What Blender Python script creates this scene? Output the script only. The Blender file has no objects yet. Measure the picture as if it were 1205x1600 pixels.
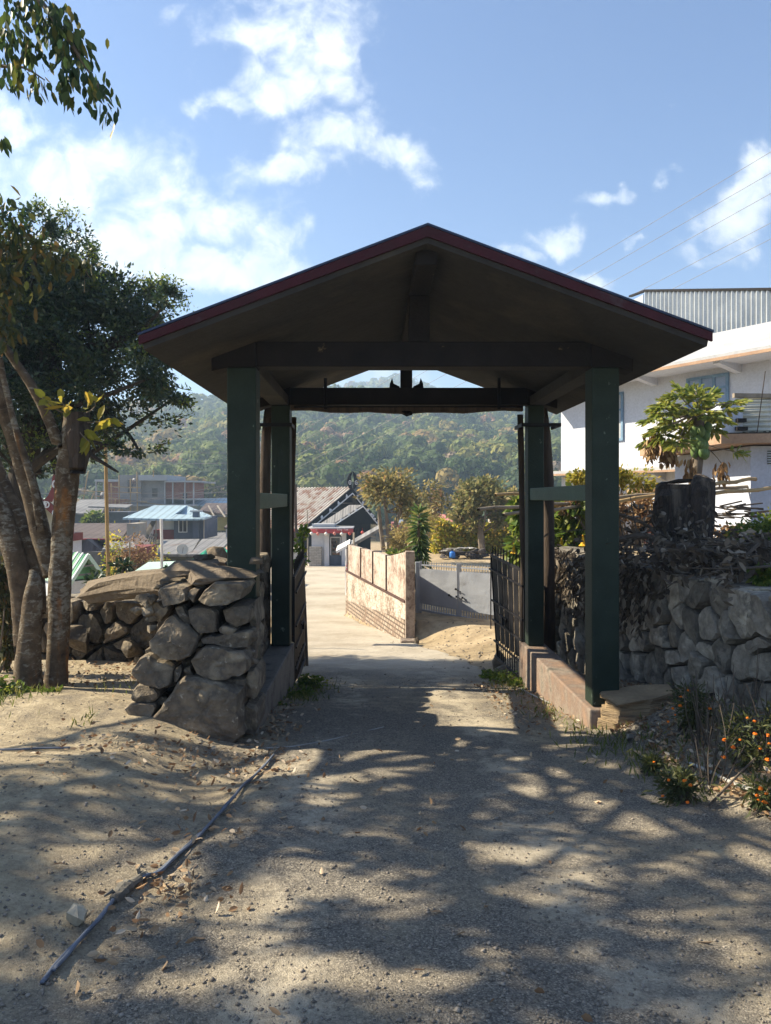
import bpy, bmesh, math, random
import numpy as np
from mathutils import Vector, Matrix, noise

R = math.radians
random.seed(11)
rng = np.random.default_rng(11)
scene = bpy.context.scene
EYE = 1.5
F = 1150.0


def P(px, py, d):
    """Point seen at photo pixel (px, py), d metres ahead of the viewer."""
    return Vector(((px - 582) / F * d, d, EYE + (778 - py) / F * d))


# ------------------------------------------------------------------ camera
cam = bpy.data.cameras.new('camera')
cam.sensor_fit = 'VERTICAL'
cam.sensor_height = 36
cam.sensor_width = 27
cam.lens = F / 1600 * 36
cam.shift_x = 20.5 / 1600
cam.shift_y = -22 / 1600
cam.clip_start = 0.05
cam.clip_end = 4000
cam_o = bpy.data.objects.new('camera', cam)
scene.collection.objects.link(cam_o)
cam_o.location = (0, 0, EYE)
cam_o.rotation_euler = (R(90), 0, 0)
scene.camera = cam_o

# ------------------------------------------------------------------ sun, sky, exposure
SUN_AZ, SUN_EL = -78.0, 37.0          # degrees, azimuth from +Y towards +X
sd = Vector((math.sin(R(SUN_AZ)) * math.cos(R(SUN_EL)), math.cos(R(SUN_AZ)) * math.cos(R(SUN_EL)), math.sin(R(SUN_EL))))
sun = bpy.data.lights.new('sun', 'SUN')
sun.energy = 5.0
sun.angle = R(0.53)
sun.color = (1.0, 0.875, 0.66)
sun_o = bpy.data.objects.new('sun', sun)
scene.collection.objects.link(sun_o)
sun_o.location = sd * 60
sun_o.rotation_euler = sd.to_track_quat('Z', 'Y').to_euler()

vs = scene.view_settings
vs.view_transform = 'Standard'
vs.look = 'None'
vs.exposure = 1.65
vs.gamma = 1.0

world = bpy.data.worlds.new('World')
scene.world = world
world.use_nodes = True
NT = world.node_tree


def nd(nt, typ, **kw):
    n = nt.nodes.new(typ)
    for k, v in kw.items():
        setattr(n, k, v)
    return n


def mth(nt, op, a, b=None, c=None, clamp=False):
    n = nt.nodes.new('ShaderNodeMath')
    n.operation = op
    n.use_clamp = clamp
    for i, q in enumerate((a, b, c)):
        if q is None:
            continue
        if isinstance(q, (int, float)):
            n.inputs[i].default_value = q
        else:
            nt.links.new(q, n.inputs[i])
    return n.outputs[0]


def build_world():
    nt = NT
    nt.nodes.clear()
    L = nt.links.new
    out = nd(nt, 'ShaderNodeOutputWorld')
    bg = nd(nt, 'ShaderNodeBackground')
    bg.inputs[1].default_value = 0.064
    sky = nd(nt, 'ShaderNodeTexSky', sky_type='NISHITA')
    sky.sun_disc = False
    sky.sun_elevation = R(SUN_EL)
    sky.sun_rotation = R(SUN_AZ)
    sky.altitude = 900
    sky.air_density = 1.0
    sky.dust_density = 0.6
    sky.ozone_density = 1.6
    hs = nd(nt, 'ShaderNodeHueSaturation')
    hs.inputs['Saturation'].default_value = 1.22
    hs.inputs['Hue'].default_value = 0.508
    L(sky.outputs[0], hs.inputs['Color'])
    tc = nd(nt, 'ShaderNodeTexCoord')
    sp = nd(nt, 'ShaderNodeSeparateXYZ')
    L(tc.outputs['Generated'], sp.inputs[0])
    x, y, z = sp.outputs
    yy = mth(nt, 'MAXIMUM', mth(nt, 'ABSOLUTE', y), 0.05)
    u = mth(nt, 'DIVIDE', x, yy)
    v = mth(nt, 'DIVIDE', z, yy)
    blobs = [(120, 260, 170, 90, .86), (260, 330, 170, 70, .82), (20, 190, 120, 50, .7), (330, 425, 170, 55, .95),
             (420, 370, 70, 35, .6), (150, 400, 210, 80, .95), (430, 30, 130, 60, .85), (520, 60, 75, 80, .72), (420, 110, 80, 60, .8),
             (365, 150, 75, 26, .62), (520, 205, 95, 70, .78), (450, 265, 95, 42, .75), (630, 235, 65, 42, .82),
             (560, 150, 40, 30, .6), (870, 365, 50, 32, .85), (800, 395, 40, 20, .5), (920, 430, 60, 25, .75), (955, 290, 42, 18, .6),
             (1025, 275, 38, 13, .5), (990, 352, 24, 13, .6), (1160, 350, 70, 55, .95), (1215, 300, 60, 60, .9), (1120, 410, 60, 25, .4),
             (690, 185, 18, 22, .35), (1048, 160, 22, 12, .42), (560, 600, 260, 60, .55), (-200, 300, 220, 160, .9)]
    cv0 = nd(nt, 'ShaderNodeCombineXYZ')
    L(u, cv0.inputs[0])
    L(v, cv0.inputs[1])
    wn = nd(nt, 'ShaderNodeTexNoise')
    wn.inputs['Scale'].default_value = 5.5
    wn.inputs['Detail'].default_value = 9
    wn.inputs['Roughness'].default_value = 0.6
    L(cv0.outputs[0], wn.inputs['Vector'])
    ws = nd(nt, 'ShaderNodeSeparateColor')
    L(wn.outputs['Color'], ws.inputs[0])
    u0, v0 = u, v
    u = mth(nt, 'ADD', u, mth(nt, 'MULTIPLY', mth(nt, 'SUBTRACT', ws.outputs[0], 0.5), 0.20))
    v = mth(nt, 'ADD', v, mth(nt, 'MULTIPLY', mth(nt, 'SUBTRACT', ws.outputs[1], 0.5), 0.20))
    fld = None
    for (cx, cy, rx, ry, s) in blobs:
        du = mth(nt, 'MULTIPLY', mth(nt, 'SUBTRACT', u, (cx - 582) / F), F / rx)
        dv = mth(nt, 'MULTIPLY', mth(nt, 'SUBTRACT', v, (778 - cy) / F), F / ry)
        q = mth(nt, 'ADD', mth(nt, 'MULTIPLY', du, du), mth(nt, 'MULTIPLY', dv, dv))
        e = mth(nt, 'MULTIPLY', mth(nt, 'POWER', 2.718, mth(nt, 'MULTIPLY', q, -0.8)), s)
        fld = e if fld is None else mth(nt, 'MAXIMUM', fld, e)
    front = mth(nt, 'GREATER_THAN', y, 0.0)
    fld = mth(nt, 'ADD', mth(nt, 'MULTIPLY', fld, front), mth(nt, 'MULTIPLY', mth(nt, 'SUBTRACT', 1.0, front), 0.4))
    cv = nd(nt, 'ShaderNodeCombineXYZ')
    L(u0, cv.inputs[0])
    L(v0, cv.inputs[1])
    n1 = nd(nt, 'ShaderNodeTexNoise')
    n1.inputs['Scale'].default_value = 7.0
    n1.inputs['Detail'].default_value = 10
    n1.inputs['Roughness'].default_value = 0.62
    n1.inputs['Distortion'].default_value = 0.35
    L(cv.outputs[0], n1.inputs['Vector'])
    n2 = nd(nt, 'ShaderNodeTexNoise')
    n2.inputs['Scale'].default_value = 22.0
    n2.inputs['Detail'].default_value = 8
    n2.inputs['Roughness'].default_value = 0.6
    n2.inputs['Distortion'].default_value = 0.6
    L(cv.outputs[0], n2.inputs['Vector'])
    a = mth(nt, 'ADD', fld, mth(nt, 'MULTIPLY', mth(nt, 'SUBTRACT', n1.outputs[0], 0.5), 1.35))
    a = mth(nt, 'ADD', a, mth(nt, 'MULTIPLY', mth(nt, 'SUBTRACT', n2.outputs[0], 0.5), 0.55))
    mr = nd(nt, 'ShaderNodeMapRange', interpolation_type='SMOOTHSTEP')
    mr.inputs[1].default_value = 0.30
    mr.inputs[2].default_value = 0.88
    mr.inputs[3].default_value = 0.0
    mr.inputs[4].default_value = 0.95
    L(a, mr.inputs[0])
    # thin cloud gets a bluish tone, thick cloud nearly white
    mx = nd(nt, 'ShaderNodeMix', data_type='RGBA')
    L(mr.outputs[0], mx.inputs[0])
    L(hs.outputs[0], mx.inputs[6])
    cc = nd(nt, 'ShaderNodeValToRGB')
    cc.color_ramp.elements[0].position = .32
    cc.color_ramp.elements[0].color = (4.4, 5.0, 5.8, 1)
    cc.color_ramp.elements[1].position = .60
    cc.color_ramp.elements[1].color = (6.6, 6.8, 6.9, 1)
    L(n2.outputs[0], cc.inputs[0])
    L(cc.outputs[0], mx.inputs[7])
    L(mx.outputs[2], bg.inputs[0])
    L(bg.outputs[0], out.inputs[0])
    return hs


build_world()

# ------------------------------------------------------------------ material helpers
def _lnk(nt, q, inp):
    if isinstance(q, (tuple, list)):
        inp.default_value = (*q, 1) if len(q) == 3 else q
    elif isinstance(q, (int, float)):
        inp.default_value = q
    else:
        nt.links.new(q, inp)


def mixc(nt, f, a, b, mode='MIX'):
    n = nt.nodes.new('ShaderNodeMix')
    n.data_type = 'RGBA'
    n.blend_type = mode
    _lnk(nt, f, n.inputs[0])
    _lnk(nt, a, n.inputs[6])
    _lnk(nt, b, n.inputs[7])
    return n.outputs[2]


def noi(nt, vec, scale, detail=6, rough=.55, dist=0):
    n = nt.nodes.new('ShaderNodeTexNoise')
    n.inputs['Scale'].default_value = scale
    n.inputs['Detail'].default_value = detail
    n.inputs['Roughness'].default_value = rough
    n.inputs['Distortion'].default_value = dist
    if vec is not None:
        nt.links.new(vec, n.inputs['Vector'])
    return n.outputs[0]


def rmp(nt, fac, stops, interp='LINEAR'):
    n = nt.nodes.new('ShaderNodeValToRGB')
    n.color_ramp.interpolation = interp
    el = n.color_ramp.elements
    while len(el) < len(stops):
        el.new(0.5)
    for e, (p, c) in zip(el, stops):
        e.position = p
        e.color = (*c, 1) if len(c) == 3 else c
    _lnk(nt, fac, n.inputs[0])
    return n.outputs[0]


def step(nt, fac, a, b):
    n = nt.nodes.new('ShaderNodeMapRange')
    n.interpolation_type = 'SMOOTHSTEP'
    n.inputs[1].default_value = a
    n.inputs[2].default_value = b
    _lnk(nt, fac, n.inputs[0])
    return n.outputs[0]


MATS = {}


def newmat(name):
    m = bpy.data.materials.new(name)
    m.use_nodes = True
    nt = m.node_tree
    b = nt.nodes['Principled BSDF']
    return m, nt, b, nt.nodes['Material Output']


def bump(nt, b, h, strength, dist=0.02):
    n = nt.nodes.new('ShaderNodeBump')
    n.inputs['Strength'].default_value = strength
    n.inputs['Distance'].default_value = dist
    nt.links.new(h, n.inputs['Height'])
    nt.links.new(n.outputs[0], b.inputs['Normal'])


def mat(name, c1, c2=None, c3=None, scale=4, rough=.85, bmp=.3, bscale=30, spec=.25, metal=0, island=0, stretch=None, bdist=.02,
        dirt=None, dirt_scale=1.5, dirt_at=(.52, .7), lo=.35, hi=.65, wave=None):
    """Two or three tones of noise, optional dirt patches, random tone per piece, bump."""
    m, nt, b, _ = newmat(name)
    tc = nt.nodes.new('ShaderNodeTexCoord')
    vec = tc.outputs['Object']
    if stretch:
        mp = nt.nodes.new('ShaderNodeMapping')
        mp.inputs['Scale'].default_value = stretch
        nt.links.new(vec, mp.inputs[0])
        vec = mp.outputs[0]
    c2 = c2 or tuple(q * .75 for q in c1)
    n1 = noi(nt, vec, scale)
    st = [(lo, c1), (hi, c2)] if c3 is None else [(lo, c1), ((lo + hi) / 2, c2), (hi, c3)]
    col = rmp(nt, n1, st)
    n2 = noi(nt, vec, bscale, 8, .6)
    col = mixc(nt, .35, col, rmp(nt, n2, [(.3, (.45, .45, .45)), (.7, (1, 1, 1))]), 'MULTIPLY')
    if dirt:
        f = step(nt, noi(nt, vec, dirt_scale, 9, .65), *dirt_at)
        col = mixc(nt, f, col, dirt)
    if island:
        g = nt.nodes.new('ShaderNodeNewGeometry')
        v = mth(nt, 'ADD', mth(nt, 'MULTIPLY', g.outputs['Random Per Island'], 2 * island), 1 - island)
        hv = nt.nodes.new('ShaderNodeHueSaturation')
        nt.links.new(v, hv.inputs['Value'])
        nt.links.new(col, hv.inputs['Color'])
        col = hv.outputs[0]
    if wave:
        w0 = nt.nodes.new('ShaderNodeTexWave')
        w0.bands_direction = wave[0]
        w0.inputs['Scale'].default_value = wave[1] * 2 * math.pi / 20 * .35
        w0.inputs['Distortion'].default_value = .4
        nt.links.new(tc.outputs['Object'], w0.inputs[0])
        col = mixc(nt, .55, col, rmp(nt, w0.outputs[1], [(.05, (.45, .45, .45)), (.35, (1, 1, 1))]), 'MULTIPLY')  # rib shade put into the colour as dark bands
    nt.links.new(col, b.inputs['Base Color'])
    b.inputs['Roughness'].default_value = rough
    b.inputs['Metallic'].default_value = metal
    b.inputs['Specular IOR Level'].default_value = spec
    if wave:                              # (axis, ribs per metre, strength): corrugated sheet
        w = nt.nodes.new('ShaderNodeTexWave')
        w.bands_direction = wave[0]
        w.inputs['Scale'].default_value = wave[1] * 2 * math.pi / 20
        nt.links.new(tc.outputs['Object'], w.inputs[0])
        bump(nt, b, w.outputs[1], wave[2], .03)
    elif bmp:
        bump(nt, b, n2, bmp, bdist)
    MATS[name] = m
    return m


def leafmat(name, stops, trans=.35, rough=.55, spec=.3):
    """Leaf tone picked at random per leaf, part of the light passing through."""
    m, nt, b, out = newmat(name)
    g = nt.nodes.new('ShaderNodeNewGeometry')
    col = rmp(nt, g.outputs['Random Per Island'], stops)
    nt.links.new(col, b.inputs['Base Color'])
    b.inputs['Roughness'].default_value = rough
    b.inputs['Specular IOR Level'].default_value = spec
    t = nt.nodes.new('ShaderNodeBsdfTranslucent')
    hv = nt.nodes.new('ShaderNodeHueSaturation')
    hv.inputs['Value'].default_value = 1.6
    hv.inputs['Hue'].default_value = .485
    nt.links.new(col, hv.inputs['Color'])
    nt.links.new(hv.outputs[0], t.inputs[0])
    mx = nt.nodes.new('ShaderNodeMixShader')
    mx.inputs[0].default_value = trans
    nt.links.new(b.outputs[0], mx.inputs[1])
    nt.links.new(t.outputs[0], mx.inputs[2])
    nt.links.new(mx.outputs[0], out.inputs[0])
    MATS[name] = m
    return m


# ------------------------------------------------------------------ object helpers
def link(o):
    scene.collection.objects.link(o)
    return o


def tag(o, label=None, cat=None, group=None, kind=None):
    if label:
        o['label'] = label
    if cat:
        o['category'] = cat
    if group:
        o['group'] = group
    if kind:
        o['kind'] = kind
    return o


def thing(name, label, cat, loc, group=None):
    o = bpy.data.objects.new(name, None)
    o.empty_display_size = .2
    link(o)
    o.location = loc
    return tag(o, label, cat, group)


def attach(o, parent):
    """Parent a mesh whose vertices are in world coordinates under an unrotated thing or part."""
    if parent is not None:
        o.parent = parent
        w = Vector((0, 0, 0))
        q = parent
        while q is not None:
            w += q.location
            q = q.parent
        o.location = -w
    return o


def copy_tree(o, parent=None):
    c = o.copy()
    link(c)
    if parent is not None:
        c.parent = parent
    for ch in list(o.children):
        copy_tree(ch, c)
    return c


Z = Vector((0, 0, 1))


def frame(d):
    d = d.normalized()
    up = Z if abs(d.z) < .95 else Vector((0, 1, 0))
    s = d.cross(up).normalized()
    return d, s, s.cross(d).normalized()


class MB:
    def __init__(s):
        s.v = []
        s.f = []

    def add(s, vs, fs):
        o = len(s.v)
        s.v += [tuple(q) for q in vs]
        s.f += [tuple(i + o for i in q) for q in fs]
        return s

    def obox(s, c, ax, ay, az):
        c = Vector(c)
        vs = [c + ax * i + ay * j + az * k for i in (-1, 1) for j in (-1, 1) for k in (-1, 1)]
        return s.add(vs, [(0, 1, 3, 2), (4, 6, 7, 5), (0, 4, 5, 1), (2, 3, 7, 6), (0, 2, 6, 4), (1, 5, 7, 3)])

    def box(s, x0, x1, y0, y1, z0, z1):
        return s.obox(((x0 + x1) / 2, (y0 + y1) / 2, (z0 + z1) / 2), Vector(((x1 - x0) / 2, 0, 0)), Vector((0, (y1 - y0) / 2, 0)), Vector((0, 0, (z1 - z0) / 2)))

    def beam(s, p0, p1, w, h):
        p0, p1 = Vector(p0), Vector(p1)
        d, a, b = frame(p1 - p0)
        return s.obox((p0 + p1) / 2, (p1 - p0) / 2, a * (w / 2), b * (h / 2))

    def tube(s, pts, rad, n=8, wob=0, seed=0):
        pts = [Vector(p) for p in pts]
        if isinstance(rad, (int, float)):
            rad = [rad] * len(pts)
        rr = random.Random(seed)
        o = len(s.v)
        prev = None
        for i, p in enumerate(pts):
            t = (pts[min(i + 1, len(pts) - 1)] - pts[max(i - 1, 0)]).normalized()
            if prev is None:
                _, a, b = frame(t)
            else:
                a = (prev - t * prev.dot(t)).normalized()
                b = t.cross(a)
            prev = a
            for k in range(n):
                an = 2 * math.pi * k / n
                r = rad[i] * (1 + wob * (rr.random() - .5))
                s.v.append(tuple(p + (a * math.cos(an) + b * math.sin(an)) * r))
        for i in range(len(pts) - 1):
            for k in range(n):
                k2 = (k + 1) % n
                s.f.append((o + i * n + k, o + i * n + k2, o + (i + 1) * n + k2, o + (i + 1) * n + k))
        s.f.append(tuple(o + k for k in range(n - 1, -1, -1)))
        s.f.append(tuple(o + (len(pts) - 1) * n + k for k in range(n)))
        return s

    def prism(s, pts, off):
        off = Vector(off)
        n = len(pts)
        a = [Vector(p) for p in pts]
        fs = [tuple(range(n)), tuple(range(2 * n - 1, n - 1, -1))]
        fs += [(i, n + i, n + (i + 1) % n, (i + 1) % n) for i in range(n)]
        return s.add(a + [p + off for p in a], fs)

    def quad(s, a, b, c, d, off):
        return s.prism([a, b, c, d], off)

    def rock(s, c, dims, seed, n=18, sub=1, rot=None, amp=.05, boxy=.45):
        rr = random.Random(seed)
        bm = bmesh.new()
        for _ in range(n):
            d = Vector((rr.gauss(0, 1), rr.gauss(0, 1), rr.gauss(0, 1)))
            m = max(abs(q) for q in d)
            d = (d.normalized() * (1 - boxy) + d / m * boxy) * (.85 + .15 * rr.random())
            bm.verts.new(d)
        r = bmesh.ops.convex_hull(bm, input=bm.verts)
        bmesh.ops.delete(bm, geom=[g for g in r['geom_interior'] if isinstance(g, bmesh.types.BMVert)], context='VERTS')
        if sub:
            bmesh.ops.bevel(bm, geom=list(bm.edges), offset=.05, segments=1, affect='EDGES', clamp_overlap=True)
            bmesh.ops.triangulate(bm, faces=bm.faces)
            bmesh.ops.subdivide_edges(bm, edges=bm.edges, cuts=sub)
        bm.verts.index_update()
        M = rot or Matrix.Rotation(rr.random() * 6.28, 3, 'Z')
        vs = []
        for v in bm.verts:
            q = v.co + v.co.normalized() * (noise.noise(v.co * 2.3 + Vector((seed * 3.7, 0, 0))) * amp * 2)
            q = M @ Vector((q.x * dims[0], q.y * dims[1], q.z * dims[2]))
            vs.append(q + Vector(c))
        s.add(vs, [[v.index for v in f.verts] for f in bm.faces])
        bm.free()
        return s

    def stone(s, pts, org, u, v, n, depth=.3, bulge=.06, seed=0, jit=.012):
        """Stone whose outline (2-D pts in the frame org,u,v) is broken up, front domed along n, body running back by depth."""
        rr = random.Random(seed)
        out = []
        m = len(pts)
        for i in range(m):
            a, b = Vector(pts[i]), Vector(pts[(i + 1) % m])
            k = max(2, int((b - a).length / .05))
            for j in range(k):
                out.append(a.lerp(b, j / k))
        for _ in range(1):
            out = [(out[i - 1] + out[i] * 4 + out[(i + 1) % len(out)]) / 6 for i in range(len(out))]
        out = [p + Vector((rr.gauss(0, jit * .5), rr.gauss(0, jit * .5))) for p in out]
        c = sum(out, Vector((0, 0))) / len(out)
        tx, ty = rr.uniform(-.25, .25), rr.uniform(-.25, .25)
        rings = [(1.0, -depth), (1.0, -.015), (.975, bulge * .45), (.93, bulge), (.83, bulge), (.7, bulge), (.54, bulge), (.36, bulge), (.18, bulge)]
        R_ = max((p - c).length for p in out)
        planes = []
        for _ in range(rr.randint(3, 5)):
            an = rr.random() * 6.283
            planes.append((bulge * rr.uniform(.75, 1.25), math.cos(an), math.sin(an), rr.uniform(.25, 1.1) * bulge / R_))

        def face(q):
            x, y = q.x - c.x, q.y - c.y
            return min(h - (x * ca + y * sa) * k for h, ca, sa, k in planes)
        o = len(s.v)
        N = len(out)
        for (sc, dz) in rings:
            for p in out:
                q = c + (p - c) * sc
                w = org + u * q.x + v * q.y
                e = dz
                if dz > 0:
                    e = face(q) * (dz / bulge)
                    e += (noise.noise(Vector((q.x * 9, q.y * 9, seed * 1.3))) * .22 + noise.noise(Vector((q.x * 27, q.y * 27, seed))) * .12) * bulge * (dz / bulge)
                s.v.append(tuple(w + n * e))
        cw = org + u * c.x + v * c.y + n * face(c)
        s.v.append(tuple(cw))
        for i in range(len(rings) - 1):
            for k in range(N):
                k2 = (k + 1) % N
                s.f.append((o + i * N + k, o + i * N + k2, o + (i + 1) * N + k2, o + (i + 1) * N + k))
        l = o + (len(rings) - 1) * N
        for k in range(N):
            s.f.append((l + k, l + (k + 1) % N, o + len(rings) * N))
        s.f.append(tuple(o + k for k in range(N - 1, -1, -1)))
        return s

    def build(s, name, m, parent=None, bevel=0, smooth=False, label=None):
        me = bpy.data.meshes.new(name)
        me.from_pydata(s.v, [], s.f)
        me.materials.append(m)
        bm = bmesh.new()
        bm.from_mesh(me)
        bmesh.ops.recalc_face_normals(bm, faces=bm.faces)
        bm.to_mesh(me)
        bm.free()
        if smooth:
            me.polygons.foreach_set('use_smooth', [True] * len(me.polygons))
        o = link(bpy.data.objects.new(name, me))
        if bevel:
            bv = o.modifiers.new('bevel', 'BEVEL')
            bv.width = bevel
            bv.segments = 2
            bv.limit_method = 'ANGLE'
        if label:
            o['label'] = label
        return attach(o, parent)


def npmesh(name, V, F_, m, parent=None, k=None, smooth=False, attr=None):
    """V (n,3) float array, F_ (m,k) int array."""
    me = bpy.data.meshes.new(name)
    k = F_.shape[1]
    me.vertices.add(len(V))
    me.vertices.foreach_set('co', np.ascontiguousarray(V, dtype=np.float32).ravel())
    me.loops.add(F_.size)
    me.loops.foreach_set('vertex_index', np.ascontiguousarray(F_, dtype=np.int32).ravel())
    me.polygons.add(len(F_))
    me.polygons.foreach_set('loop_start', np.arange(0, F_.size, k, dtype=np.int32))
    if smooth:
        me.polygons.foreach_set('use_smooth', np.ones(len(F_), dtype=bool))
    me.materials.append(m)
    if attr is not None:
        for an, av in attr.items():
            at = me.attributes.new(an, 'FLOAT', 'POINT')
            at.data.foreach_set('value', np.ascontiguousarray(av, dtype=np.float32))
    me.update(calc_edges=True)
    me.validate()
    return attach(link(bpy.data.objects.new(name, me)), parent)


def unit(a):
    return a / np.maximum(np.linalg.norm(a, axis=1, keepdims=True), 1e-9)


def leaves(name, pos, d, length, width, m, parent=None, fold=.3, broad=False, droop=.0):
    """One small folded leaf per row of pos, pointing along d."""
    n = len(pos)
    pos = np.asarray(pos, float)
    d = unit(np.asarray(d, float))
    r = unit(rng.normal(size=(n, 3)))
    s = unit(np.cross(d, r))
    nn = np.cross(s, d)
    L = (np.ones(n) * length * rng.uniform(.65, 1.25, n))[:, None]
    W = (np.ones(n) * width * rng.uniform(.75, 1.2, n))[:, None]
    dr = np.array([0, 0, -1.0]) * L * droop
    if not broad:
        V = np.stack([pos, pos + d * L * .45 + s * W / 2 + nn * W * fold / 2, pos + d * L + dr, pos + d * L * .45 - s * W / 2 + nn * W * fold / 2], 1).reshape(-1, 3)
        b = np.arange(n)[:, None] * 4
        Fa = np.concatenate([b + np.array([[0, 1, 2]]), b + np.array([[0, 2, 3]])], 0)
    else:
        V = np.stack([pos, pos + d * L * .28 + s * W * .42 + nn * W * fold * .4, pos + d * L * .65 + s * W * .45 + nn * W * fold * .5 + dr * .4, pos + d * L + dr,
                      pos + d * L * .65 - s * W * .45 + nn * W * fold * .5 + dr * .4, pos + d * L * .28 - s * W * .42 + nn * W * fold * .4], 1).reshape(-1, 3)
        b = np.arange(n)[:, None] * 6
        Fa = np.concatenate([b + np.array([[0, 1, 2, 3]]), b + np.array([[0, 3, 4, 5]])], 0)
    return npmesh(name, V, Fa, m, parent)


def clumps(ells, per, lv, sig, shell=.75):
    """Leaf positions gathered in clumps that sit near the skin of the given ellipsoids. ells: (centre, radii, weight)."""
    pos, d = [], []
    for (c, r, w) in ells:
        c = np.array(c, float)
        r = np.array(r if hasattr(r, '__len__') else (r, r, r), float)
        k = max(3, int(per * w))
        dirs = unit(rng.normal(size=(k, 3)))
        rad = (shell + (1 - shell) * rng.random(k))[:, None] * np.where(rng.random(k) < .25, .6, 1.0)[:, None]
        cc = c + dirs * r * rad
        for q, dd in zip(cc, dirs):
            n = int(lv * rng.uniform(.5, 1.5))
            off = rng.normal(size=(n, 3)) * r * sig * rng.uniform(.6, 1.3)
            pos.append(q + off)
            d.append(off / (np.linalg.norm(r) * sig) + dd * .5 + rng.normal(size=(n, 3)) * .6)
    return np.concatenate(pos), np.concatenate(d)


# ------------------------------------------------------------------ terrain
def vn(x, y, seed=0):
    xi, yi = np.floor(x).astype(np.int64), np.floor(y).astype(np.int64)
    fx, fy = x - xi, y - yi
    fx, fy = fx * fx * (3 - 2 * fx), fy * fy * (3 - 2 * fy)

    def h(a, b):
        q = (a * 374761393 + b * 668265263 + seed * 982451653) & 0xffffffff
        q = ((q ^ (q >> 13)) * 1274126177) & 0xffffffff
        return ((q ^ (q >> 16)) & 0xffff) / 65535.0
    return (h(xi, yi) * (1 - fx) + h(xi + 1, yi) * fx) * (1 - fy) + (h(xi, yi + 1) * (1 - fx) + h(xi + 1, yi + 1) * fx) * fy


def fbm(x, y, sc, octv=4, seed=0):
    t, a, s = 0, .5, 0
    for i in range(octv):
        t = t + a * vn(x * sc + 17.3 * i, y * sc + 9.1 * i, seed + i)
        s += a
        a *= .5
        sc *= 2.03
    return t / s - .5


def ss(a, b, x):
    t = np.clip((x - a) / (b - a), 0, 1)
    return t * t * (3 - 2 * t)


I = np.interp


def road_h(y):
    return I(y, [-60, -20, 0, 6.7, 9.45, 17, 24, 60, 120, 300], [.3, .9, 1.5, 2.11, 2.44, 3.31, 3.84, 5.2, 6.2, 7])


def road_l(y):
    return I(y, [-60, 0, 4, 6, 9.5, 12, 17, 24, 35, 60, 100], [-.8, -.8, -.9, -.95, -1.1, -1.4, -2.0, -3.4, -6, -11, -16])


def road_r(y):
    return I(y, [-60, -5, 3.9, 6.2, 10, 13, 17, 24, 30, 40, 60, 100], [2.3, 2.2, 2.1, 1.93, 1.95, 1.6, .8, -.88, -.9, -1.0, -1.6, -3])


def wall_x(y):
    return I(y, [3, 5, 8.8, 11.5, 16, 18], [3.4, 3.25, 2.85, 2.75, 3.2, 3.5])


def H(x, y):
    x = np.asarray(x, float)
    y = np.asarray(y, float)
    r = road_h(y)
    hl = I(y, [-60, -20, 0, 3, 6, 9, 10.2, 14, 20, 40, 120, 300], [.3, .9, 1.45, 1.6, 1.86, 2.0, 2.25, 4.6, 6.3, 7, 7, 7])
    xl = road_l(y)
    w = I(y, [0, 6, 9, 12, 24, 60], [1.6, 1.0, .5, 1.0, 3, 6])
    t = ss(0, 1, (xl - x) / w)
    h = r * (1 - t) + hl * t
    h = h - .13 * np.exp(-((x + 2.75) / .9) ** 2 - ((y - 6.6) / .7) ** 2) - .06 * np.exp(-((x + 2.2) / 1.1) ** 2 - ((y - 4.6) / .6) ** 2)
    hr = I(y, [-60, -20, 0, 4, 5.6, 7, 9.5, 12, 15, 18.5, 24, 40, 60, 120, 300], [.2, .7, 1.35, 1.55, 1.66, 1.85, 2.3, 2.62, 2.80, 2.89, 2.9, 2.9, 4.5, 7, 7])
    xr = road_r(y)
    w = I(y, [0, 6, 10, 12, 14, 16.6, 17, 24, 30], [.5, 1.0, .6, 1.4, 2.0, 1.2, .25, .25, 2])
    t = ss(0, 1, (x - xr) / w)
    h = h * (1 - t) + hr * t
    xt = wall_x(y) + .25
    t = ss(0, 1, (x - xt) / .3) * (1 - ss(16.5, 20, y))
    h = h * (1 - t) + (.9 + .0 * x) * t
    nearm = 1 - ss(10, 30, y)
    h = h + nearm * (fbm(x, y, .9, 4, 3) * (.09 - .05 * ss(10, 13, y)) + fbm(x, y, 4.5, 3, 5) * .035)
    h = h + ss(25, 40, y) * fbm(x, y, .1, 3, 9) * .25 * ss(0, 3, xl - x)
    z = EYE - h
    # hills
    u = x / np.maximum(y, 1)
    e1 = I(u, [-1.5, -.6, -.4, -.25, -.1, -.03, .05, .15, .3, .6, 1.5], [.08, .09, .09, .100, .112, .113, .106, .101, .098, .095, .09])
    zc = EYE + e1 * 430
    s = np.clip((y - 115) / 315, 0, 1)
    zh = -5.5 + (zc + 5.5) * s ** 1.05 - np.maximum(y - 430, 0) * .25
    zh = zh + fbm(x, y, .012, 4, 21) * 26 * s * (1 - .5 * ss(380, 430, y))
    e2 = I(u, [-1.5, -.3, -.12, -.04, .03, .08, .16, .3, 1.5], [.08, .085, .10, .128, .142, .132, .12, .1, .08])
    zf = (EYE + e2 * 850) * np.exp(-((y - 850) / 230.0) ** 2) + fbm(x, y, .01, 4, 33) * 14
    t = ss(115, 145, y)
    z = z * (1 - t) + zh * t
    return np.where(y > 480, np.maximum(z, zf), z)


def Hz(x, y):
    return float(H(np.array([x]), np.array([y]))[0])


def axis(lo, hi, n0, n1, fine, grow):
    a = list(np.arange(n0, n1, fine))
    s, q = fine, a[-1]
    up = []
    while q < hi:
        s = min(s * grow, 14)
        q += s
        up.append(min(q, hi))
    s, q = fine, n0
    dn = []
    while q > lo:
        s = min(s * grow, 14)
        q -= s
        dn.append(max(q, lo))
    return np.array(dn[::-1] + a + up)

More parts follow.
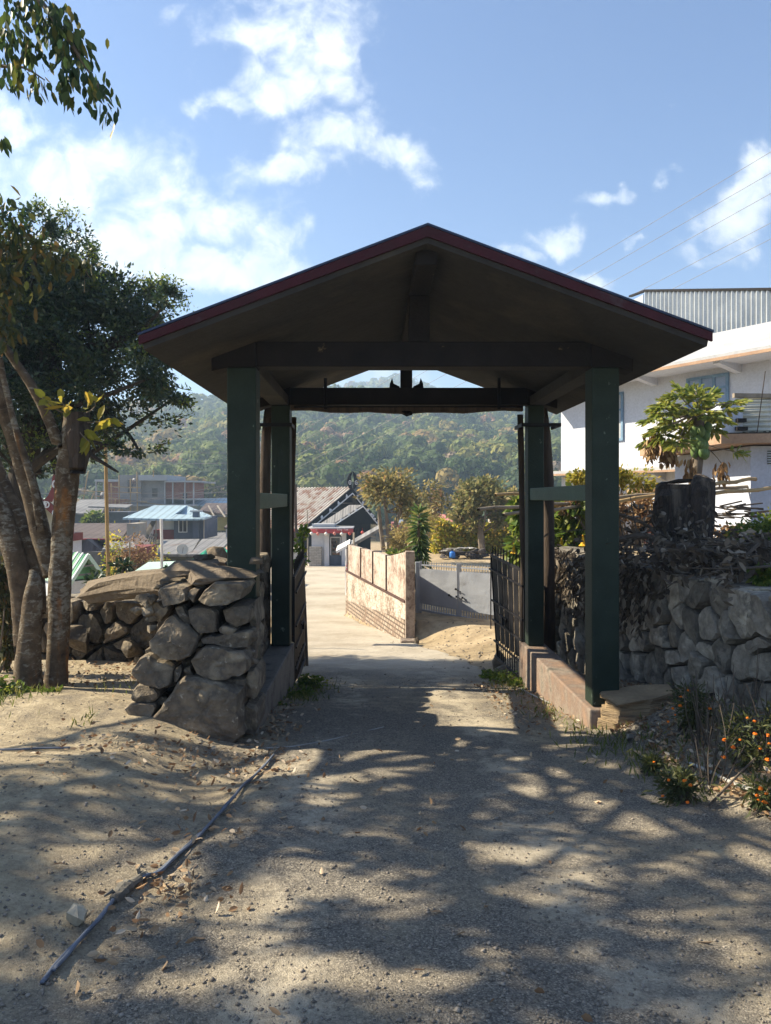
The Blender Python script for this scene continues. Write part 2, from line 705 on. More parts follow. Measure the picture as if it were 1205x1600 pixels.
# ------------------------------------------------------------------ materials
def earth(name, road):
    m, nt, b, _ = newmat(name)
    L = nt.links.new
    g = nt.nodes.new('ShaderNodeNewGeometry')
    pos = g.outputs['Position']
    sp = nt.nodes.new('ShaderNodeSeparateXYZ')
    L(pos, sp.inputs[0])
    x, y, z = sp.outputs
    vo = nt.nodes.new('ShaderNodeTexVoronoi')
    vo.inputs['Scale'].default_value = 150
    L(pos, vo.inputs['Vector'])
    vo2 = nt.nodes.new('ShaderNodeTexVoronoi')
    vo2.inputs['Scale'].default_value = 42
    L(pos, vo2.inputs['Vector'])
    cell = nt.nodes.new('ShaderNodeSeparateColor')
    L(vo.outputs['Color'], cell.inputs[0])
    big = noi(nt, pos, .8, 8, .62)
    mid = noi(nt, pos, 5, 8, .6)
    fine = noi(nt, pos, 40, 6, .65)
    grv = rmp(nt, cell.outputs[0], [(.0, (.125, .114, .098)), (.45, (.225, .203, .17)), (.85, (.325, .29, .235)), (1, (.50, .445, .355))])
    dirt = rmp(nt, mid, [(.3, (.31, .25, .165)), (.55, (.48, .40, .27)), (.75, (.60, .51, .36))])
    # how much bare dust shows: more to the left of the track
    lf = step(nt, mth(nt, 'MULTIPLY', x, -1), .3, 1.9)
    f = mth(nt, 'ADD', mth(nt, 'MULTIPLY', lf, .34), mth(nt, 'MULTIPLY', mth(nt, 'SUBTRACT', big, .5), 1.5))
    f = mth(nt, 'ADD', f, mth(nt, 'MULTIPLY', mth(nt, 'SUBTRACT', mid, .5), .8))
    f = step(nt, mth(nt, 'ADD', f, .36), .2, .9)
    near = mixc(nt, f, grv, dirt)
    near = mixc(nt, .5, near, rmp(nt, fine, [(.3, (.5, .5, .5)), (.65, (1.1, 1.1, 1.1))]), 'MULTIPLY')
    tx = mth(nt, 'ADD', x, mth(nt, 'MULTIPLY', mth(nt, 'SUBTRACT', noi(nt, pos, .35, 3), .5), 1.1))
    bands = None
    for cx in (-.35, .95):
        q = mth(nt, 'SUBTRACT', 1.0, step(nt, mth(nt, 'ABSOLUTE', mth(nt, 'SUBTRACT', tx, cx)), .08, .34))
        bands = q if bands is None else mth(nt, 'MAXIMUM', bands, q)
    bands = mth(nt, 'MULTIPLY', bands, step(nt, mth(nt, 'ADD', big, mth(nt, 'MULTIPLY', mth(nt, 'SUBTRACT', mid, .5), .7)), .40, .62))
    near = mixc(nt, mth(nt, 'MULTIPLY', bands, .75), near, rmp(nt, fine, [(.3, (.46, .40, .30)), (.7, (.62, .55, .43))]))
    col = near
    if road:
        cn = rmp(nt, noi(nt, pos, .55, 10, .6), [(.3, (.36, .31, .24)), (.5, (.47, .42, .34)), (.7, (.56, .51, .42))])
        cn = mixc(nt, .4, cn, rmp(nt, noi(nt, pos, 9, 8, .6), [(.35, (.72, .72, .72)), (.6, (1, 1, 1))]), 'MULTIPLY')
        q = mth(nt, 'ADD', y, mth(nt, 'MULTIPLY', mth(nt, 'SUBTRACT', big, .5), 6.0))
        q = step(nt, q, 8.5, 14.0)
        col = mixc(nt, q, near, cn)
    else:
        q = step(nt, mth(nt, 'ADD', y, mth(nt, 'MULTIPLY', mth(nt, 'SUBTRACT', big, .5), 3.0)), 9.0, 13.0)
        tan = mixc(nt, .75, rmp(nt, noi(nt, pos, .7, 9, .6), [(.3, (.33, .26, .16)), (.55, (.43, .34, .22)), (.75, (.48, .40, .28))]), mixc(nt, .5, rmp(nt, mid, [(.35, (.5, .48, .45)), (.6, (1.05, 1.05, 1.05))]), rmp(nt, noi(nt, pos, 1.6, 9, .7), [(.42, (.45, .43, .42)), (.55, (1.1, 1.1, 1.1))])), 'MULTIPLY')
        col = mixc(nt, q, near, tan)
        scrub = rmp(nt, noi(nt, pos, .35, 9, .65), [(.35, (.05, .075, .025)), (.5, (.12, .12, .05)), (.62, (.27, .21, .14))])
        col = mixc(nt, mth(nt, 'MULTIPLY', step(nt, y, 11, 20), step(nt, mth(nt, 'SUBTRACT', mth(nt, 'MULTIPLY', x, -1), mth(nt, 'MULTIPLY', y, .22)), 0, 3)), col, scrub)
        wood = rmp(nt, noi(nt, pos, .05, 8, .6), [(.3, (.035, .05, .02)), (.5, (.10, .075, .045)), (.7, (.06, .07, .03))])
        q = step(nt, y, 90, 125)
        col = mixc(nt, q, col, wood)
    L(col, b.inputs['Base Color'])
    b.inputs['Roughness'].default_value = .95
    b.inputs['Specular IOR Level'].default_value = .15
    hgt = mth(nt, 'ADD', mth(nt, 'MULTIPLY', vo.outputs['Distance'], .35), mth(nt, 'MULTIPLY', noi(nt, pos, 160, 4, .7), -1.1))
    hgt = mth(nt, 'SUBTRACT', mth(nt, 'ADD', mth(nt, 'MULTIPLY', mid, 2.2), mth(nt, 'MULTIPLY', fine, .9)), hgt)
    bump(nt, b, hgt, .8, .016)
    MATS[name] = m
    return m


earth('earth', False)
earth('roadway', True)
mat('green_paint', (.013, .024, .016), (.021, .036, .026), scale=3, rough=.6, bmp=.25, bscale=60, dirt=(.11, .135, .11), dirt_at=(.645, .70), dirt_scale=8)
mat('soffit', (.050, .048, .047), (.036, .035, .035), (.082, .071, .056), scale=1.1, rough=.92, bmp=.5, bscale=14, lo=.3, hi=.72)
mat('dark_beam', (.009, .0075, .008), (.015, .012, .012), scale=4, rough=.8, bmp=.3, bscale=40, dirt=(.12, .09, .05), dirt_at=(.68, .74), dirt_scale=5)
mat('red_fascia', (.052, .007, .014), (.036, .006, .011), scale=6, rough=.7, bmp=.2, bscale=40, dirt=(.05, .03, .035), dirt_at=(.56, .72), dirt_scale=4)
mat('roof_sheet', (.03, .05, .11), (.022, .035, .07), scale=3, rough=.5, bmp=.2)
mat('plinth', (.27, .18, .125), (.20, .15, .12), (.32, .27, .22), scale=3, rough=.9, bmp=.45, bscale=28, dirt=(.10, .09, .075), dirt_at=(.53, .66), dirt_scale=3)
mat('plinth_grey', (.23, .21, .18), (.16, .15, .135), scale=3, rough=.9, bmp=.45, bscale=28, dirt=(.08, .075, .065), dirt_at=(.53, .66), dirt_scale=3)
mat('old_timber', (.105, .075, .055), (.055, .042, .034), scale=5, rough=.9, bmp=.6, bscale=25, stretch=(4, 4, .5))
mat('black_iron', (.006, .0055, .008), (.011, .0095, .011), scale=6, rough=.6, bmp=.15, bscale=40, spec=.22, dirt=(.09, .045, .03), dirt_at=(.62, .72), dirt_scale=7)
mat('stone', (.215, .172, .122), (.115, .096, .074), (.29, .24, .17), scale=4.5, rough=.92, bmp=.9, bscale=26, bdist=.03, dirt=(.36, .32, .25), dirt_at=(.60, .70), dirt_scale=13, island=.45)
mat('stone_grey', (.30, .27, .225), (.19, .17, .14), (.40, .365, .30), scale=4.5, rough=.92, bmp=.9, bscale=26, bdist=.03, dirt=(.10, .095, .085), dirt_at=(.54, .68), dirt_scale=5.0, island=.4)
mat('stone_tan', (.36, .27, .165), (.25, .185, .115), scale=3, rough=.92, bmp=.8, bscale=18, bdist=.03, stretch=(1, 1, 5), dirt=(.12, .095, .07), dirt_at=(.55, .68))
mat('pale_rock', (.52, .46, .33), (.44, .38, .28), scale=9, rough=.9, bmp=.5)
mat('slab_stone', (.145, .115, .085), (.21, .17, .125), scale=4, rough=.92, bmp=.9, bscale=14, bdist=.03, dirt=(.11, .09, .07), dirt_at=(.55, .7), dirt_scale=4)
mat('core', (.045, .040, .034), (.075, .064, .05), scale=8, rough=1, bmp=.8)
mat('bark_dark', (.055, .045, .036), (.03, .026, .022), scale=6, rough=.95, bmp=.8, bscale=22, stretch=(3, 3, .6))
mat('bark_grey', (.21, .17, .13), (.13, .105, .08), scale=5, rough=.92, bmp=.6)
mat('twig', (.12, .098, .078), (.07, .057, .046), scale=8, rough=.95, bmp=.4)
mat('stump', (.085, .065, .052), (.04, .034, .03), (.14, .115, .09), scale=3, rough=.95, bmp=.9, bscale=16, bdist=.04, stretch=(3.5, 3.5, .35))
mat('bamboo', (.42, .30, .15), (.32, .22, .11), scale=3, rough=.6, bmp=.1)
mat('bamboo_grey', (.30, .25, .19), (.20, .165, .125), scale=4, rough=.8, bmp=.2)
mat('cable_blue', (.10, .125, .17), (.16, .18, .22), scale=5, rough=.5, bmp=.15)
mat('cloth_wrap', (.20, .185, .15), (.12, .11, .095), scale=14, rough=.95, bmp=.6)
mat('wire', (.35, .33, .31), rough=.5, bmp=0)
mat('wire_dark', (.04, .045, .06), rough=.5, bmp=0)
mat('pvc', (.42, .42, .40), (.30, .29, .27), scale=4, rough=.5, bmp=.1)
mat('white_wall', (.60, .62, .68), (.55, .57, .63), scale=1.2, rough=.9, bmp=.04, bscale=20, dirt=(.52, .51, .50), dirt_at=(.62, .8), dirt_scale=.7)
mat('pale_cement', (.42, .43, .45), (.35, .36, .38), scale=1.5, rough=.85, bmp=.2, bscale=20)
mat('bluish_wall', (.50, .54, .64), (.42, .46, .56), scale=2, rough=.9, bmp=.2, bscale=20, dirt=(.33, .36, .44), dirt_at=(.58, .75))
mat('brown_trim', (.40, .27, .18), (.31, .20, .135), scale=4, rough=.8, bmp=.2)
mat('window_blue', (.19, .30, .42), (.14, .23, .34), scale=6, rough=.6, bmp=.1)
mat('tin', (.50, .53, .55), (.40, .43, .46), scale=2, rough=.45, bmp=0, metal=.35, dirt=(.33, .31, .29), dirt_at=(.6, .75))
mat('tin_cream', (.62, .62, .54), (.50, .50, .44), scale=3, rough=.6, bmp=.1, dirt=(.33, .31, .27), dirt_at=(.6, .75))
mat('gate_grey', (.36, .38, .42), (.30, .32, .36), scale=2.5, rough=.5, bmp=.12, bscale=5, metal=.25, bdist=.05, dirt=(.20, .20, .21), dirt_at=(.64, .76))
mat('concrete_old', (.30, .25, .20), (.17, .13, .105), (.40, .34, .28), scale=3, rough=.92, bmp=.5, bscale=25, stretch=(2, 2, .6), dirt=(.085, .065, .055), dirt_at=(.55, .68), dirt_scale=2.5)
mat('ledge_dark', (.10, .055, .042), (.06, .035, .03), scale=5, rough=.9, bmp=.3)
mat('blue_plastic', (.03, .17, .55), (.025, .14, .48), scale=3, rough=.4, bmp=0)
mat('tarp', (.38, .38, .37), (.13, .12, .11), scale=3, rough=.8, bmp=.5)
mat('junk', (.055, .05, .05), (.10, .085, .075), scale=5, rough=.9, bmp=.6)
mat('black_wood', (.004, .004, .005), (.008, .008, .010), scale=4, spec=.1, rough=.85, bmp=.3, stretch=(4, 4, .4))
mat('white_paint', (.75, .75, .75), (.68, .68, .68), rough=.7, bmp=.05)
mat('shop_wall', (.60, .62, .66), (.54, .56, .60), rough=.8, bmp=.1)
mat('shop_red', (.40, .055, .06), (.33, .045, .05), scale=2, rough=.6, bmp=.05)
mat('lantern_red', (.55, .09, .07), rough=.7, bmp=0)
mat('lantern_pink', (.62, .24, .20), rough=.7, bmp=0)
mat('lantern_white', (.80, .79, .75), rough=.7, bmp=0)
mat('glass_dark', (.03, .032, .036), (.05, .05, .055), rough=.12, bmp=0, spec=.6)
mat('goods', (.36, .16, .07), (.12, .06, .04), (.45, .32, .18), scale=4, rough=.7, bmp=.1)
mat('brick_low', (.36, .33, .29), (.26, .235, .20), scale=3, rough=.9, bmp=.3)
mat('rust_roof', (.36, .21, .145), (.52, .45, .39), (.60, .55, .50), scale=1.3, rough=.75, bmp=.2, bscale=8, lo=.40, hi=.56)
mat('roof_blue', (.40, .52, .58), (.34, .46, .53), scale=1, rough=.5, bmp=.1, metal=.1, wave=('X', 5, .5))
mat('roof_brown', (.085, .065, .06), (.12, .092, .083), scale=.8, rough=.7, bmp=.1, wave=('X', 5, .6), dirt=(.16, .125, .11), dirt_at=(.55, .7), dirt_scale=.6)
mat('roof_grey', (.24, .235, .23), (.18, .175, .175), scale=.8, rough=.6, bmp=.1, wave=('X', 5, .6), dirt=(.17, .13, .11), dirt_at=(.58, .7), dirt_scale=.6)
mat('roof_green', (.06, .42, .24), (.05, .36, .20), scale=1, rough=.45, bmp=.1, wave=('X', 5, .6))
mat('roof_mint', (.50, .64, .55), (.42, .57, .48), scale=1, rough=.45, bmp=.05)
mat('green_board', (.16, .40, .22), (.13, .33, .18), scale=2, rough=.6, bmp=.1, wave=('X', 8, .5))
mat('slate_wall', (.085, .105, .15), (.11, .13, .18), scale=2, rough=.9, bmp=.2)
mat('cement_grey', (.30, .295, .285), (.22, .215, .21), scale=.6, rough=.92, bmp=.3, bscale=6)
mat('wood_yellow', (.36, .33, .14), (.27, .25, .10), scale=2, rough=.85, bmp=.2)
mat('wood_pale', (.44, .39, .32), (.33, .29, .24), scale=2, rough=.85, bmp=.2)
mat('wood_grey', (.20, .18, .165), (.13, .12, .11), scale=2, rough=.9, bmp=.3)
mat('maroon', (.22, .055, .05), (.18, .045, .042), scale=3, rough=.7, bmp=.1)
mat('cream_wall', (.60, .58, .50), (.54, .52, .45), scale=2, rough=.85, bmp=.1)
mat('blue_tint', (.30, .38, .52), (.24, .32, .46), scale=1, rough=.6, bmp=.1)
mat('red_brick_small', (.30, .10, .07), (.22, .08, .06), scale=6, rough=.9, bmp=.3)
mat('skin', (.32, .19, .13), rough=.7, bmp=0)
mat('shirt_white', (.70, .70, .70), rough=.9, bmp=0)
mat('cloth_dark', (.05, .05, .07), rough=.9, bmp=0)
mat('fruit_green', (.09, .16, .05), (.13, .19, .06), scale=5, rough=.45, bmp=0)
mat('flower_orange', (.75, .20, .01), (.62, .12, .01), scale=40, rough=.8, bmp=.3, bscale=200)
mat('flower_yellow', (.75, .42, .03), rough=.8, bmp=0)
mat('flower_red', (.55, .03, .06), rough=.8, bmp=0)
mat('pebble', (.27, .235, .19), (.20, .175, .145), scale=5, rough=.95, bmp=.2, island=.35)


def barkmat():
    m, nt, b, _ = newmat('bark')
    tc = nt.nodes.new('ShaderNodeTexCoord')

    def st(v):
        mp = nt.nodes.new('ShaderNodeMapping')
        mp.inputs['Scale'].default_value = v
        nt.links.new(tc.outputs['Object'], mp.inputs[0])
        return mp.outputs[0]
    n0 = noi(nt, tc.outputs['Object'], 7, 9, .65)
    col = rmp(nt, n0, [(.3, (.045, .032, .022)), (.5, (.098, .072, .048)), (.7, (.16, .122, .082))])
    band = noi(nt, st((1, 1, 2.0)), 11, 7, .62, .8)
    patch = noi(nt, st((1, 1, .5)), 3.2, 6, .6)
    f = step(nt, mth(nt, 'ADD', band, mth(nt, 'MULTIPLY', mth(nt, 'SUBTRACT', patch, .5), .8)), .52, .66)
    col = mixc(nt, f, col, rmp(nt, noi(nt, tc.outputs['Object'], 30, 4), [(.3, (.13, .115, .09)), (.7, (.27, .25, .205))]))
    o = step(nt, noi(nt, st((1.3, 1.3, .45)), 2.6, 7, .6), .58, .70)
    col = mixc(nt, mth(nt, 'MULTIPLY', o, .8), col, rmp(nt, n0, [(.35, (.20, .075, .018)), (.65, (.34, .145, .035))]))
    nt.links.new(col, b.inputs['Base Color'])
    b.inputs['Roughness'].default_value = .92
    b.inputs['Specular IOR Level'].default_value = .2
    bump(nt, b, mth(nt, 'ADD', mth(nt, 'MULTIPLY', n0, .8), mth(nt, 'MULTIPLY', band, .8)), .8, .025)
    MATS['bark'] = m


barkmat()


def brickmat(name, c1, c2, mortar, sc, rowh=.25, bw=.5, axis_='XZ', msize=.02, dirt=None):
    m, nt, b, _ = newmat(name)
    tc = nt.nodes.new('ShaderNodeTexCoord')
    sp = nt.nodes.new('ShaderNodeSeparateXYZ')
    nt.links.new(tc.outputs['Object'], sp.inputs[0])
    cv = nt.nodes.new('ShaderNodeCombineXYZ')
    nt.links.new(sp.outputs[axis_[0]], cv.inputs[0])
    nt.links.new(sp.outputs[axis_[1]], cv.inputs[1])
    br = nt.nodes.new('ShaderNodeTexBrick')
    br.inputs['Scale'].default_value = sc
    br.inputs['Color1'].default_value = (*c1, 1)
    br.inputs['Color2'].default_value = (*c2, 1)
    br.inputs['Mortar'].default_value = (*mortar, 1)
    br.inputs['Mortar Size'].default_value = msize
    br.inputs['Brick Width'].default_value = bw
    br.inputs['Row Height'].default_value = rowh
    nt.links.new(cv.outputs[0], br.inputs['Vector'])
    col = br.outputs[0]
    n = noi(nt, tc.outputs['Object'], 3, 9, .65)
    col = mixc(nt, .5, col, rmp(nt, n, [(.3, (.5, .5, .5)), (.65, (1.1, 1.1, 1.1))]), 'MULTIPLY')
    if dirt:
        col = mixc(nt, step(nt, noi(nt, tc.outputs['Object'], 2.2, 10, .72), .5, .62), col, dirt)
    nt.links.new(col, b.inputs['Base Color'])
    b.inputs['Roughness'].default_value = .92
    bump(nt, b, mth(nt, 'ADD', mth(nt, 'MULTIPLY', br.outputs['Fac'], -1), n), .5, .02)
    MATS[name] = m


brickmat('block_wall', (.40, .33, .26), (.28, .21, .155), (.10, .07, .05), 1, .11, .24, 'YZ', .022, dirt=(.17, .115, .08))
brickmat('block_wall_upper', (.62, .56, .49), (.52, .45, .39), (.30, .22, .17), 1, .085, .2, 'YZ', .008, dirt=(.30, .20, .15))
def stained(name, pale, brown, dark, rubble):
    m, nt, b, _ = newmat(name)
    tc = nt.nodes.new('ShaderNodeTexCoord')
    v = tc.outputs['Object']
    f = noi(nt, v, 9, 10, .72)
    g = noi(nt, v, 1.6, 8, .65)
    fac = mth(nt, 'ADD', f, mth(nt, 'MULTIPLY', mth(nt, 'SUBTRACT', g, .5), .8))
    col = rmp(nt, fac, [(.40, pale), (.51, tuple((p * .6 + q * .4) for p, q in zip(pale, brown))), (.60, brown), (.74, dark)])
    vo = nt.nodes.new('ShaderNodeTexVoronoi')
    vo.feature = 'DISTANCE_TO_EDGE'
    vo.inputs['Scale'].default_value = 7.5 if rubble else 4.0
    mp = nt.nodes.new('ShaderNodeMapping')
    mp.inputs['Scale'].default_value = (1, .8, 1.5)
    nt.links.new(v, mp.inputs[0])
    nt.links.new(mp.outputs[0], vo.inputs['Vector'])
    ed = step(nt, mth(nt, 'ADD', vo.outputs['Distance'], mth(nt, 'MULTIPLY', mth(nt, 'SUBTRACT', f, .5), .12)), .0, .05)
    if rubble:
        col = mixc(nt, mth(nt, 'MULTIPLY', mth(nt, 'SUBTRACT', 1.0, ed), .8), col, dark)
    nt.links.new(col, b.inputs['Base Color'])
    b.inputs['Roughness'].default_value = .95
    bump(nt, b, mth(nt, 'ADD', f, mth(nt, 'MULTIPLY', ed, .8 if rubble else 0)), .7, .025)
    MATS[name] = m


stained('rubble_white', (.50, .45, .385), (.27, .20, .145), (.10, .075, .055), True)
stained('stained_panel', (.42, .37, .315), (.24, .165, .125), (.11, .075, .06), False)
stained('stained_pillar', (.34, .28, .225), (.19, .135, .105), (.075, .055, .045), False)
brickmat('red_brick', (.33, .12, .085), (.25, .09, .07), (.30, .24, .20), 1, .09, .25, 'XZ', .012)
brickmat('ash_brick', (.40, .38, .34), (.32, .30, .27), (.22, .2, .18), 1, .12, .35, 'XZ', .012)

leafmat('leaf_fg', [(0, (.018, .042, .016)), (.5, (.035, .07, .02)), (.8, (.07, .10, .02)), (1, (.16, .13, .02))], .35, .5)
leafmat('leaf_olive', [(0, (.03, .045, .016)), (.45, (.05, .062, .02)), (.8, (.095, .085, .022)), (.95, (.15, .085, .022)), (1, (.08, .05, .02))], .3)
leafmat('leaf_yellowgreen', [(0, (.15, .17, .02)), (.6, (.24, .22, .03)), (1, (.32, .24, .04))], .45)
leafmat('leaf_dark', [(0, (.012, .030, .016)), (.6, (.022, .048, .020)), (1, (.055, .085, .025))], .22, .4, .5)
leafmat('leaf_dry', [(0, (.04, .032, .025)), (.5, (.09, .073, .056)), (.85, (.17, .142, .11)), (1, (.32, .285, .235))], .12, .85, .15)
leafmat('leaf_litter', [(0, (.15, .085, .045)), (.4, (.27, .17, .09)), (.75, (.40, .30, .19)), (1, (.55, .47, .36))], .12, .85)
leafmat('leaf_brown', [(0, (.12, .065, .03)), (.5, (.24, .15, .07)), (1, (.38, .27, .14))], .2, .85)
leafmat('leaf_papaya', [(0, (.10, .15, .025)), (.6, (.17, .20, .035)), (1, (.28, .26, .05))], .35, .45)
leafmat('leaf_bright', [(0, (.05, .10, .018)), (.5, (.10, .16, .025)), (1, (.20, .21, .04))], .4)
leafmat('leaf_hedge', [(0, (.17, .22, .025)), (.4, (.31, .33, .04)), (.75, (.46, .40, .055)), (1, (.52, .36, .07))], .5)
leafmat('leaf_round', [(0, (.09, .11, .04)), (.5, (.17, .17, .065)), (.85, (.25, .22, .085)), (1, (.30, .22, .10))], .4)
leafmat('leaf_pale', [(0, (.16, .15, .05)), (.5, (.27, .23, .08)), (1, (.38, .31, .13))], .4)
mat('green_rail_lit', (.045, .088, .065), (.06, .11, .082), scale=3, rough=.6, bmp=.25, bscale=60, dirt=(.10, .12, .10), dirt_at=(.6, .72), dirt_scale=5)  # column green made lighter: skylight on the rails put into the colour
leafmat('leaf_pruned', [(0, (.08, .09, .035)), (.4, (.14, .13, .048)), (.75, (.22, .18, .07)), (.93, (.32, .28, .08)), (1, (.33, .19, .09))], .4)
leafmat('leaf_dracaena', [(0, (.035, .075, .025)), (.6, (.07, .12, .035)), (1, (.16, .20, .05))], .3, .4)
leafmat('leaf_marigold', [(0, (.035, .05, .02)), (.6, (.06, .075, .025)), (1, (.11, .11, .04))], .3)
leafmat('grass_blade', [(0, (.06, .09, .02)), (.6, (.11, .14, .03)), (1, (.22, .20, .06))], .3)


def forestmat():
    m, nt, b, out = newmat('forest_leaf')
    a = nt.nodes.new('ShaderNodeAttribute')
    a.attribute_name = 'tone'
    col = rmp(nt, a.outputs['Fac'], [(0, (.030, .058, .020)), (.25, (.065, .105, .028)), (.48, (.14, .175, .040)), (.68, (.24, .23, .05)), (.84, (.29, .22, .075)), (.95, (.29, .165, .09)), (1, (.33, .27, .20))])
    g = nt.nodes.new('ShaderNodeNewGeometry')
    hv = nt.nodes.new('ShaderNodeHueSaturation')
    nt.links.new(mth(nt, 'ADD', mth(nt, 'MULTIPLY', g.outputs['Random Per Island'], .8), .6), hv.inputs['Value'])
    nt.links.new(col, hv.inputs['Color'])
    nt.links.new(hv.outputs[0], b.inputs['Base Color'])
    b.inputs['Roughness'].default_value = .8
    t = nt.nodes.new('ShaderNodeBsdfTranslucent')
    nt.links.new(hv.outputs[0], t.inputs[0])
    mx = nt.nodes.new('ShaderNodeMixShader')
    mx.inputs[0].default_value = .42
    nt.links.new(b.outputs[0], mx.inputs[1])
    nt.links.new(t.outputs[0], mx.inputs[2])
    nt.links.new(mx.outputs[0], out.inputs[0])
    MATS['forest_leaf'] = m


forestmat()
M = MATS

# ------------------------------------------------------------------ setting: ground, road, forest
def grid(name, X, Y, Zz, m):
    ny, nx = X.shape
    V = np.stack([X, Y, Zz], -1).reshape(-1, 3)
    i = np.arange(ny * nx).reshape(ny, nx)
    Fa = np.stack([i[:-1, :-1], i[:-1, 1:], i[1:, 1:], i[1:, :-1]], -1).reshape(-1, 4)
    return npmesh(name, V, Fa, m, smooth=True)


xs = axis(-640, 640, -4.2, 4.2, .075, 1.045)
ys = axis(-60, 1080, 1.8, 10.5, .075, 1.035)
X, Y = np.meshgrid(xs, ys)
Zg = H(X, Y)
inr = ss(0, .25, X - road_l(Y) - .1) * ss(0, .25, road_r(Y) - .1 - X) * (Y < 68)
g = grid('ground', X, Y, Zg - .05 * inr, M['earth'])
tag(g, kind='structure')

ry = np.concatenate([np.arange(-12, 1.6, .5), np.arange(1.6, 14, .08), np.arange(14, 30, .25), np.arange(30, 66, .8)])
tt = np.linspace(0, 1, 44)
Yr = np.repeat(ry[:, None], len(tt), 1)
jl = (fbm(ry, ry * 0, 1.3, 3, 61) * .30 + fbm(ry, ry * 0, 6, 2, 62) * .10)
jr = (fbm(ry, ry * 0, 1.3, 3, 63) * .30 + fbm(ry, ry * 0, 6, 2, 64) * .10)
a = road_l(ry) + jl
b_ = road_r(ry) + jr
Xr = a[:, None] * (1 - tt) + b_[:, None] * tt
edge = np.minimum(tt, 1 - tt)[None, :]
Zr = H(Xr, Yr) + .012 - .03 * (edge < .01)
r_ = grid('road', Xr, Yr, Zr, M['roadway'])
tag(r_, kind='structure')


def forest():
    """Every tree of the far wooded hill as one mass of leaf tufts and trunks."""
    V, T, Fs = [], [], []
    n = 0
    pts = []
    for (y0, y1, cnt, quad_n, sc) in ((112, 160, 600, 400, .85), (160, 250, 1450, 320, 1.0), (250, 470, 3300, 165, 1.1), (620, 900, 1500, 50, 1.5)):
        for _ in range(cnt):
            y = y0 + (y1 - y0) * random.random() ** .8
            u = random.uniform(-.95, .80) if y < 500 else random.uniform(-.35, .45)
            pts.append((u * y, y, quad_n, sc))
    A = np.array(pts)
    Zt = H(A[:, 0], A[:, 1])
    dens = fbm(A[:, 0], A[:, 1], .018, 3, 71)
    for (x, y, qn, sc), z, dn in zip(pts, Zt, dens):
        if y > 130 and random.random() < (.55 if dn < -.16 else 0):
            continue
        qn = int(qn)
        h = random.uniform(6, 13.5) * sc * (1 if y > 130 else .6)
        r = h * random.uniform(.30, .46)
        tone = min(1, max(0, .38 + dn * .75 + random.gauss(0, .17)))
        if random.random() < .10:
            tone = random.uniform(.84, 1.0)
        k = random.randint(3, 6)
        cs = np.array([(random.gauss(0, .45) * r, random.gauss(0, .45) * r, h * random.uniform(.45, .85)) for _ in range(k)])
        rs = np.array([r * random.uniform(.4, .75) for _ in range(k)])
        w = rng.integers(0, k, qn)
        dirs = unit(rng.normal(size=(qn, 3)) + np.array([0, 0, .35]))
        p = cs[w] + dirs * (rs[w] * rng.uniform(.7, 1.08, qn))[:, None] * np.array([1, 1, .75]) + np.array([x, y, z])
        q = r * (.125 if y < 250 else .17 if y < 500 else .27)
        s1 = unit(np.cross(dirs, rng.normal(size=(qn, 3))))
        s2 = np.cross(dirs, s1)
        s1 = s1 * (q * rng.uniform(.6, 1.4, qn))[:, None]
        s2 = s2 * (q * rng.uniform(.5, 1.2, qn))[:, None]
        V.append(np.stack([p - s1 - s2 * .3, p + s1 * .2 - s2, p + s1 + s2 * .3, p - s1 * .2 + s2], 1).reshape(-1, 3))
        T.append(np.full(qn * 4, tone))
        Fs.append(np.arange(n, n + qn * 4).reshape(-1, 4))
        n += qn * 4
        if y < 330:                       # pale trunk
            tr = .10 * sc
            b0 = np.array([x, y, z - .5])
            lean = np.array([random.gauss(0, .4), random.gauss(0, .4), h * .75])
            vv = np.array([b0 + (-tr, 0, 0), b0 + (tr, 0, 0), b0 + lean + (tr * .5, 0, 0), b0 + lean + (-tr * .5, 0, 0),
                           b0 + (0, -tr, 0), b0 + (0, tr, 0), b0 + lean + (0, tr * .5, 0), b0 + lean + (0, -tr * .5, 0)])
            V.append(vv)
            T.append(np.full(8, 1.0))
            Fs.append(np.array([[n, n + 1, n + 2, n + 3], [n + 4, n + 5, n + 6, n + 7]]))
            n += 8
    o = npmesh('forest', np.concatenate(V), np.concatenate(Fs), M['forest_leaf'], attr={'tone': np.concatenate(T)})
    tag(o, 'mixed green and brown woodland covering the far hillside', 'forest', kind='stuff')


forest()

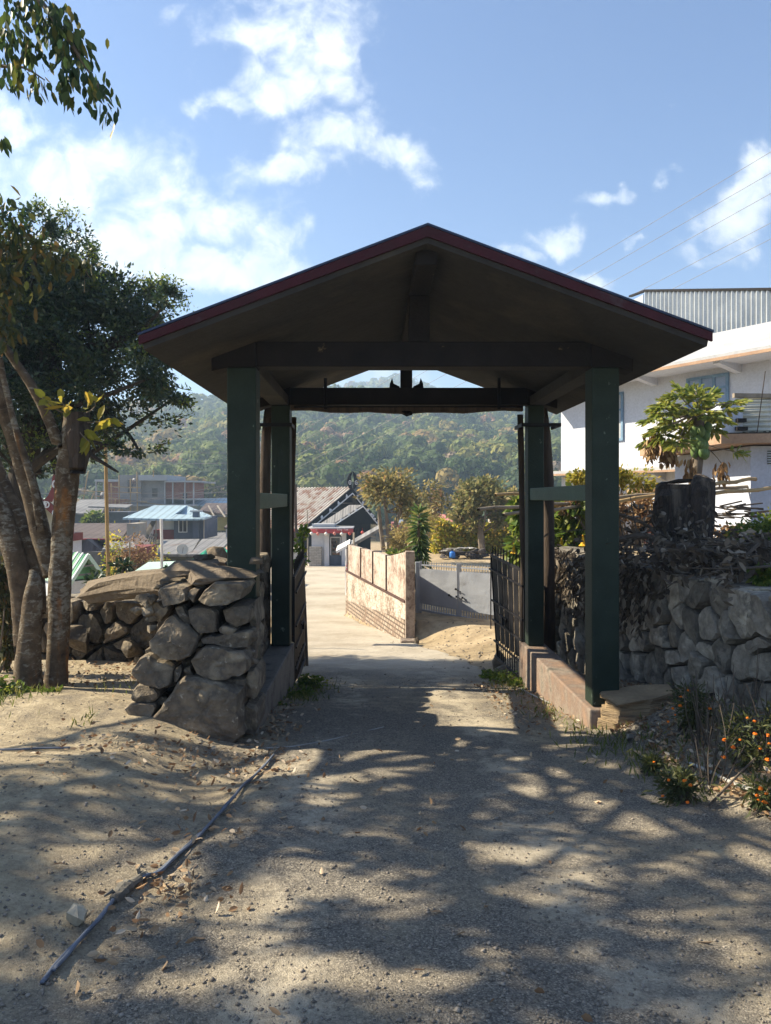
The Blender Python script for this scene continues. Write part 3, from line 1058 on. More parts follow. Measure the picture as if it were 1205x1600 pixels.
# ------------------------------------------------------------------ gate shelter over the drive
def gate_shelter():
    G = thing('gate_shelter', 'open gateway shelter with green concrete columns and red-edged gable roof over the drive', 'gateway', (.44, 6.7, -.4))
    zb, zt = EYE - 1.9, EYE + 1.19
    cols = [(-1.325, -1.06, 6.70, 6.95), (2.0, 2.25, 6.70, 6.93), (-1.30, -1.06, 9.45, 9.70), (2.0, 2.205, 9.45, 9.66)]
    for (x0, x1, y0, y1) in cols:
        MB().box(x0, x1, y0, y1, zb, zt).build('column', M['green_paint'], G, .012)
    # cross beams
    MB().box(-1.06, 2.0, 6.72, 6.94, EYE + 1.20, EYE + 1.43).build('cross_beam', M['dark_beam'], G, .012)
    MB().box(-1.06, 2.0, 9.47, 9.65, EYE + 1.20, EYE + 1.42).build('cross_beam', M['dark_beam'], G, .012)
    # side rails between front and rear columns
    MB().box(-1.29, -1.09, 6.95, 9.45, EYE - .11, EYE + .05).build('side_rail', M['green_rail_lit'], G, .01)
    MB().box(2.02, 2.19, 6.93, 9.45, EYE - .03, EYE + .125).build('side_rail', M['green_rail_lit'], G, .01)
    # roof: two pitched slabs
    rx, rz, y0, y1 = .43, EYE + 2.11, 5.73, 10.42
    xl_, zl, xr_, zr = -1.80, EYE + 1.255, 2.625, EYE + 1.28
    th = .125
    roof = MB()
    roof.prism([(xl_, y0, zl), (rx, y0, rz), (rx, y0, rz - th), (xl_ + .02, y0, zl - th * .8)], (0, y1 - y0, 0))
    roof.prism([(rx, y0, rz), (xr_, y0, zr), (xr_ - .02, y0, zr - th * .8), (rx, y0, rz - th)], (0, y1 - y0, 0))
    ro = roof.build('roof', M['soffit'], G)
    sh = MB()
    sh.prism([(xl_ - .02, y0 - .03, zl + .004), (rx, y0 - .03, rz + .004), (rx, y0 - .03, rz + .022), (xl_ - .02, y0 - .03, zl + .022)], (0, y1 - y0 + .06, 0))
    sh.prism([(rx, y0 - .03, rz + .004), (xr_ + .02, y0 - .03, zr + .004), (xr_ + .02, y0 - .03, zr + .022), (rx, y0 - .03, rz + .022)], (0, y1 - y0 + .06, 0))
    sh.build('roof_sheet', M['roof_sheet'], ro)
    fa = MB()
    fa.prism([(xl_ - .012, y0 - .028, zl - .065), (xl_ - .012, y0 - .028, zl), (rx, y0 - .028, rz), (rx, y0 - .028, rz - .082)], (0, .025, 0))
    fa.prism([(rx, y0 - .028, rz - .082), (rx, y0 - .028, rz), (xr_ + .012, y0 - .028, zr), (xr_ + .012, y0 - .028, zr - .065)], (0, .025, 0))
    fa.build('fascia', M['red_fascia'], ro)

    def under(x):
        return (rz - th - (rx - x) / (rx - xl_) * (rz - zl)) if x < rx else (rz - th - (x - rx) / (xr_ - rx) * (rz - zr))
    # haunched column heads reaching out under the eaves
    for yy in (6.71, 9.46):
        k = .26 if yy > 9 else .27
        MB().prism([(-1.32, yy, zt), (-1.06, yy, zt), (-1.06, yy, under(-1.06) + .02), (-1.47, yy, under(-1.47) + .02), (-1.47, yy, under(-1.47) - .10)], (0, k - .06, 0)).build('column_head', M['dark_beam'], G, .01)
        MB().prism([(2.0, yy, zt), (2.245, yy, zt), (2.38, yy, under(2.38) - .10), (2.38, yy, under(2.38) + .02), (2.0, yy, under(2.0) + .02)], (0, k - .06, 0)).build('column_head', M['dark_beam'], G, .01)
    for x0, x1 in ((-1.31, -1.08), (2.02, 2.22)):
        MB().box(x0, x1, 6.93, 9.455, zt + .002, min(under(x0), under(x1)) + .0).build('eave_beam', M['soffit'], G, .01)
    # king posts and ridge beam
    MB().box(.335, .525, 6.73, 6.93, EYE + 1.43, rz - th - .131).build('king_post', M['dark_beam'], G, .01)
    MB().box(.365, .515, 9.48, 9.66, EYE + 1.42, rz - th - .131).build('king_post', M['dark_beam'], G, .01)
    MB().box(.345, .515, 5.86, 10.3, rz - th - .13, rz - th - .012).build('ridge_beam', M['dark_beam'], G, .01)
    # curved plank under the rear beam
    pts_t, pts_b = [], []
    for i in range(13):
        t = i / 12
        x = -1.05 + 2.98 * t
        s = math.sin(math.pi * t)
        pts_t.append((x, 9.42, EYE + 1.19 - .01 * s))
        pts_b.append((x, 9.42, EYE + 1.125 - .035 * s + .012 * math.sin(t * 23)))
    pk = MB()
    for i in range(12):
        pk.prism([pts_t[i], pts_t[i + 1], pts_b[i + 1], pts_b[i]], (0, .09, 0))
    pk.build('arched_plank', M['old_timber'], G)
    MB().tube([(-1.0, 9.40, EYE + 1.165), (1.92, 9.40, EYE + 1.165)], .016, 8).build('rod', M['black_iron'], G)
    for x in (-.60, 1.62):
        MB().tube([(x, 9.41, EYE + 1.13), (x, 9.41, EYE + 1.53)], .022, 8).build('hanger', M['black_iron'], G)
    # carved horns on the rear beam, boss under the plank
    for s in (-1, 1):
        hb = MB()
        cx = .44
        pr = [(cx + s * .085, 9.5, EYE + 1.42), (cx + s * .22, 9.5, EYE + 1.42), (cx + s * .215, 9.5, EYE + 1.475), (cx + s * .185, 9.5, EYE + 1.55), (cx + s * .165, 9.5, EYE + 1.475), (cx + s * .09, 9.5, EYE + 1.44)]
        hb.prism(pr, (0, .08, 0)).build('horn', M['black_wood'], G)
    MB().rock((.44, 9.44, EYE + 1.085), (.085, .06, .045), 5, sub=0).build('boss', M['black_wood'], G)
    # plinths
    MB().prism([(1.955, 6.62, EYE - 2.18), (1.955, 9.80, EYE - 2.60), (1.955, 9.80, EYE - 1.905), (1.955, 6.62, EYE - 1.905)], (.30, 0, 0)).build('plinth', M['plinth'], G, .015)
    MB().prism([(-1.33, 6.55, EYE - 2.25), (-1.33, 9.80, EYE - 2.60), (-1.33, 9.80, EYE - 1.905), (-1.33, 6.55, EYE - 1.905)], (.30, 0, 0)).build('plinth', M['plinth_grey'], G, .015)
    # timber posts strapped behind the rear columns, iron clamps
    tp = [[P(420, 632, 9.95), P(416, 680, 9.95), P(414, 760, 9.95), P(414, 870, 9.95), P(414, 1010, 9.95)], [P(849, 632, 9.95), P(853, 680, 9.95), P(857, 750, 9.95), P(858, 880, 9.95), P(858, 1015, 9.95)]]
    for i, t in enumerate(tp):
        o = MB().tube(t, [.05, .065, .078, .08, .085], 10, .1, i).build('timber_post', M['old_timber'], G, smooth=True)
    for t in ([P(459, 652, 9.80), P(457, 720, 9.80), P(455, 880, 9.8), P(455, 1020, 9.8)], [P(813, 648, 9.80), P(815, 720, 9.80), P(817, 880, 9.8), P(817, 1010, 9.8)]):
        MB().tube(t, [.04, .042, .03, .03], 8, .12, 3).build('timber_post', M['old_timber'], G, smooth=True)
    for x0, x1 in ((-1.52, -1.03), (1.91, 2.42)):
        z = EYE + .94
        c = MB().box(x0, x1, 9.425, 9.448, z - .025, z + .02)
        c.box(x0, x0 + .02, 9.448, 9.9, z - .025, z + .02)
        c.box(x1 - .02, x1, 9.448, 9.9, z - .025, z + .02)
        c.build('iron_clamp', M['black_iron'], G)
    return G


gate_shelter()


def bil(c, s, t):
    a, b, d, e = c      # hinge top, free top, free bottom, hinge bottom
    return (a * (1 - s) + b * s) * (1 - t) + (e * (1 - s) + d * s) * t


def iron_leaf(label, c, strips, bars, spikes, side):
    """Black gate leaf of vertical sheet strips, horizontal bars and spikes."""
    g_ = thing('iron_gate', label, 'gate', c[3], 'black iron gate leaves')
    n = Vector((side, 0, 0))
    fr = MB()
    for (s0, t0, s1, t1) in ((0, 0, 1, 0), (0, 1, 1, 1), (0, 0, 0, 1), (1, 0, 1, 1)):
        fr.beam(bil(c, s0, t0), bil(c, s1, t1), .035, .035)
    fr.build('frame', M['black_iron'], g_)
    for i in range(strips):
        s0, s1 = (i + .06) / strips, (i + .94) / strips
        a, b, d, e = bil(c, s0, .01), bil(c, s1, .01), bil(c, s1, .80), bil(c, s0, .80)
        m1, m2 = (a + b) / 2 + n * .022, (d + e) / 2 + n * .022
        q = MB()
        q.quad(a, m1, m2, e, n * -.006)
        q.quad(m1, b, d, m2, n * -.006)
        q.build('sheet_strip', M['black_iron'], g_)
    for t in bars:
        MB().beam(bil(c, -.01, t) + n * .035, bil(c, 1.02, t) + n * .035, .02, .025).build('cross_bar', M['black_iron'], g_)
    for i in range(1, strips * 2):
        MB().beam(bil(c, i / (strips * 2), .80), bil(c, i / (strips * 2), 1), .014, .014).build('lower_bar', M['black_iron'], g_)
    for i in range(spikes):
        sp = MB()
        b0 = bil(c, (i + .5) / spikes, 0)
        h = .10 + .10 * (1 - abs((i + .5) / spikes - .3))
        sp.tube([b0, b0 + Vector((0, 0, h)), b0 + Vector((0, 0, h + .03))], [.008, .008, .002], 5)
        sp.build('spike', M['black_iron'], g_)
    lt = MB().beam(bil(c, .45, .52) + n * .05, bil(c, .72, .52) + n * .05, .02, .02)
    lt.box(*(lambda p: (p.x - .02, p.x + .02, p.y - .04, p.y + .04, p.z - .06, p.z + .05))(bil(c, .58, .55) + n * .055))
    lt.build('latch', M['black_iron'], g_)


iron_leaf('black iron gate leaf with sheet strips, swung open against the right rear column', [P(820, 893, 9.74), P(768, 868, 11.3), P(778, 1030, 11.3), P(820, 1068, 9.74)], 6, (.13, .43, .62, .82, .97), 11, -1)
iron_leaf('black iron gate leaf seen nearly edge on, swung open against the left rear column', [P(459, 903, 9.74), P(475, 872, 11.25), P(473, 1035, 11.25), P(459, 1078, 9.74)], 6, (.13, .43, .62, .82, .97), 11, 1)

# ------------------------------------------------------------------ dry-stone walls
def clip(poly, p, n):
    """Keep the side of poly where (q-p).n <= 0."""
    out = []
    for i in range(len(poly)):
        a, b = poly[i], poly[(i + 1) % len(poly)]
        da, db = (a - p).dot(n), (b - p).dot(n)
        if da <= 0:
            out.append(a)
        if (da < 0 < db) or (db < 0 < da):
            out.append(a + (b - a) * (da / (da - db)))
    return out


def cells(w, h, nx, ny, seed, gap=.012, jit=.95):
    """Irregular stone outlines filling a w x h face."""
    rr = random.Random(seed)
    pts = []
    for j in range(ny):
        for i in range(nx):
            pts.append(Vector(((i + .5 + (j % 2) * .5 - .25 + jit * (rr.random() - .5)) * w / nx, (j + .5 + jit * (rr.random() - .5)) * h / ny)))
    wt = [rr.random() ** 1.5 * .62 * min(w / nx, h / ny) for _ in pts]
    out = []
    for i, p in enumerate(pts):
        poly = [Vector((0, 0)), Vector((w, 0)), Vector((w, h)), Vector((0, h))]
        for k, q in enumerate(pts):
            if k != i and (q - p).length < 3.2 * max(w / nx, h / ny):
                d = (q - p)
                f_ = .5 + (wt[i] ** 2 - wt[k] ** 2) / (2 * d.length_squared)
                poly = clip(poly, p + d * f_ - d.normalized() * gap, d.normalized())
                if len(poly) < 3:
                    break
        if len(poly) >= 3:
            out.append(poly)
    return out


def stone_face(mb, p0, p1, z0a, z0b, z1, nx, ny, seed, bulge=.07, depth=.25, gap=.012):
    """Clad the face from p0 to p1 (plan points) with stones; outward normal to the left of p0->p1 seen from above is reversed by order."""
    a, b = Vector((p0[0], p0[1], 0)), Vector((p1[0], p1[1], 0))
    u = (b - a).normalized()
    n = u.cross(Z)
    z0 = min(z0a, z0b)
    w, h = (b - a).length, z1 - z0
    for i, c in enumerate(cells(w, h, nx, ny, seed, gap)):
        mb.stone(c, a + Z * z0 + n * random.uniform(-.035, .02), u, Z, n, depth, bulge * random.uniform(.6, 1.3), seed * 100 + i)


def left_gate_wall():
    """The near stone wall end that carries the left columns, big stones traced one by one."""
    W = thing('stone_wall', 'thick dry-stone wall end of big stacked boulders around the left front column', 'stone wall', (-1.7, 6.3, -.6))
    sh = {
        'S1': [(290, 1270), (520, 945), (720, 945), (990, 1030), (1000, 1440), (900, 1510), (600, 1450), (400, 1360)],
        'S2': [(60, 1190), (160, 1140), (322, 1132), (330, 1190), (275, 1290), (150, 1270)],
        'S3': [(120, 1110), (170, 985), (330, 1020), (370, 1080), (330, 1128), (150, 1135)],
        'S4': [(108, 910), (235, 755), (400, 830), (465, 870), (440, 1000), (370, 1040), (200, 985)],
        'S5': [(265, 670), (430, 450), (560, 540), (648, 620), (620, 740), (550, 820), (410, 815), (290, 740)],
        'S6': [(580, 820), (690, 705), (860, 715), (1060, 745), (1050, 900), (900, 945), (780, 955), (640, 930)],
        'S7': [(655, 635), (800, 615), (1050, 565), (1080, 620), (1060, 700), (950, 712), (680, 675)],
        'S8': [(570, 410), (700, 380), (800, 430), (800, 590), (650, 605), (605, 500)],
        'S9': [(465, 390), (520, 375), (610, 510), (595, 550), (500, 470)],
        'S10': [(812, 545), (900, 538), (960, 580), (930, 600), (820, 600)],
        'S11': [(840, 415), (930, 390), (1060, 375), (1050, 540), (960, 548), (870, 500)],
        'S12': [(640, 350), (760, 195), (1040, 205), (1030, 290), (900, 385), (700, 370)],
        'S13': [(338, 240), (460, 232), (540, 240), (590, 340), (480, 370), (385, 390), (345, 300)],
        'S14': [(305, 370), (340, 335), (392, 400), (440, 400), (360, 520), (312, 450)],
        'S15': [(575, 250), (665, 245), (640, 345), (590, 355)],
        'S16': [(1025, 920), (1060, 870), (1130, 900), (1120, 1110), (1060, 1120), (1020, 1050)],
        'S17': [(1012, 1150), (1080, 1140), (1130, 1200), (1110, 1400), (1010, 1390)],
        'S18': [(455, 880), (515, 840), (525, 930), (470, 1000)],
        'S19': [(545, 862), (585, 850), (622, 925), (560, 935)],
        'S21': [(1062, 560), (1112, 600), (1105, 730), (1062, 735)],
        'S22': [(860, 975), (1020, 945), (1020, 1030), (900, 1005)],
        'S23': [(1065, 380), (1105, 340), (1112, 540), (1062, 545)],
    }
    dd = {'S1': 6.16, 'S2': 6.25, 'S3': 6.28, 'S4': 6.22, 'S5': 6.18, 'S6': 6.2, 'S16': 6.35, 'S17': 6.35, 'S12': 6.22, 'S13': 6.24, 'S14': 6.4, 'S21': 6.5, 'S23': 6.5}
    small = {'S15', 'S18', 'S19', 'S22', 'S10', 'S9'}
    fill = MB()
    nrm = Vector((0, -1, 0))
    for i, (k, pl) in enumerate(sh.items()):
        d = dd.get(k, 6.27)
        q = [P(180 + zx / 5.02, 870 + zy / 5.02, d) for zx, zy in pl]
        o = Vector((0, d, 0))
        pts = [Vector((p.x, p.z)) for p in q]
        size = max((p - pts[0]).length for p in pts)
        mb = fill if k in small else MB()
        mb.stone(pts, o, Vector((1, 0, 0)), Z, nrm, .45 if k not in small else .25, min(.10, .05 + size * .055), i + 40, .014)
        if k not in small:
            mb.build('boulder', M['stone'], W)
    for i in range(70):                           # wedging stones in the gaps
        px, py = random.uniform(205, 398), random.uniform(905, 1140)
        if py > 1000 and px < 240 - (py - 1000) * .2:
            continue
        q = P(px, py, 6.36)
        s_ = random.uniform(.025, .06)
        fill.rock((q.x, 6.36 + random.uniform(-.03, .03), q.z), (s_ * 1.3, .06, s_), 700 + i, 14, 0)
    # flat capping slabs
    for (x0, x1, y0, y1, zt, s) in ((-1.75, -1.0, 6.22, 7.0, EYE - .63, 1), (-1.95, -1.40, 6.5, 7.5, EYE - .60, 2), (-1.42, -1.36, 7.0, 7.9, EYE - .60, 3), (-2.0, -1.45, 7.5, 8.6, EYE - .66, 4)):
        MB().rock(((x0 + x1) / 2, (y0 + y1) / 2, zt - .06), ((x1 - x0) / 2 + .03, (y1 - y0) / 2, .075), s + 20, 26, 2, Matrix.Identity(3), .04).build('cap_slab', M['slab_stone'], W)
    # body, inner face along the drive, left face
    fill.build('wedging_stones', M['stone'], W)
    MB().box(-1.90, -1.40, 6.6, 9.6, Hz(-1.6, 6.6) - .5, EYE - .78).build('rubble_core', M['core'], W)
    inner = MB()
    stone_face(inner, (-1.39, 6.75), (-1.39, 9.7), -1.2, -1.2, EYE - .72, 9, 7, 3, .07)
    inner.build('inner_face', M['stone'], W)
    back = MB()
    stone_face(back, (-2.0, 9.6), (-1.95, 6.75), -.8, -.8, EYE - .75, 7, 5, 4, .08)
    back.build('outer_face', M['stone'], W)
    return W


left_gate_wall()
tag(MB().rock((-1.62, 7.1, EYE - .575), (.10, .12, .035), 31, sub=1).build('loose_stone', M['stone']), 'thin flat stone flake lying at the back of the sunlit wall cap', 'stone')
tag(MB().rock((-1.03, 6.52, EYE - .555), (.06, .07, .035), 33, sub=1, boxy=.7).build('loose_stone', M['slab_stone']), 'small jagged stone lying on the wall cap right against the left front column', 'stone')
c = P(340, 868, 9.0)
tag(MB().rock((c.x, 9.0, c.z - .02), (.15, .14, .16), 35, sub=1).build('loose_stone', M['slab_stone']), 'brown upright block of stone standing on the wall just left of the left front column', 'stone')


def second_wall():
    W = thing('stone_wall', 'lower rough stone wall behind the tree with pale dusty top, under the long slab', 'stone wall', (-3.0, 9.2, -.6))
    a, b = (-4.35, 9.35), (-1.98, 8.9)
    top = EYE - 1.33
    f = MB()
    stone_face(f, a, b, -.75, -.75, top + .05, 8, 4, 12, .11, .3, .018)
    for i, c in enumerate(cells(2.4, .5, 6, 2, 77)):
        pass
    f.build('face_stones', M['stone'], W)
    core = MB().prism([(-4.3, 9.5, -.9), (-1.95, 9.06, -.9), (-1.95, 10.0, -.9), (-4.3, 10.3, -.9)], (0, 0, top + .86))
    core.build('rubble_core', M['core'], W)
    cp = MB()
    for i, (x, y, w, d, s) in enumerate(((-4.0, 9.62, .36, .33, 1), (-3.45, 9.52, .36, .34, 2), (-2.9, 9.45, .36, .36, 3), (-2.35, 9.36, .36, .36, 4), (-3.7, 10.0, .5, .3, 5), (-2.6, 9.85, .55, .3, 6))):
        cp.rock((x, y, top - .01), (w, d, .065), s + 60, 24, 1, Matrix.Rotation(.1 * s, 3, 'Z'), .03)
    cp.build('cap_slabs', M['stone_grey'], W)
    q = MB()
    q.rock(P(205, 1015, 8.9) + Vector((.0, 0, 0)), (.2, .15, .12), 71, sub=1).rock(P(118, 1000, 9.1), (.25, .2, .22), 72, sub=1)
    q.build('fallen_stones', M['stone'], W)


second_wall()

# the long slab lying across the low wall
sl = MB()
p0, p1 = P(143, 922, 9.2), P(345, 893, 7.3)
d = (p1 - p0)
rot = Matrix.Rotation(math.atan2(d.y, d.x), 3, 'Z') @ Matrix.Rotation(-math.atan2(d.z, math.hypot(d.x, d.y)), 3, 'Y')
sl.rock((p0 + p1) / 2 + Vector((0, 0, -.02)), (d.length / 2 * 1.02, .27, .16), 91, 46, 2, rot, .05, .75)
tag(sl.build('stone_slab', M['slab_stone']), 'long brown slab of stone lying along the top of the low stone wall', 'stone')


def right_wall():
    W = thing('stone_wall', 'grey dry-stone retaining wall on the right behind the marigolds, dead leaves over its far end', 'stone wall', (3.0, 7, -.3))
    f = MB()
    pa = [(3.40, 3.4), (3.25, 5.0), (2.85, 8.8), (2.75, 11.5)]
    segs = [(3.4, 1.6, 4), (5.0, 3.82, 10), (8.8, 2.7, 6)]
    for i in range(3):
        a, b = pa[i + 1], pa[i]
        n = (5, 13, 7)[i]
        stone_face(f, a, b, -.62 - .12 * i, -.62 - .12 * i, EYE - .77, n, 6, 21 + i, .065, .3, .014)
    f.build('face_stones', M['stone_grey'], W)
    core = MB()
    for i in range(3):
        a, b = pa[i], pa[i + 1]
        core.prism([(a[0] + .12, a[1], -1.4), (b[0] + .12, b[1], -1.4), (b[0] + .6, b[1], -1.4), (a[0] + .6, a[1], -1.4)], (0, 0, EYE - .86 + 1.4))
    core.build('rubble_core', M['core'], W)
    cp = MB()
    y = 3.6
    i = 0
    while y < 11.3:
        dy = random.uniform(.22, .42)
        x = float(wall_x(np.array([y + dy / 2]))) + .2
        cp.rock((x + random.uniform(-.03, .05), y + dy / 2, EYE - .79 + random.uniform(-.015, .02)), (.24, dy / 2 + .02, random.uniform(.05, .085)), 200 + i, 22, 1, Matrix.Rotation(random.uniform(-.3, .3), 3, 'Z'), .04)
        if random.random() < .8:
            cp.rock((x + .42, y + dy / 2 + .1, EYE - .82), (.22, .17, .07), 300 + i, 20, 1)
        y += dy
        i += 1
    cp.build('cap_stones', M['stone_grey'], W)


right_wall()
# squared block at the foot of the right column
c = P(993, 1125, 6.40)
blk = MB()
zz = c.z - .22
base_o = [(-.31, -.03), (-.20, -.17), (.06, -.20), (.31, -.10), (.36, .16), (.10, .30), (-.24, .26)]
for i in range(13):
    hh = random.uniform(.024, .034)
    f_ = 1 - .012 * abs(i - 5) + random.uniform(-.028, .028)
    pts = [(c.x + x * f_ * (1 + random.uniform(-.035, .035)) + .008 * i, c.y + .2 + y * f_ * (1 + random.uniform(-.035, .035)), zz + (.012 * x * i if i > 7 else 0)) for x, y in base_o]
    blk.prism(pts, (0, 0, hh - .003))
    zz += hh
blk.rock((c.x + .06, c.y + .22, zz - .02), (.33, .25, .045), 7, 26, 1, Matrix.Rotation(.2, 3, 'Z'), .05, .6)
tag(blk.build('stone_block', M['stone_tan'], bevel=.008), 'layered tan stone block at the foot of the right front column', 'stone')
c = P(123, 1441, 3.0)
zc = Hz(c.x, 2.98)
tag(MB().rock((c.x, 2.98, zc + .035), (.045, .04, .052), 9, 16, 1).build('loose_rock', M['pale_rock']), 'small pale rock lying beside the grey cable', 'rock')
for i, (px, py, sc, lab) in enumerate(((985, 1153, .035, 'small grey pebble in front of the layered tan stone block'), (1105, 1152, .07, 'tan stone low on the bank behind the marigolds'), (1150, 1190, .09, 'pale upright stone among the right marigolds'), (1000, 1176, .0, ''))):
    if not sc:
        continue
    d = (6.0, 5.6, 5.2)[i]
    c = P(px, py, d)
    tag(MB().rock((c.x, d, max(c.z, Hz(c.x, d) + sc * .5)), (sc, sc, sc * 1.1), 400 + i, 16, 1).build('loose_rock', M['stone_tan'] if i else M['stone_grey']), lab, 'rock')
# stones lying by the open right leaf
for i, (px, py, d, sx, sz_, lab) in enumerate(((778, 1010, 11.6, .13, .2, 'dark stone standing against the free end of the right iron gate'), (790, 1045, 10.6, .16, .12, 'flat dark stone under the right iron gate beside green weeds'), (476, 1062, 9.7, .12, .08, 'dark stone under the left iron gate'))):
    c = P(px, py, d)
    tag(MB().rock((c.x, d, Hz(c.x, d) + sz_ * .5), (sx, sx * .9, sz_), 410 + i, 16, 1).build('loose_rock', M['stone']), lab, 'rock')


# ------------------------------------------------------------------ cable along the drive
def ground_path(pts, lift):
    out = []
    for (px, py) in pts:
        d = 3.0
        for _ in range(60):
            p = P(px, py, d)
            zz = Hz(p.x, p.y)
            k = (EYE - zz) / max((py - 778) / F, 1e-3)
            d = d * .5 + k * .5
        p = P(px, py, d)
        out.append(Vector((p.x, p.y, Hz(p.x, p.y) + lift)))
    return out


def smooth_path(pts, k=6):
    out = []
    n = len(pts)
    for i in range(n - 1):
        p0, p1, p2, p3 = pts[max(i - 1, 0)], pts[i], pts[i + 1], pts[min(i + 2, n - 1)]
        for j in range(k):
            t = j / k
            out.append(.5 * ((2 * p1) + (p2 - p0) * t + (2 * p0 - 5 * p1 + 4 * p2 - p3) * t * t + (3 * p1 - p0 - 3 * p2 + p3) * t ** 3))
    out.append(pts[-1])
    return out


def cable():
    C = thing('cable_bundle', 'grey-blue cables bound with a cloth knot lying across the dusty ground at left', 'cable', (-1.2, 3.5, -.2))
    base = [(66, 1540), (100, 1498), (150, 1445), (186, 1404), (220, 1378), (252, 1362), (300, 1318), (345, 1275), (390, 1225), (426, 1188)]
    sp_ = smooth_path(ground_path(base, .014), 10)
    zs = np.array([Hz(p.x, p.y) + (.012 if p.x > road_l(p.y) else 0) for p in sp_])
    zm = np.convolve(np.pad(zs, 6, 'edge'), np.ones(13) / 13, 'valid')
    a = [Vector((p.x, p.y, max(z0, z1) * .7 + z1 * .3 + .012)) for p, z0, z1 in zip(sp_, zs, zm)]
    b = [p + Vector((.010 + .006 * math.cos(i * .12), .008 * math.sin(i * .15), .006 + .005 * math.sin(i * .5))) for i, p in enumerate(a)]
    k = int(len(a) * .35)
    MB().tube(a, .009, 8).build('cable', M['cable_blue'], C, smooth=True)
    MB().tube(b[4:], .008, 8).build('cable', M['cable_blue'], C, smooth=True)
    w = ground_path([(176, 1414), (186, 1404), (196, 1394), (206, 1388), (220, 1378), (228, 1372)], .02)
    kn = MB().tube(smooth_path(w, 3), [.016, .02, .025, .03, .034, .03, .027, .03, .026, .022, .019, .02, .019, .018, .017, .016], 9, .35, 3)
    kn.tube([w[1], w[1] + Vector((-.02, -.03, .03)), w[1] + Vector((-.045, -.055, .02))], [.014, .01, .004], 6)
    kn.tube([w[4], w[4] + Vector((-.015, .01, .035)), w[4] + Vector((-.005, .03, .05))], [.012, .009, .004], 6)
    kn.build('cloth_knot', M['cloth_wrap'], C)


cable()
tag(MB().tube(smooth_path(ground_path([(414, 1171), (445, 1170), (480, 1165), (530, 1155), (600, 1138)], .012)), .006, 6).build('thin_cable', M['pvc'], smooth=True), 'thin pale cable crossing the drive from the foot of the left stone wall', 'cable')
tag(MB().tube(smooth_path(ground_path([(-30, 1174), (20, 1174), (60, 1172), (110, 1171)], .012)), .008, 6).build('thin_cable', M['cable_blue'], smooth=True), 'short grey cable surfacing from the dust at the far left', 'cable')
tag(MB().tube(smooth_path(ground_path([(1075, 1198), (1110, 1213), (1150, 1233), (1190, 1246), (1230, 1258)], .03)), .013, 8).build('water_pipe', M['pvc'], smooth=True), 'pale plastic pipe lying behind the right marigold stems', 'pipe')
tag(MB().tube(smooth_path(ground_path([(812, 1078), (835, 1090), (870, 1106), (905, 1123)], .02)), .010, 6).build('water_pipe', M['pvc'], smooth=True), 'thin pale pipe along the foot of the right plinth', 'pipe')


# ------------------------------------------------------------------ boundary wall, grey metal gate
def boundary_wall():
    W = thing('boundary_wall', 'weathered block boundary wall with stained panels and a square end pillar beside the lane', 'wall', (.8, 17, -2))
    A = lambda y: (P(633, 900, 17.0).x + (P(541, 900, 24).x - P(633, 900, 17.0).x) * (y - 17) / 7)
    th = .18
    # lower part: base to ledge; ledge 942@17 -> 893@24
    zl = lambda y: EYE - (I(y, [17, 24], [(942 - 778) / F * 17, (893 - 778) / F * 24]))
    ztop = lambda y: EYE - (I(y, [17, 18.6, 24], [(862 - 778) / F * 17, (869 - 778) / F * 18.6, (851 - 778) / F * 24]))
    n = 14
    yy = np.linspace(17.0, 24.0, n)
    lo, up, led, bk = MB(), MB(), MB(), MB()
    for i in range(n - 1):
        y0, y1 = yy[i], yy[i + 1]
        x0, x1 = A(y0), A(y1)
        b0, b1 = Hz(x0 - .3, y0) - .3, Hz(x1 - .3, y1) - .3
        m0, m1 = b0 + .3 + .50, b1 + .3 + .50
        bk.prism([(x0 - .015, y0, b0), (x1 - .015, y1, b1), (x1 - .015, y1, m1), (x0 - .015, y0, m0)], (th + .075, 0, 0))
        lo.prism([(x0, y0, m0), (x1, y1, m1), (x1, y1, zl(y1)), (x0, y0, zl(y0))], (th + .06, 0, 0))
        led.prism([(x0 - .025, y0, zl(y0)), (x1 - .025, y1, zl(y1)), (x1 - .025, y1, zl(y1) + .05), (x0 - .025, y0, zl(y0) + .05)], (th + .06, 0, 0))
        up.prism([(x0 + .03, y0, zl(y0) + .05), (x1 + .03, y1, zl(y1) + .05), (x1 + .03, y1, ztop(y1)), (x0 + .03, y0, ztop(y0))], (th - .04, 0, 0))
    lo.build('rubble_courses', M['rubble_white'], W)
    bk.build('brick_courses', M['block_wall'], W)
    led.build('ledge', M['ledge_dark'], W)
    up.build('upper_panels', M['stained_panel'], W)
    for y in (18.85, 20.35, 21.9, 23.85):
        x = A(y)
        MB().box(x + .005, x + .2, y - .06, y + .06, zl(y) + .05, ztop(y) + .015).build('panel_post', M['ledge_dark'] if y < 23 else M['concrete_old'], W)
    x = A(17.0)
    MB().box(x, x + .21, 16.72, 17.0, Hz(x, 17) - .4, EYE - (861 - 778) / F * 16.9).build('end_pillar', M['stained_pillar'], W, .012)
    st = MB()
    st.box(x - .12, x + .22, 16.35, 16.715, Hz(x, 16.5) - .3, EYE - 3.18).box(x - .28, x - .125, 16.4, 16.8, Hz(x, 16.5) - .3, EYE - 3.3)
    st.build('footing_step', M['concrete_old'], W, .02)


boundary_wall()
c = P(652, 974, 16.2)
tag(MB().rock((c.x, 16.2, Hz(c.x, 16.2) + .05), (.07, .07, .11), 431, 14, 1).build('loose_rock', M['stone']), 'small upright brown stone at the foot of the wall end pillar', 'rock')


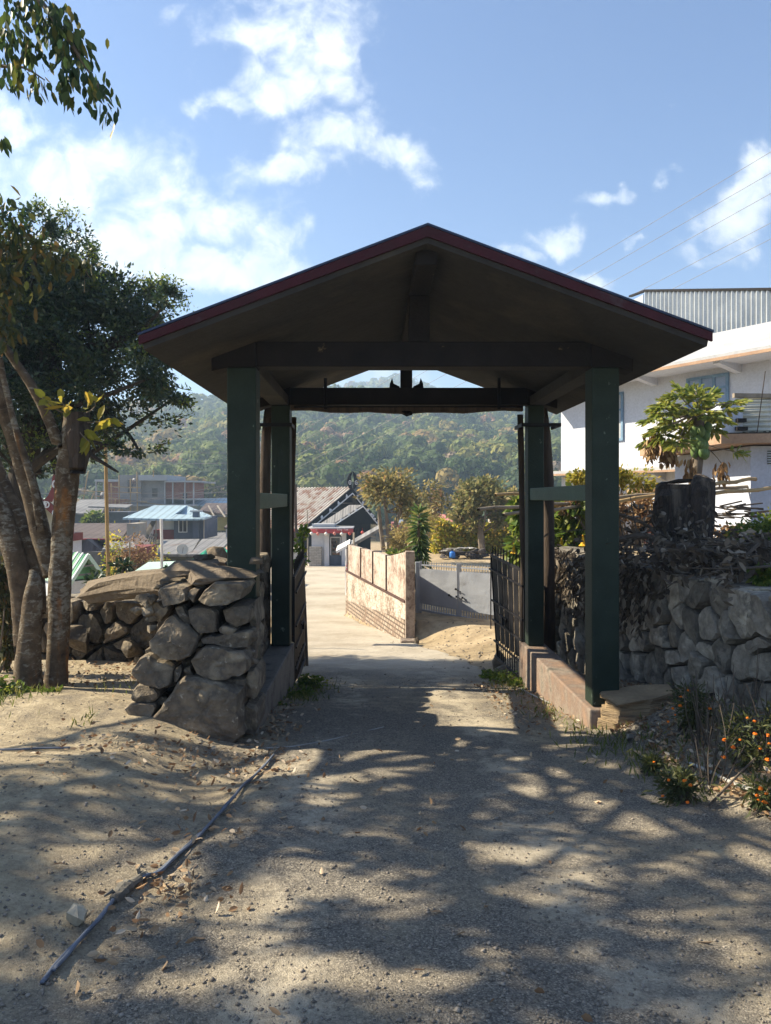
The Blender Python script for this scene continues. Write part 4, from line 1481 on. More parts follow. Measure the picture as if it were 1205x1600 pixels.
def metal_gate():
    G = thing('metal_gate', 'double-leaf grey sheet-metal gate with spiked top bars across the yard entrance', 'gate', (1.2, 18.5, -1.4))
    L_, C_, R_ = Vector((1.19, 18.5, 0)), Vector((2.09, 17.78, 0)), Vector((2.99, 17.06, 0))
    zb = {0: (EYE - 2.83, EYE - 1.79), 1: (EYE - 2.89, EYE - 1.79), 2: (EYE - 2.94, EYE - 1.79)}

    def leaf(a, b, za, zb_):
        lf = MB()
        u = (b - a)
        ut = u.normalized()
        nn = ut.cross(Z)
        if nn.y > 0:
            nn = -nn
        A0, B0 = a + ut * .03, b - ut * .03
        at = lambda p, z: p + Z * z
        lf.beam(at(A0, za[0]), at(A0, za[1] + .20), .05, .05)
        lf.beam(at(B0, zb_[0]), at(B0, zb_[1] + .20), .05, .05)
        lf.beam(at(A0, za[0] + .02), at(B0, zb_[0] + .02), .04, .05)
        lf.beam(at(A0, za[0] + .20), at(B0, zb_[0] + .20), .03, .03)
        lf.beam(at(A0, za[1] + .0), at(B0, zb_[1] + .0), .03, .03)
        lf.beam(at(A0, za[1] + .11), at(B0, zb_[1] + .11), .035, .035)
        o = lf.build('leaf_frame', M['gate_grey'], G)
        # dented sheet
        sh = MB()
        nx, nz = 14, 9
        vs, fs = [], []
        for j in range(nz + 1):
            for i in range(nx + 1):
                s, t = i / nx, j / nz
                p = A0 * (1 - s) + B0 * s
                z = (za[0] + .20) * (1 - s) * (1 - t) + (zb_[0] + .20) * s * (1 - t) + za[1] * (1 - s) * t + zb_[1] * s * t
                q = noise.noise(Vector((s * 3 + a.x * 5, t * 3, 1.7))) * .009 + noise.noise(Vector((s * 7 + t * 3 + a.x * 5, t * 4 - s * 2, 4.7))) * .005
                vs.append(p + nn * (.028 + q) + Z * z)
        for j in range(nz):
            for i in range(nx):
                k = j * (nx + 1) + i
                fs.append((k, k + 1, k + nx + 2, k + nx + 1))
        sh.add(vs, fs)
        s_ = sh.build('sheet', M['gate_grey'], o)
        so = s_.modifiers.new('thick', 'SOLIDIFY')
        so.thickness = .004
        m = 15
        for i in range(m):
            s = (i + .5) / m
            p = A0 * (1 - s) + B0 * s
            z0, z1 = za[0] * (1 - s) + zb_[0] * s, za[1] * (1 - s) + zb_[1] * s
            MB().tube([at(p, z0 + .03), at(p, z0 + .2)], .012, 6).build('bar', M['gate_grey'], o)
            MB().tube([at(p, z1), at(p, z1 + .16), at(p, z1 + .22)], [.009, .009, .002], 6).build('spike', M['gate_grey'], o)
        return o, nn
    o1, nn = leaf(L_, C_, zb[0], zb[1])
    o2, _ = leaf(C_, R_, zb[1], zb[2])
    for (s, z, le) in ((-.05, -2.20, .2), (-.03, -2.38, .22), (.14, -2.39, .14), (-.24, -2.36, .1)):
        p = C_ + (R_ - L_).normalized() * s + Z * (EYE + z) + nn * .07
        b = MB().tube([p, p + (R_ - L_).normalized() * le * .7 - Z * .05], .014, 6)
        b.rock(p, (.03, .03, .03), 3, sub=0)
        b.build('bolt', M['black_iron'], o2)
    p = P(653, 905, 18.6)
    MB().box(p.x - .06, p.x + .1, 18.55, 18.75, EYE - 2.98, EYE - 1.62).build('gate_post', M['gate_grey'], G, .01)


metal_gate()

# ------------------------------------------------------------------ vegetation
def branch(mb, p0, p1, r0, r1, bend=.12, n=5, seed=0, sides=7, wob=.12):
    rr = random.Random(seed)
    p0, p1 = Vector(p0), Vector(p1)
    L = (p1 - p0).length
    off = Vector((rr.gauss(0, 1), rr.gauss(0, 1), rr.gauss(0, .6))) * bend * L
    pts, rad = [], []
    for i in range(n + 1):
        t = i / n
        pts.append(p0.lerp(p1, t) + off * math.sin(math.pi * t))
        rad.append(r0 + (r1 - r0) * t)
    mb.tube(pts, rad, sides, wob, seed)
    return pts


def px_tube(mb, pts, seed=0, sides=12, wob=.14, rough=0):
    """pts: (px, py, depth, width in px)."""
    c = [P(a, b, d) for a, b, d, w in pts]
    r = [w / F * d / 2 for a, b, d, w in pts]
    k = 12 if rough else 4
    sp = smooth_path(c, k)
    rr = []
    for i in range(len(r) - 1):
        rr += [r[i] + (r[i + 1] - r[i]) * j / k for j in range(k)]
    rr.append(r[-1])
    o = len(mb.v)
    mb.tube(sp, rr, sides, wob, seed)
    if rough:
        for i in range(o, len(mb.v)):
            j = min((i - o) // sides, len(sp) - 1)
            p = Vector(mb.v[i])
            ax = (p - sp[j])
            q = p + Vector((seed * 7.1, 0, 0))
            f = noise.noise(Vector((q.x * 5, q.y * 5, q.z * 2.2))) * .75 + noise.noise(Vector((q.x * 14, q.y * 14, q.z * 9))) * .3
            mb.v[i] = tuple(p + ax * f * rough)
    return c


def front_tree():
    T = thing('tree', 'multi-stemmed tree with lichen-spotted grey bark and one cut-off stem, beside the left stone wall', 'tree', P(70, 1085, 7.5))
    t = MB()
    px_tube(t, [(88, 1110, 7.5, 38.2), (90, 1020, 7.5, 32.3), (94, 920, 7.5, 33.8), (99, 820, 7.5, 33.8), (106, 740, 7.5, 33.8), (113, 680, 7.5, 33.8), (117, 645, 7.5, 30.9)], 1, 20, .03, .17)
    t.build('trunk', M['bark'], T, smooth=True, label='cut-off upright stem with a dark rotten top')
    t = MB()
    px_tube(t, [(48, 1112, 7.25, 51.5), (44, 1050, 7.25, 39.7), (48, 980, 7.25, 35.3), (52, 935, 7.25, 29.4), (54, 905, 7.25, 19.2), (48, 890, 7.25, 4.4)], 2, 20, .03, .17)
    t.build('trunk', M['bark'], T, smooth=True, label='short broken stub of a stem')
    t = MB()
    px_tube(t, [(84, 900, 7.6, 32.3), (66, 840, 7.6, 29.4), (48, 770, 7.6, 26.5), (26, 700, 7.6, 24.9), (8, 640, 7.6, 23.5), (-8, 560, 7.7, 20.6), (-40, 440, 7.8, 16.2), (-90, 280, 7.6, 11.8)], 3, 20, .03, .17)
    t.build('trunk', M['bark'], T, smooth=True)
    t = MB()
    px_tube(t, [(42, 1010, 7.7, 36.8), (36, 950, 7.7, 33.8), (26, 880, 7.7, 32.3), (2, 800, 7.75, 29.4), (-30, 720, 7.8, 26.5), (-80, 560, 7.6, 22.1), (-150, 380, 7.2, 14.7)], 4, 20, .03, .17)
    t.build('trunk', M['bark'], T, smooth=True)
    t = MB()
    px_tube(t, [(56, 960, 7.85, 30.9), (52, 890, 7.85, 29.4), (36, 830, 7.85, 28.0), (8, 770, 7.9, 26.5), (-12, 720, 7.9, 24.9), (-60, 600, 8, 20.6)], 5, 20, .03, .17)
    t.build('trunk', M['bark'], T, smooth=True)
    b = MB()
    px_tube(b, [(94, 700, 7.45, 19.2), (74, 650, 7.4, 16.2), (48, 600, 7.4, 14.0), (20, 560, 7.4, 12.5), (-15, 510, 7.4, 11.1)], 6, 9)
    px_tube(b, [(64, 830, 7.5, 13.2), (52, 760, 7.45, 11.1), (30, 690, 7.4, 9.5), (10, 610, 7.4, 8.8), (0, 560, 7.4, 8.1)], 7, 9)
    b.build('limb', M['bark'], T, smooth=True)
    # rotten dark crown of the cut stem
    s = MB()
    px_tube(s, [(122, 740, 7.38, 26), (124, 690, 7.38, 36), (123, 645, 7.38, 34)], 8, 10, .3)
    s.build('rotten_top', M['stump'], T)
    # shoots with large leaves on the cut stem
    sh = MB()
    pos, dr = [], []
    for (a, bb) in (((120, 650), (150, 628)), ((122, 660), (178, 655)), ((118, 655), (95, 625)), ((124, 665), (140, 690)), ((112, 650), (66, 620))):
        p0, p1 = P(*a, 7.35), P(*bb, 7.25)
        branch(sh, p0, p1, .008, .004, .08, 4, a[0] + bb[1], 5)
        for k in range(7):
            q = p0.lerp(p1, .35 + .65 * k / 6)
            pos.append(q)
            dr.append((p1 - p0).normalized() * .5 + Vector((random.gauss(0, .6), random.gauss(0, .6), random.gauss(-.1, .5))))
    sh.build('shoots', M['bark_grey'], T)
    leaves('shoot_leaves', pos, dr, .17, .075, M['leaf_yellowgreen'], T, .25, True, .15)
    # limbs reaching out of sight, and the crown overhead
    top = MB()
    ends = []
    roots = [P(-90, 280, 7.6), P(-150, 380, 7.2), P(-60, 600, 8.0), P(-40, 440, 7.8), P(-15, 510, 7.4)]
    for i in range(32):
        r0 = random.choice(roots)
        e = Vector((random.uniform(-10.0, -4.0), random.uniform(3.4, 6.9), random.uniform(4.0, 6.8)))
        e.x = min(e.x, -.62 * e.y)
        pts = branch(top, r0, e, .06, .015, .1, 6, i, 6)
        ends.append(e)
    # the bough that dips into the top left corner of the view
    q = px_path = [P(-170, -60, 5.0), P(-60, -70, 4.8), P(40, -20, 4.7), P(95, 45, 4.6), P(135, 105, 4.6), P(168, 158, 4.6)]
    top.tube(smooth_path(q), [.03 - .025 * i / 30 for i in range(31)], 6)
    q2 = [P(-170, -60, 5.0), P(-80, 60, 4.8), P(-10, 100, 4.7), P(35, 105, 4.65), P(70, 125, 4.6)]
    top.tube(smooth_path(q2), [.02 - .016 * i / 24 for i in range(25)], 6)
    top.build('branches', M['bark_grey'], T)
    # hanging leaves of the bough
    pos, dr = [], []

    def hang(path, n, spread, lo=.15):
        sp = smooth_path(path, 8)
        for _ in range(n):
            i = int((lo + (1 - lo) * random.random()) * (len(sp) - 1))
            p = sp[i] + Vector((random.gauss(0, spread), random.gauss(0, spread * 1.5), random.gauss(-spread * .7, spread * .8)))
            pos.append(p)
            dr.append((random.gauss(.15, .35), random.gauss(0, .35), -1))
    hang(q, 210, .055, .35)
    hang(q2, 90, .045, .35)
    hang([P(-40, -60, 4.7), P(20, -20, 4.7), P(60, 20, 4.7), P(120, 10, 4.7)], 120, .07)
    hang([P(-20, 20, 4.7), P(20, 50, 4.7), P(65, 70, 4.7)], 110, .06)
    hang([P(95, 70, 4.6), P(100, 110, 4.6), P(107, 155, 4.6)], 40, .02)
    hang([P(85, 0, 4.6), P(105, 30, 4.6), P(122, 60, 4.6)], 60, .035)
    hang([P(-15, 205, 4.7), P(5, 215, 4.7)], 14, .02)
    # clusters at mid left of the view
    hang([P(-20, 310, 6.8), P(15, 330, 6.8), P(40, 345, 6.8)], 90, .09)
    leaves('hanging_leaves', pos, dr, .085, .036, M['leaf_fg'], T, .3, True, .1)
    pos, dr = [], []
    for (a, n, sp_) in (((0, 375), 80, .14), ((8, 420), 95, .14), ((-8, 470), 90, .13), ((5, 515), 50, .08), ((90, 402), 45, .08), ((125, 412), 26, .05), ((60, 385), 45, .10), ((0, 330), 50, .10)):
        c = P(*a, 6.9)
        for _ in range(n):
            pos.append(c + Vector((random.gauss(0, sp_), random.gauss(0, sp_), random.gauss(0, sp_))))
            dr.append((random.gauss(0, .5), random.gauss(0, .5), random.gauss(-.7, .4)))
    leaves('olive_leaves', pos, dr, .11, .045, M['leaf_olive'], T, .3, True, .15)
    # crown out of the frame on the sun side: it dapples the drive
    ells = []
    for e in ends:
        ells.append((e, (random.uniform(.5, .85), random.uniform(.5, .85), random.uniform(.35, .6)), 1))
    p, d = clumps(ells, 7, 50, .095, .5)
    d[:, 2] -= .6
    keep = p[:, 0] < -.57 * p[:, 1]
    leaves('crown', p[keep], d[keep], .15, .065, M['leaf_fg'], T, .3)


front_tree()


def dark_tree():
    base = P(20, 1000, 13.2)
    T = thing('tree', 'big dark evergreen tree with dense small leaves behind the multi-stemmed tree', 'tree', (base.x, base.y, Hz(base.x, base.y)))
    D = 13.0
    tr = MB()
    px_tube(tr, [(14, 1060, 13.2, 70), (20, 900, 13.2, 55), (30, 800, 13.2, 46), (36, 740, 13.2, 40), (60, 640, 13.2, 32), (90, 540, 13.1, 22), (110, 440, 13, 10)], 11, 10)
    tr.build('trunk', M['bark_dark'], T, smooth=True)
    ell = [(70, 430, 80, 60), (130, 470, 75, 70), (200, 520, 70, 60), (235, 480, 48, 36), (60, 560, 90, 80), (160, 600, 85, 70), (235, 590, 45, 45), (275, 620, 30, 22),
           (195, 665, 70, 36), (70, 660, 75, 36), (110, 385, 40, 40), (75, 345, 26, 26), (0, 470, 80, 110), (-60, 560, 100, 120), (215, 700, 40, 14), (100, 700, 60, 18),
           (110, 520, 90, 80), (20, 620, 70, 60), (262, 470, 22, 22), (-100, 420, 120, 110), (-30, 700, 60, 40), (45, 735, 45, 20), (255, 545, 30, 24)]
    br = MB()
    ells = []
    for i, (a, b, rx, rz) in enumerate(ell):
        dd = D + random.uniform(-1.1, 1.3)
        c = P(a, b, dd)
        ells.append((c, (rx / F * dd, .5 + rx / F * dd * .6, rz / F * dd), rx * rz / 4000))
        r0 = P(random.choice((36, 60, 90)), random.choice((740, 640, 560)), 13.15)
        branch(br, r0, c, .07, .02, .1, 6, i, 6)
    px_tube(br, [(36, 740, 13, 22), (80, 708, 12.8, 16), (130, 690, 12.6, 10), (180, 700, 12.5, 5)], 5, 6)
    px_tube(br, [(110, 690, 12.4, 9), (150, 716, 12.3, 7), (185, 738, 12.2, 3)], 6, 6)
    p, d = clumps(ells, 40, 110, .16, .45)
    nz = np.array([noise.noise(Vector(q) * 1.25) + .5 * noise.noise(Vector(q) * 2.9) for q in p])
    kp = nz < .19
    p, d = p[kp], d[kp]
    leaves('crown', p, d, .095, .05, M['leaf_dark'], T, .3)
    # airy twigs at the crown's edge
    edge_tw = []
    for (cx, cy, rx, rz) in ell:
        for _ in range(3):
            an = random.uniform(-.6, 3.3)
            x0, y0 = cx + rx * .75 * math.cos(an), cy - rz * .75 * math.sin(an)
            k = random.uniform(.45, .8)
            edge_tw.append((x0, y0, x0 + rx * k * math.cos(an), y0 - rz * k * math.sin(an) - 6))
    tw = MB()
    pos, dr = [], []
    for (a, b, c_, e) in ((60, 340, 70, 312), (85, 345, 100, 322), (100, 360, 125, 330), (75, 350, 60, 318), (120, 400, 150, 385), (130, 410, 158, 380), (225, 455, 248, 432), (240, 460, 290, 445), (250, 470, 300, 462), (215, 450, 225, 428), (255, 480, 295, 480), (235, 452, 268, 428), (260, 600, 300, 610), (270, 625, 305, 635), *edge_tw):
        p0, p1 = P(a, b, 12.6), P(c_, e, 12.5)
        branch(tw, p0, p1, .012, .004, .06, 4, int(a * 7), 4)
        for k in range(46):
            q = p0.lerp(p1, random.random() ** .8) + Vector((random.gauss(0, .06), random.gauss(0, .06), random.gauss(0, .06)))
            pos.append(q)
            dr.append((random.gauss(0, 1), random.gauss(0, 1), random.gauss(.2, 1)))
    br.add(tw.v, tw.f)
    br.build('branches', M['bark_dark'], T)
    leaves('lit_tip_leaves', pos, dr, .07, .03, M['leaf_bright'], T, .3)  # brighter leaf tone puts the sun on the crown tips into the colour


dark_tree()


def stump_and_brush():
    c = P(1070, 860, 9.2)
    S = thing('tree_stump', 'tall dark sawn-off tree stump with two lobes standing above the right stone wall', 'stump', (c.x, 9.2, EYE - .95))
    t = MB()
    px_tube(t, [(1062, 905, 9.2, 92), (1062, 850, 9.2, 76), (1058, 800, 9.2, 72), (1058, 757, 9.2, 62)], 21, 14, .2)
    px_tube(t, [(1082, 900, 9.0, 70), (1086, 850, 9.0, 50), (1094, 790, 9.0, 44), (1100, 752, 9.0, 36), (1102, 745, 9.0, 18)], 22, 12, .2)
    t.build('trunk', M['stump'], S)
    MB().prism([P(1028, 760, 9.25), P(1060, 752, 9.05), P(1092, 752, 9.1), P(1096, 752, 9.4), P(1060, 756, 9.5), P(1034, 756, 9.45)], (0, 0, .03)).build('sawn_top', M['bark_dark'], S)
    B = thing('brush_pile', 'heap of cut branches with dry grey-brown leaves on the right stone wall', 'brush heap', (3.4, 8.2, EYE - .8))
    tw = MB()
    pos, dr = [], []
    for i in range(130):
        a = random.uniform(965, 1230)
        d = random.uniform(6.3, 9.3)
        y0 = random.uniform(845, 900)
        p0 = P(a, y0, d)
        p0.x = max(p0.x, float(wall_x(np.array([d]))) - .05)
        p0.z = max(p0.z, EYE - .82)
        L = random.uniform(.3, 1.0)
        an = random.uniform(0, 6.28)
        p1 = p0 + Vector((math.cos(an) * L, math.sin(an) * L * .7, random.uniform(-.1, (.26 if d > 7.5 else .10) * (1 if a < 1110 else .4))))
        if p1.x < float(wall_x(np.array([p1.y]))) - .1:
            p1.z -= random.uniform(.0, .3)
        branch(tw, p0, p1, random.uniform(.006, .02), .003, .12, 4, i, 5)
        for k in range(random.randint(10, 26)):
            q = p0.lerp(p1, random.random() ** .7) + Vector((random.gauss(0, .05), random.gauss(0, .05), random.gauss(0, .045)))
            pos.append(q)
            dr.append((random.gauss(0, 1), random.gauss(-.3, .8), random.gauss(-.45, .7)))
    # leaves draped down the wall face
    for i in range(60):
        y = random.uniform(7.6, 11.2)
        x = float(wall_x(np.array([y]))) - .07
        z0 = EYE - .75
        L = random.uniform(.15, .85) * (1 if y > 7.6 else .35)
        p0, p1 = Vector((x, y, z0)), Vector((x - random.uniform(.03, .2), y + random.gauss(0, .15), z0 - L))
        branch(tw, p0, p1, .007, .003, .06, 4, 500 + i, 4)
        for k in range(int(10 + 30 * L)):
            q = p0.lerp(p1, random.random()) + Vector((random.gauss(-.02, .04), random.gauss(0, .06), random.gauss(0, .04)))
            pos.append(q)
            dr.append((random.gauss(-.2, .5), random.gauss(-.3, .5), random.gauss(-1, .4)))
    # leafy limbs standing up between column and stump
    for (a, b, d, c_, e) in ((1010, 880, 8.6, 985, 775), (1030, 870, 8.6, 1010, 790), (1060, 880, 8.3, 1075, 800), (985, 880, 8.8, 968, 800), (1085, 870, 8.3, 1110, 800), (1120, 880, 8.0, 1150, 862), (1140, 885, 7.6, 1200, 850)):
        p0, p1 = P(a, b, d), P(c_, e, d + .2)
        branch(tw, p0, p1, .014, .004, .08, 5, a, 5)
        for k in range(30):
            q = p0.lerp(p1, random.random() ** .8) + Vector((random.gauss(0, .09), random.gauss(0, .09), random.gauss(0, .05)))
            pos.append(q)
            dr.append((random.gauss(0, .8), random.gauss(-.2, .8), random.gauss(-.3, .7)))
    px_tube(tw, [(960, 845, 8.6, 12), (1010, 838, 8.4, 11), (1080, 862, 8.0, 9), (1140, 868, 7.6, 8)], 9, 6)
    px_tube(tw, [(1090, 880, 7.6, 16), (1150, 872, 7.2, 14), (1215, 855, 6.8, 12)], 10, 7)
    px_tube(tw, [(955, 800, 9, 7), (1000, 815, 8.9, 6), (1045, 842, 8.7, 5)], 12, 6)
    tw.build('cut_branches', M['twig'], B)
    leaves('dry_leaves', pos, dr, .10, .044, M['leaf_dry'], B, .45, True, .1)


stump_and_brush()


def papaya():
    D = 10.8
    c = P(1086, 900, D)
    T = thing('papaya_tree', 'papaya tree with a bunch of green fruit and withered lower leaves behind the dark stump', 'papaya tree', (c.x, D, EYE - .9))
    t = MB()
    px_tube(t, [(1080, 900, D, 22), (1084, 780, D, 20), (1088, 740, D, 17), (1091, 700, D, 17), (1092, 665, D, 16), (1094, 635, D, 12)], 3, 10, .06)
    t.build('trunk', M['bark_grey'], T, smooth=True)
    st = MB()
    pos, dr, pos2, dr2 = [], [], [], []
    crown = P(1093, 645, D)
    rr = random.Random(5)
    tips = [(rr.gauss(1070, 30), rr.gauss(652, 18)) for _ in range(14)] + [(1005, 690), (1020, 672), (1012, 655), (1035, 645), (1045, 628), (1060, 618), (1075, 640), (1090, 624), (1110, 622), (1130, 630), (1160, 628), (1125, 650), (1040, 665), (1060, 660), (1025, 636), (1055, 690), (1100, 640), (1075, 672), (1118, 668), (1145, 640), (1030, 682), (1080, 612)]
    for i, (a, b) in enumerate(tips):
        a, b = 1075 + (a - 1075) * .82, 650 + (b - 650) * .95
        e = P(a, b, D + rr.uniform(-.6, .6))
        pts = branch(st, crown, e, .014, .007, .05, 5, i, 5)
        out = (e - crown).normalized()
        side = out.cross(Z).normalized()
        for lb in range(7):                # seven-fingered palmate blade
            an = (lb - 3) * .55
            dd = (out * math.cos(an) + side * math.sin(an)).normalized() + Vector((0, 0, -.12))
            for k in range(9):
                pos.append(e + dd * (.02 + .018 * k) + Vector((rr.gauss(0, .01), rr.gauss(0, .01), rr.gauss(0, .01))))
                s2 = dd + side * (rr.choice((-1, 1)) * .5 * (1 if k < 5 else 0)) + Vector((0, 0, rr.gauss(-.05, .18)))
                dr.append(s2)
    for (a, b, c_, e) in ((1060, 690, 1017, 690), (1055, 700, 1040, 700), (1060, 690, 1022, 680), (1090, 710, 1078, 720), (1110, 695, 1128, 725), (1060, 700, 1050, 698)):
        p0, p1 = P(1092, 690, D), P(c_, e, D - .2)
        branch(st, p0, p1, .008, .005, .06, 4, a + e, 4)
        for k in range(46):
            pos2.append(p1 + Vector((rr.gauss(0, .045), rr.gauss(0, .05), rr.uniform(-.22, .04))))
            dr2.append((rr.gauss(0, .4), rr.gauss(0, .4), -1))
    p1 = P(1150, 706, D)
    branch(st, P(1092, 690, D), p1, .009, .006, .04, 4, 3, 4)
    for lb in range(7):
        an = (lb - 3) * .6
        for k in range(5):
            dd = Vector((math.cos(an), math.sin(an) * .5, -.1 + math.sin(an) * .3))
            pos.append(p1 + dd * .03 * k)
            dr.append(dd + Vector((rr.gauss(0, .3), rr.gauss(0, .3), rr.gauss(0, .2))))
    st.build('leaf_stalks', M['bark_grey'], T)
    leaves('leaves', pos, dr, .12, .045, M['leaf_papaya'], T, .25, True, .1)
    leaves('withered_leaves', pos2, dr2, .12, .05, M['leaf_brown'], T, .5, True, .1)
    for i in range(15):
        z = rr.uniform(-.30, .12)
        an = rr.uniform(3.2, 6.2)
        c = P(1092, 680, D) + Vector((math.cos(an) * (.10 + .1 * (z + .1)), math.sin(an) * .12, z))
        bm = MB()
        bm.tube([c + Vector((0, 0, .09)), c + Vector((0, 0, .06)), c, c + Vector((0, 0, -.06)), c + Vector((0, 0, -.10))], [.012, .045, .062, .05, .008], 9)
        bm.build('fruit', M['fruit_green'], T, smooth=True)


papaya()


def bush(name, label, cat, ells, per, lv, L, W, m, stem_m='bark_grey', sig=.22, group=None, broad=False, droop=.1, shell=.6, extra=None, bend=.08):
    """ells: list of (px, py, d, rx_px, rz_px)."""
    es = [(P(a, b, d), (rx / F * d, rx / F * d * .8, rz / F * d), 1) for a, b, d, rx, rz in ells]
    a, b, d, rx, rz = ells[0]
    g0 = P(a, b, d)
    gz = Hz(g0.x, d)
    T = thing(name, label, cat, (g0.x, d, gz), group)
    st = MB()
    for i, (c, r, w) in enumerate(es):
        for k in range(4):
            e = c + Vector((random.gauss(0, .4) * r[0], random.gauss(0, .4) * r[1], random.gauss(0, .4) * r[2]))
            b0 = Vector((g0.x + (c.x - g0.x) * .5 + random.gauss(0, .06), d + random.gauss(0, .06), min(gz, c.z - r[2])))
            branch(st, b0, e, .02 * (d / 10) ** .5, .006, bend, 4, i * 7 + k, 5)
    st.build('stems', M[stem_m], T)
    p, dd = clumps(es, per, lv, sig, shell)
    leaves('foliage', p, dd, L, W, M[m], T, .3, broad, droop)
    if extra:
        extra(T, es)
    return T


def trumpets(T, es):
    for i, (a, b, d) in enumerate(((905, 868, 12.8), (896, 862, 13), (878, 855, 12.9), (803, 862, 13.5), (911, 850, 12.6))):
        c = P(a, b, d)
        MB().tube([c + Vector((0, 0, .16)), c + Vector((0, 0, .06)), c, c + Vector((0, 0, -.03))], [.012, .022, .04, .075], 9).build('trumpet_flower', M['flower_yellow'], T)


bush('flowering_shrub', 'broad-leaved green shrub with yellow trumpet flowers behind the right columns', 'shrub', [(890, 850, 13, 34, 36), (870, 815, 13.2, 20, 30), (906, 800, 13, 22, 26), (880, 880, 12.6, 30, 16), (812, 850, 13.6, 14, 26), (815, 805, 13.6, 12, 20)], 16, 12, .24, .12, 'leaf_bright', broad=True, droop=.25, extra=trumpets)
bush('shrub', 'yellow-green shrub in sunlight between the right front column and the stump', 'shrub', [(990, 752, 14.5, 30, 22), (965, 745, 14.5, 16, 18), (1010, 770, 14.5, 14, 14), (905, 745, 15, 14, 10)], 16, 20, .12, .06, 'leaf_yellowgreen')
bush('shrub', 'low green shrub above the stone wall at the far right', 'shrub', [(1180, 838, 8.8, 36, 26), (1142, 862, 8.6, 26, 16), (1215, 832, 8.8, 30, 30), (1196, 898, 6.4, 14, 10)], 26, 40, .06, .035, 'leaf_bright')
bush('vine_tangle', 'dry brown creeper hanging on the bamboo poles behind the right column', 'creeper', [(985, 790, 12.6, 30, 18), (1010, 800, 12.4, 20, 22), (870, 795, 13.4, 18, 14), (960, 800, 12.5, 14, 22), (895, 790, 13, 20, 12), (1150, 835, 11.5, 34, 10)], 22, 20, .10, .05, 'leaf_brown', sig=.3)
bush('dark_shrub', 'dark glossy broad-leaved sprigs in front of the long slab at left', 'shrub', [(168, 902, 10.0, 22, 13), (192, 884, 10.2, 12, 8), (148, 912, 9.9, 12, 7), (262, 894, 10.4, 12, 6)], 8, 9, .11, .045, 'leaf_dark', broad=True)
bush('shrub', 'pale twiggy shrub with reddish-brown leaves behind the bamboo pole', 'shrub', [(212, 862, 25, 22, 26), (198, 880, 25, 18, 20), (230, 880, 25, 18, 18)], 18, 24, .11, .05, 'leaf_brown', sig=.28)
bush('shrub', 'yellow-green twiggy shrub between the cabins at left', 'shrub', [(176, 858, 26, 16, 24), (240, 878, 26, 16, 18), (180, 884, 26, 14, 16)], 12, 16, .12, .055, 'leaf_hedge', sig=.3)
bush('shrub', 'round bright green bush in front of the unfinished building', 'shrub', [(148, 810, 62, 13, 9), (140, 814, 62, 8, 6)], 30, 30, .30, .18, 'leaf_bright')
bush('weeds', 'green weeds at the foot of the multi-stemmed tree', 'weeds', [(10, 1085, 6.9, 26, 20), (60, 1092, 6.9, 22, 8), (80, 1085, 6.9, 14, 8), (-20, 1070, 6.9, 30, 24)], 14, 22, .06, .035, 'leaf_bright', sig=.3)
bush('climber', 'drooping dark green climber at the left edge behind the tree trunks', 'climber', [(4, 930, 8.3, 14, 40), (10, 980, 8.3, 12, 40), (-6, 890, 8.3, 16, 30)], 18, 20, .09, .04, 'leaf_olive', sig=.3, droop=.3)
bush('weeds', 'green weeds under the open right iron gate', 'weeds', [(790, 1062, 9.9, 26, 12), (770, 1060, 10.2, 14, 9), (812, 1072, 9.6, 16, 8)], 18, 30, .05, .03, 'leaf_bright', sig=.3)
bush('weeds', 'green weeds along the foot of the left plinth', 'weeds', [(485, 1068, 9.4, 20, 9), (470, 1085, 8.9, 18, 8), (440, 1110, 8.0, 18, 6)], 16, 26, .05, .03, 'leaf_bright', sig=.3)
bush('weeds', 'small dusty seedling on the mound in front of the boulder wall', 'weeds', [(240, 1160, 5.9, 14, 7), (248, 1168, 5.9, 8, 5)], 8, 14, .06, .03, 'leaf_marigold', sig=.35)
bush('climber', 'leafy creeper climbing the free end of the left iron gate', 'climber', [(470, 852, 11.8, 6, 14), (466, 875, 11.8, 8, 12), (474, 835, 11.8, 4, 8)], 8, 8, .10, .06, 'leaf_bright', sig=.35, bend=.004)


def marigold(label, ells, flowers, d):
    def fl(T, es):
        for (a, b, s) in flowers:
            c = P(a, b, d - .12)
            m = MB()
            s = s * .82
            m.rock(c, (s, s, s * .62), int(a + b), 16, 0, amp=.15)
            m.rock(c + Vector((0, 0, s * .35)), (s * .7, s * .7, s * .45), int(a - b) % 97, 16, 0, amp=.15)
            m.build('flower', M['flower_orange'], T)
    T = bush('marigold', label, 'flower plant', ells, 14, 26, .055, .014, 'leaf_marigold', 'twig', .3, 'marigolds on the right bank', extra=fl)
    return T


marigold('marigold plant with orange flowers, beside the layered tan stone block', [(1078, 1095, 5.7, 26, 34), (1095, 1115, 5.6, 26, 30)], [(1076, 1079, .016), (1064, 1089, .014), (1063, 1103, .019), (1051, 1107, .016), (1109, 1107, .019), (1044, 1128, .016), (1055, 1117, .012)], 5.6)
marigold('tall marigold plant thick with orange flowers at the right edge', [(1165, 1150, 4.9, 36, 44), (1190, 1180, 4.8, 26, 40), (1200, 1130, 4.9, 26, 30)], [(1133, 1156, .020), (1146, 1168, .018), (1131, 1183, .018), (1180, 1147, .020), (1179, 1127, .014), (1168, 1122, .012), (1200, 1149, .018), (1199, 1187, .020), (1189, 1170, .014), (1157, 1156, .012), (1202, 1162, .012)], 4.8)
marigold('low marigold plant at the road edge below the bank', [(1070, 1235, 4.6, 30, 22), (1058, 1225, 4.6, 20, 18)], [(1045, 1219, .014), (1070, 1220, .018), (1079, 1227, .016), (1075, 1254, .016), (1036, 1244, .013)], 4.5)
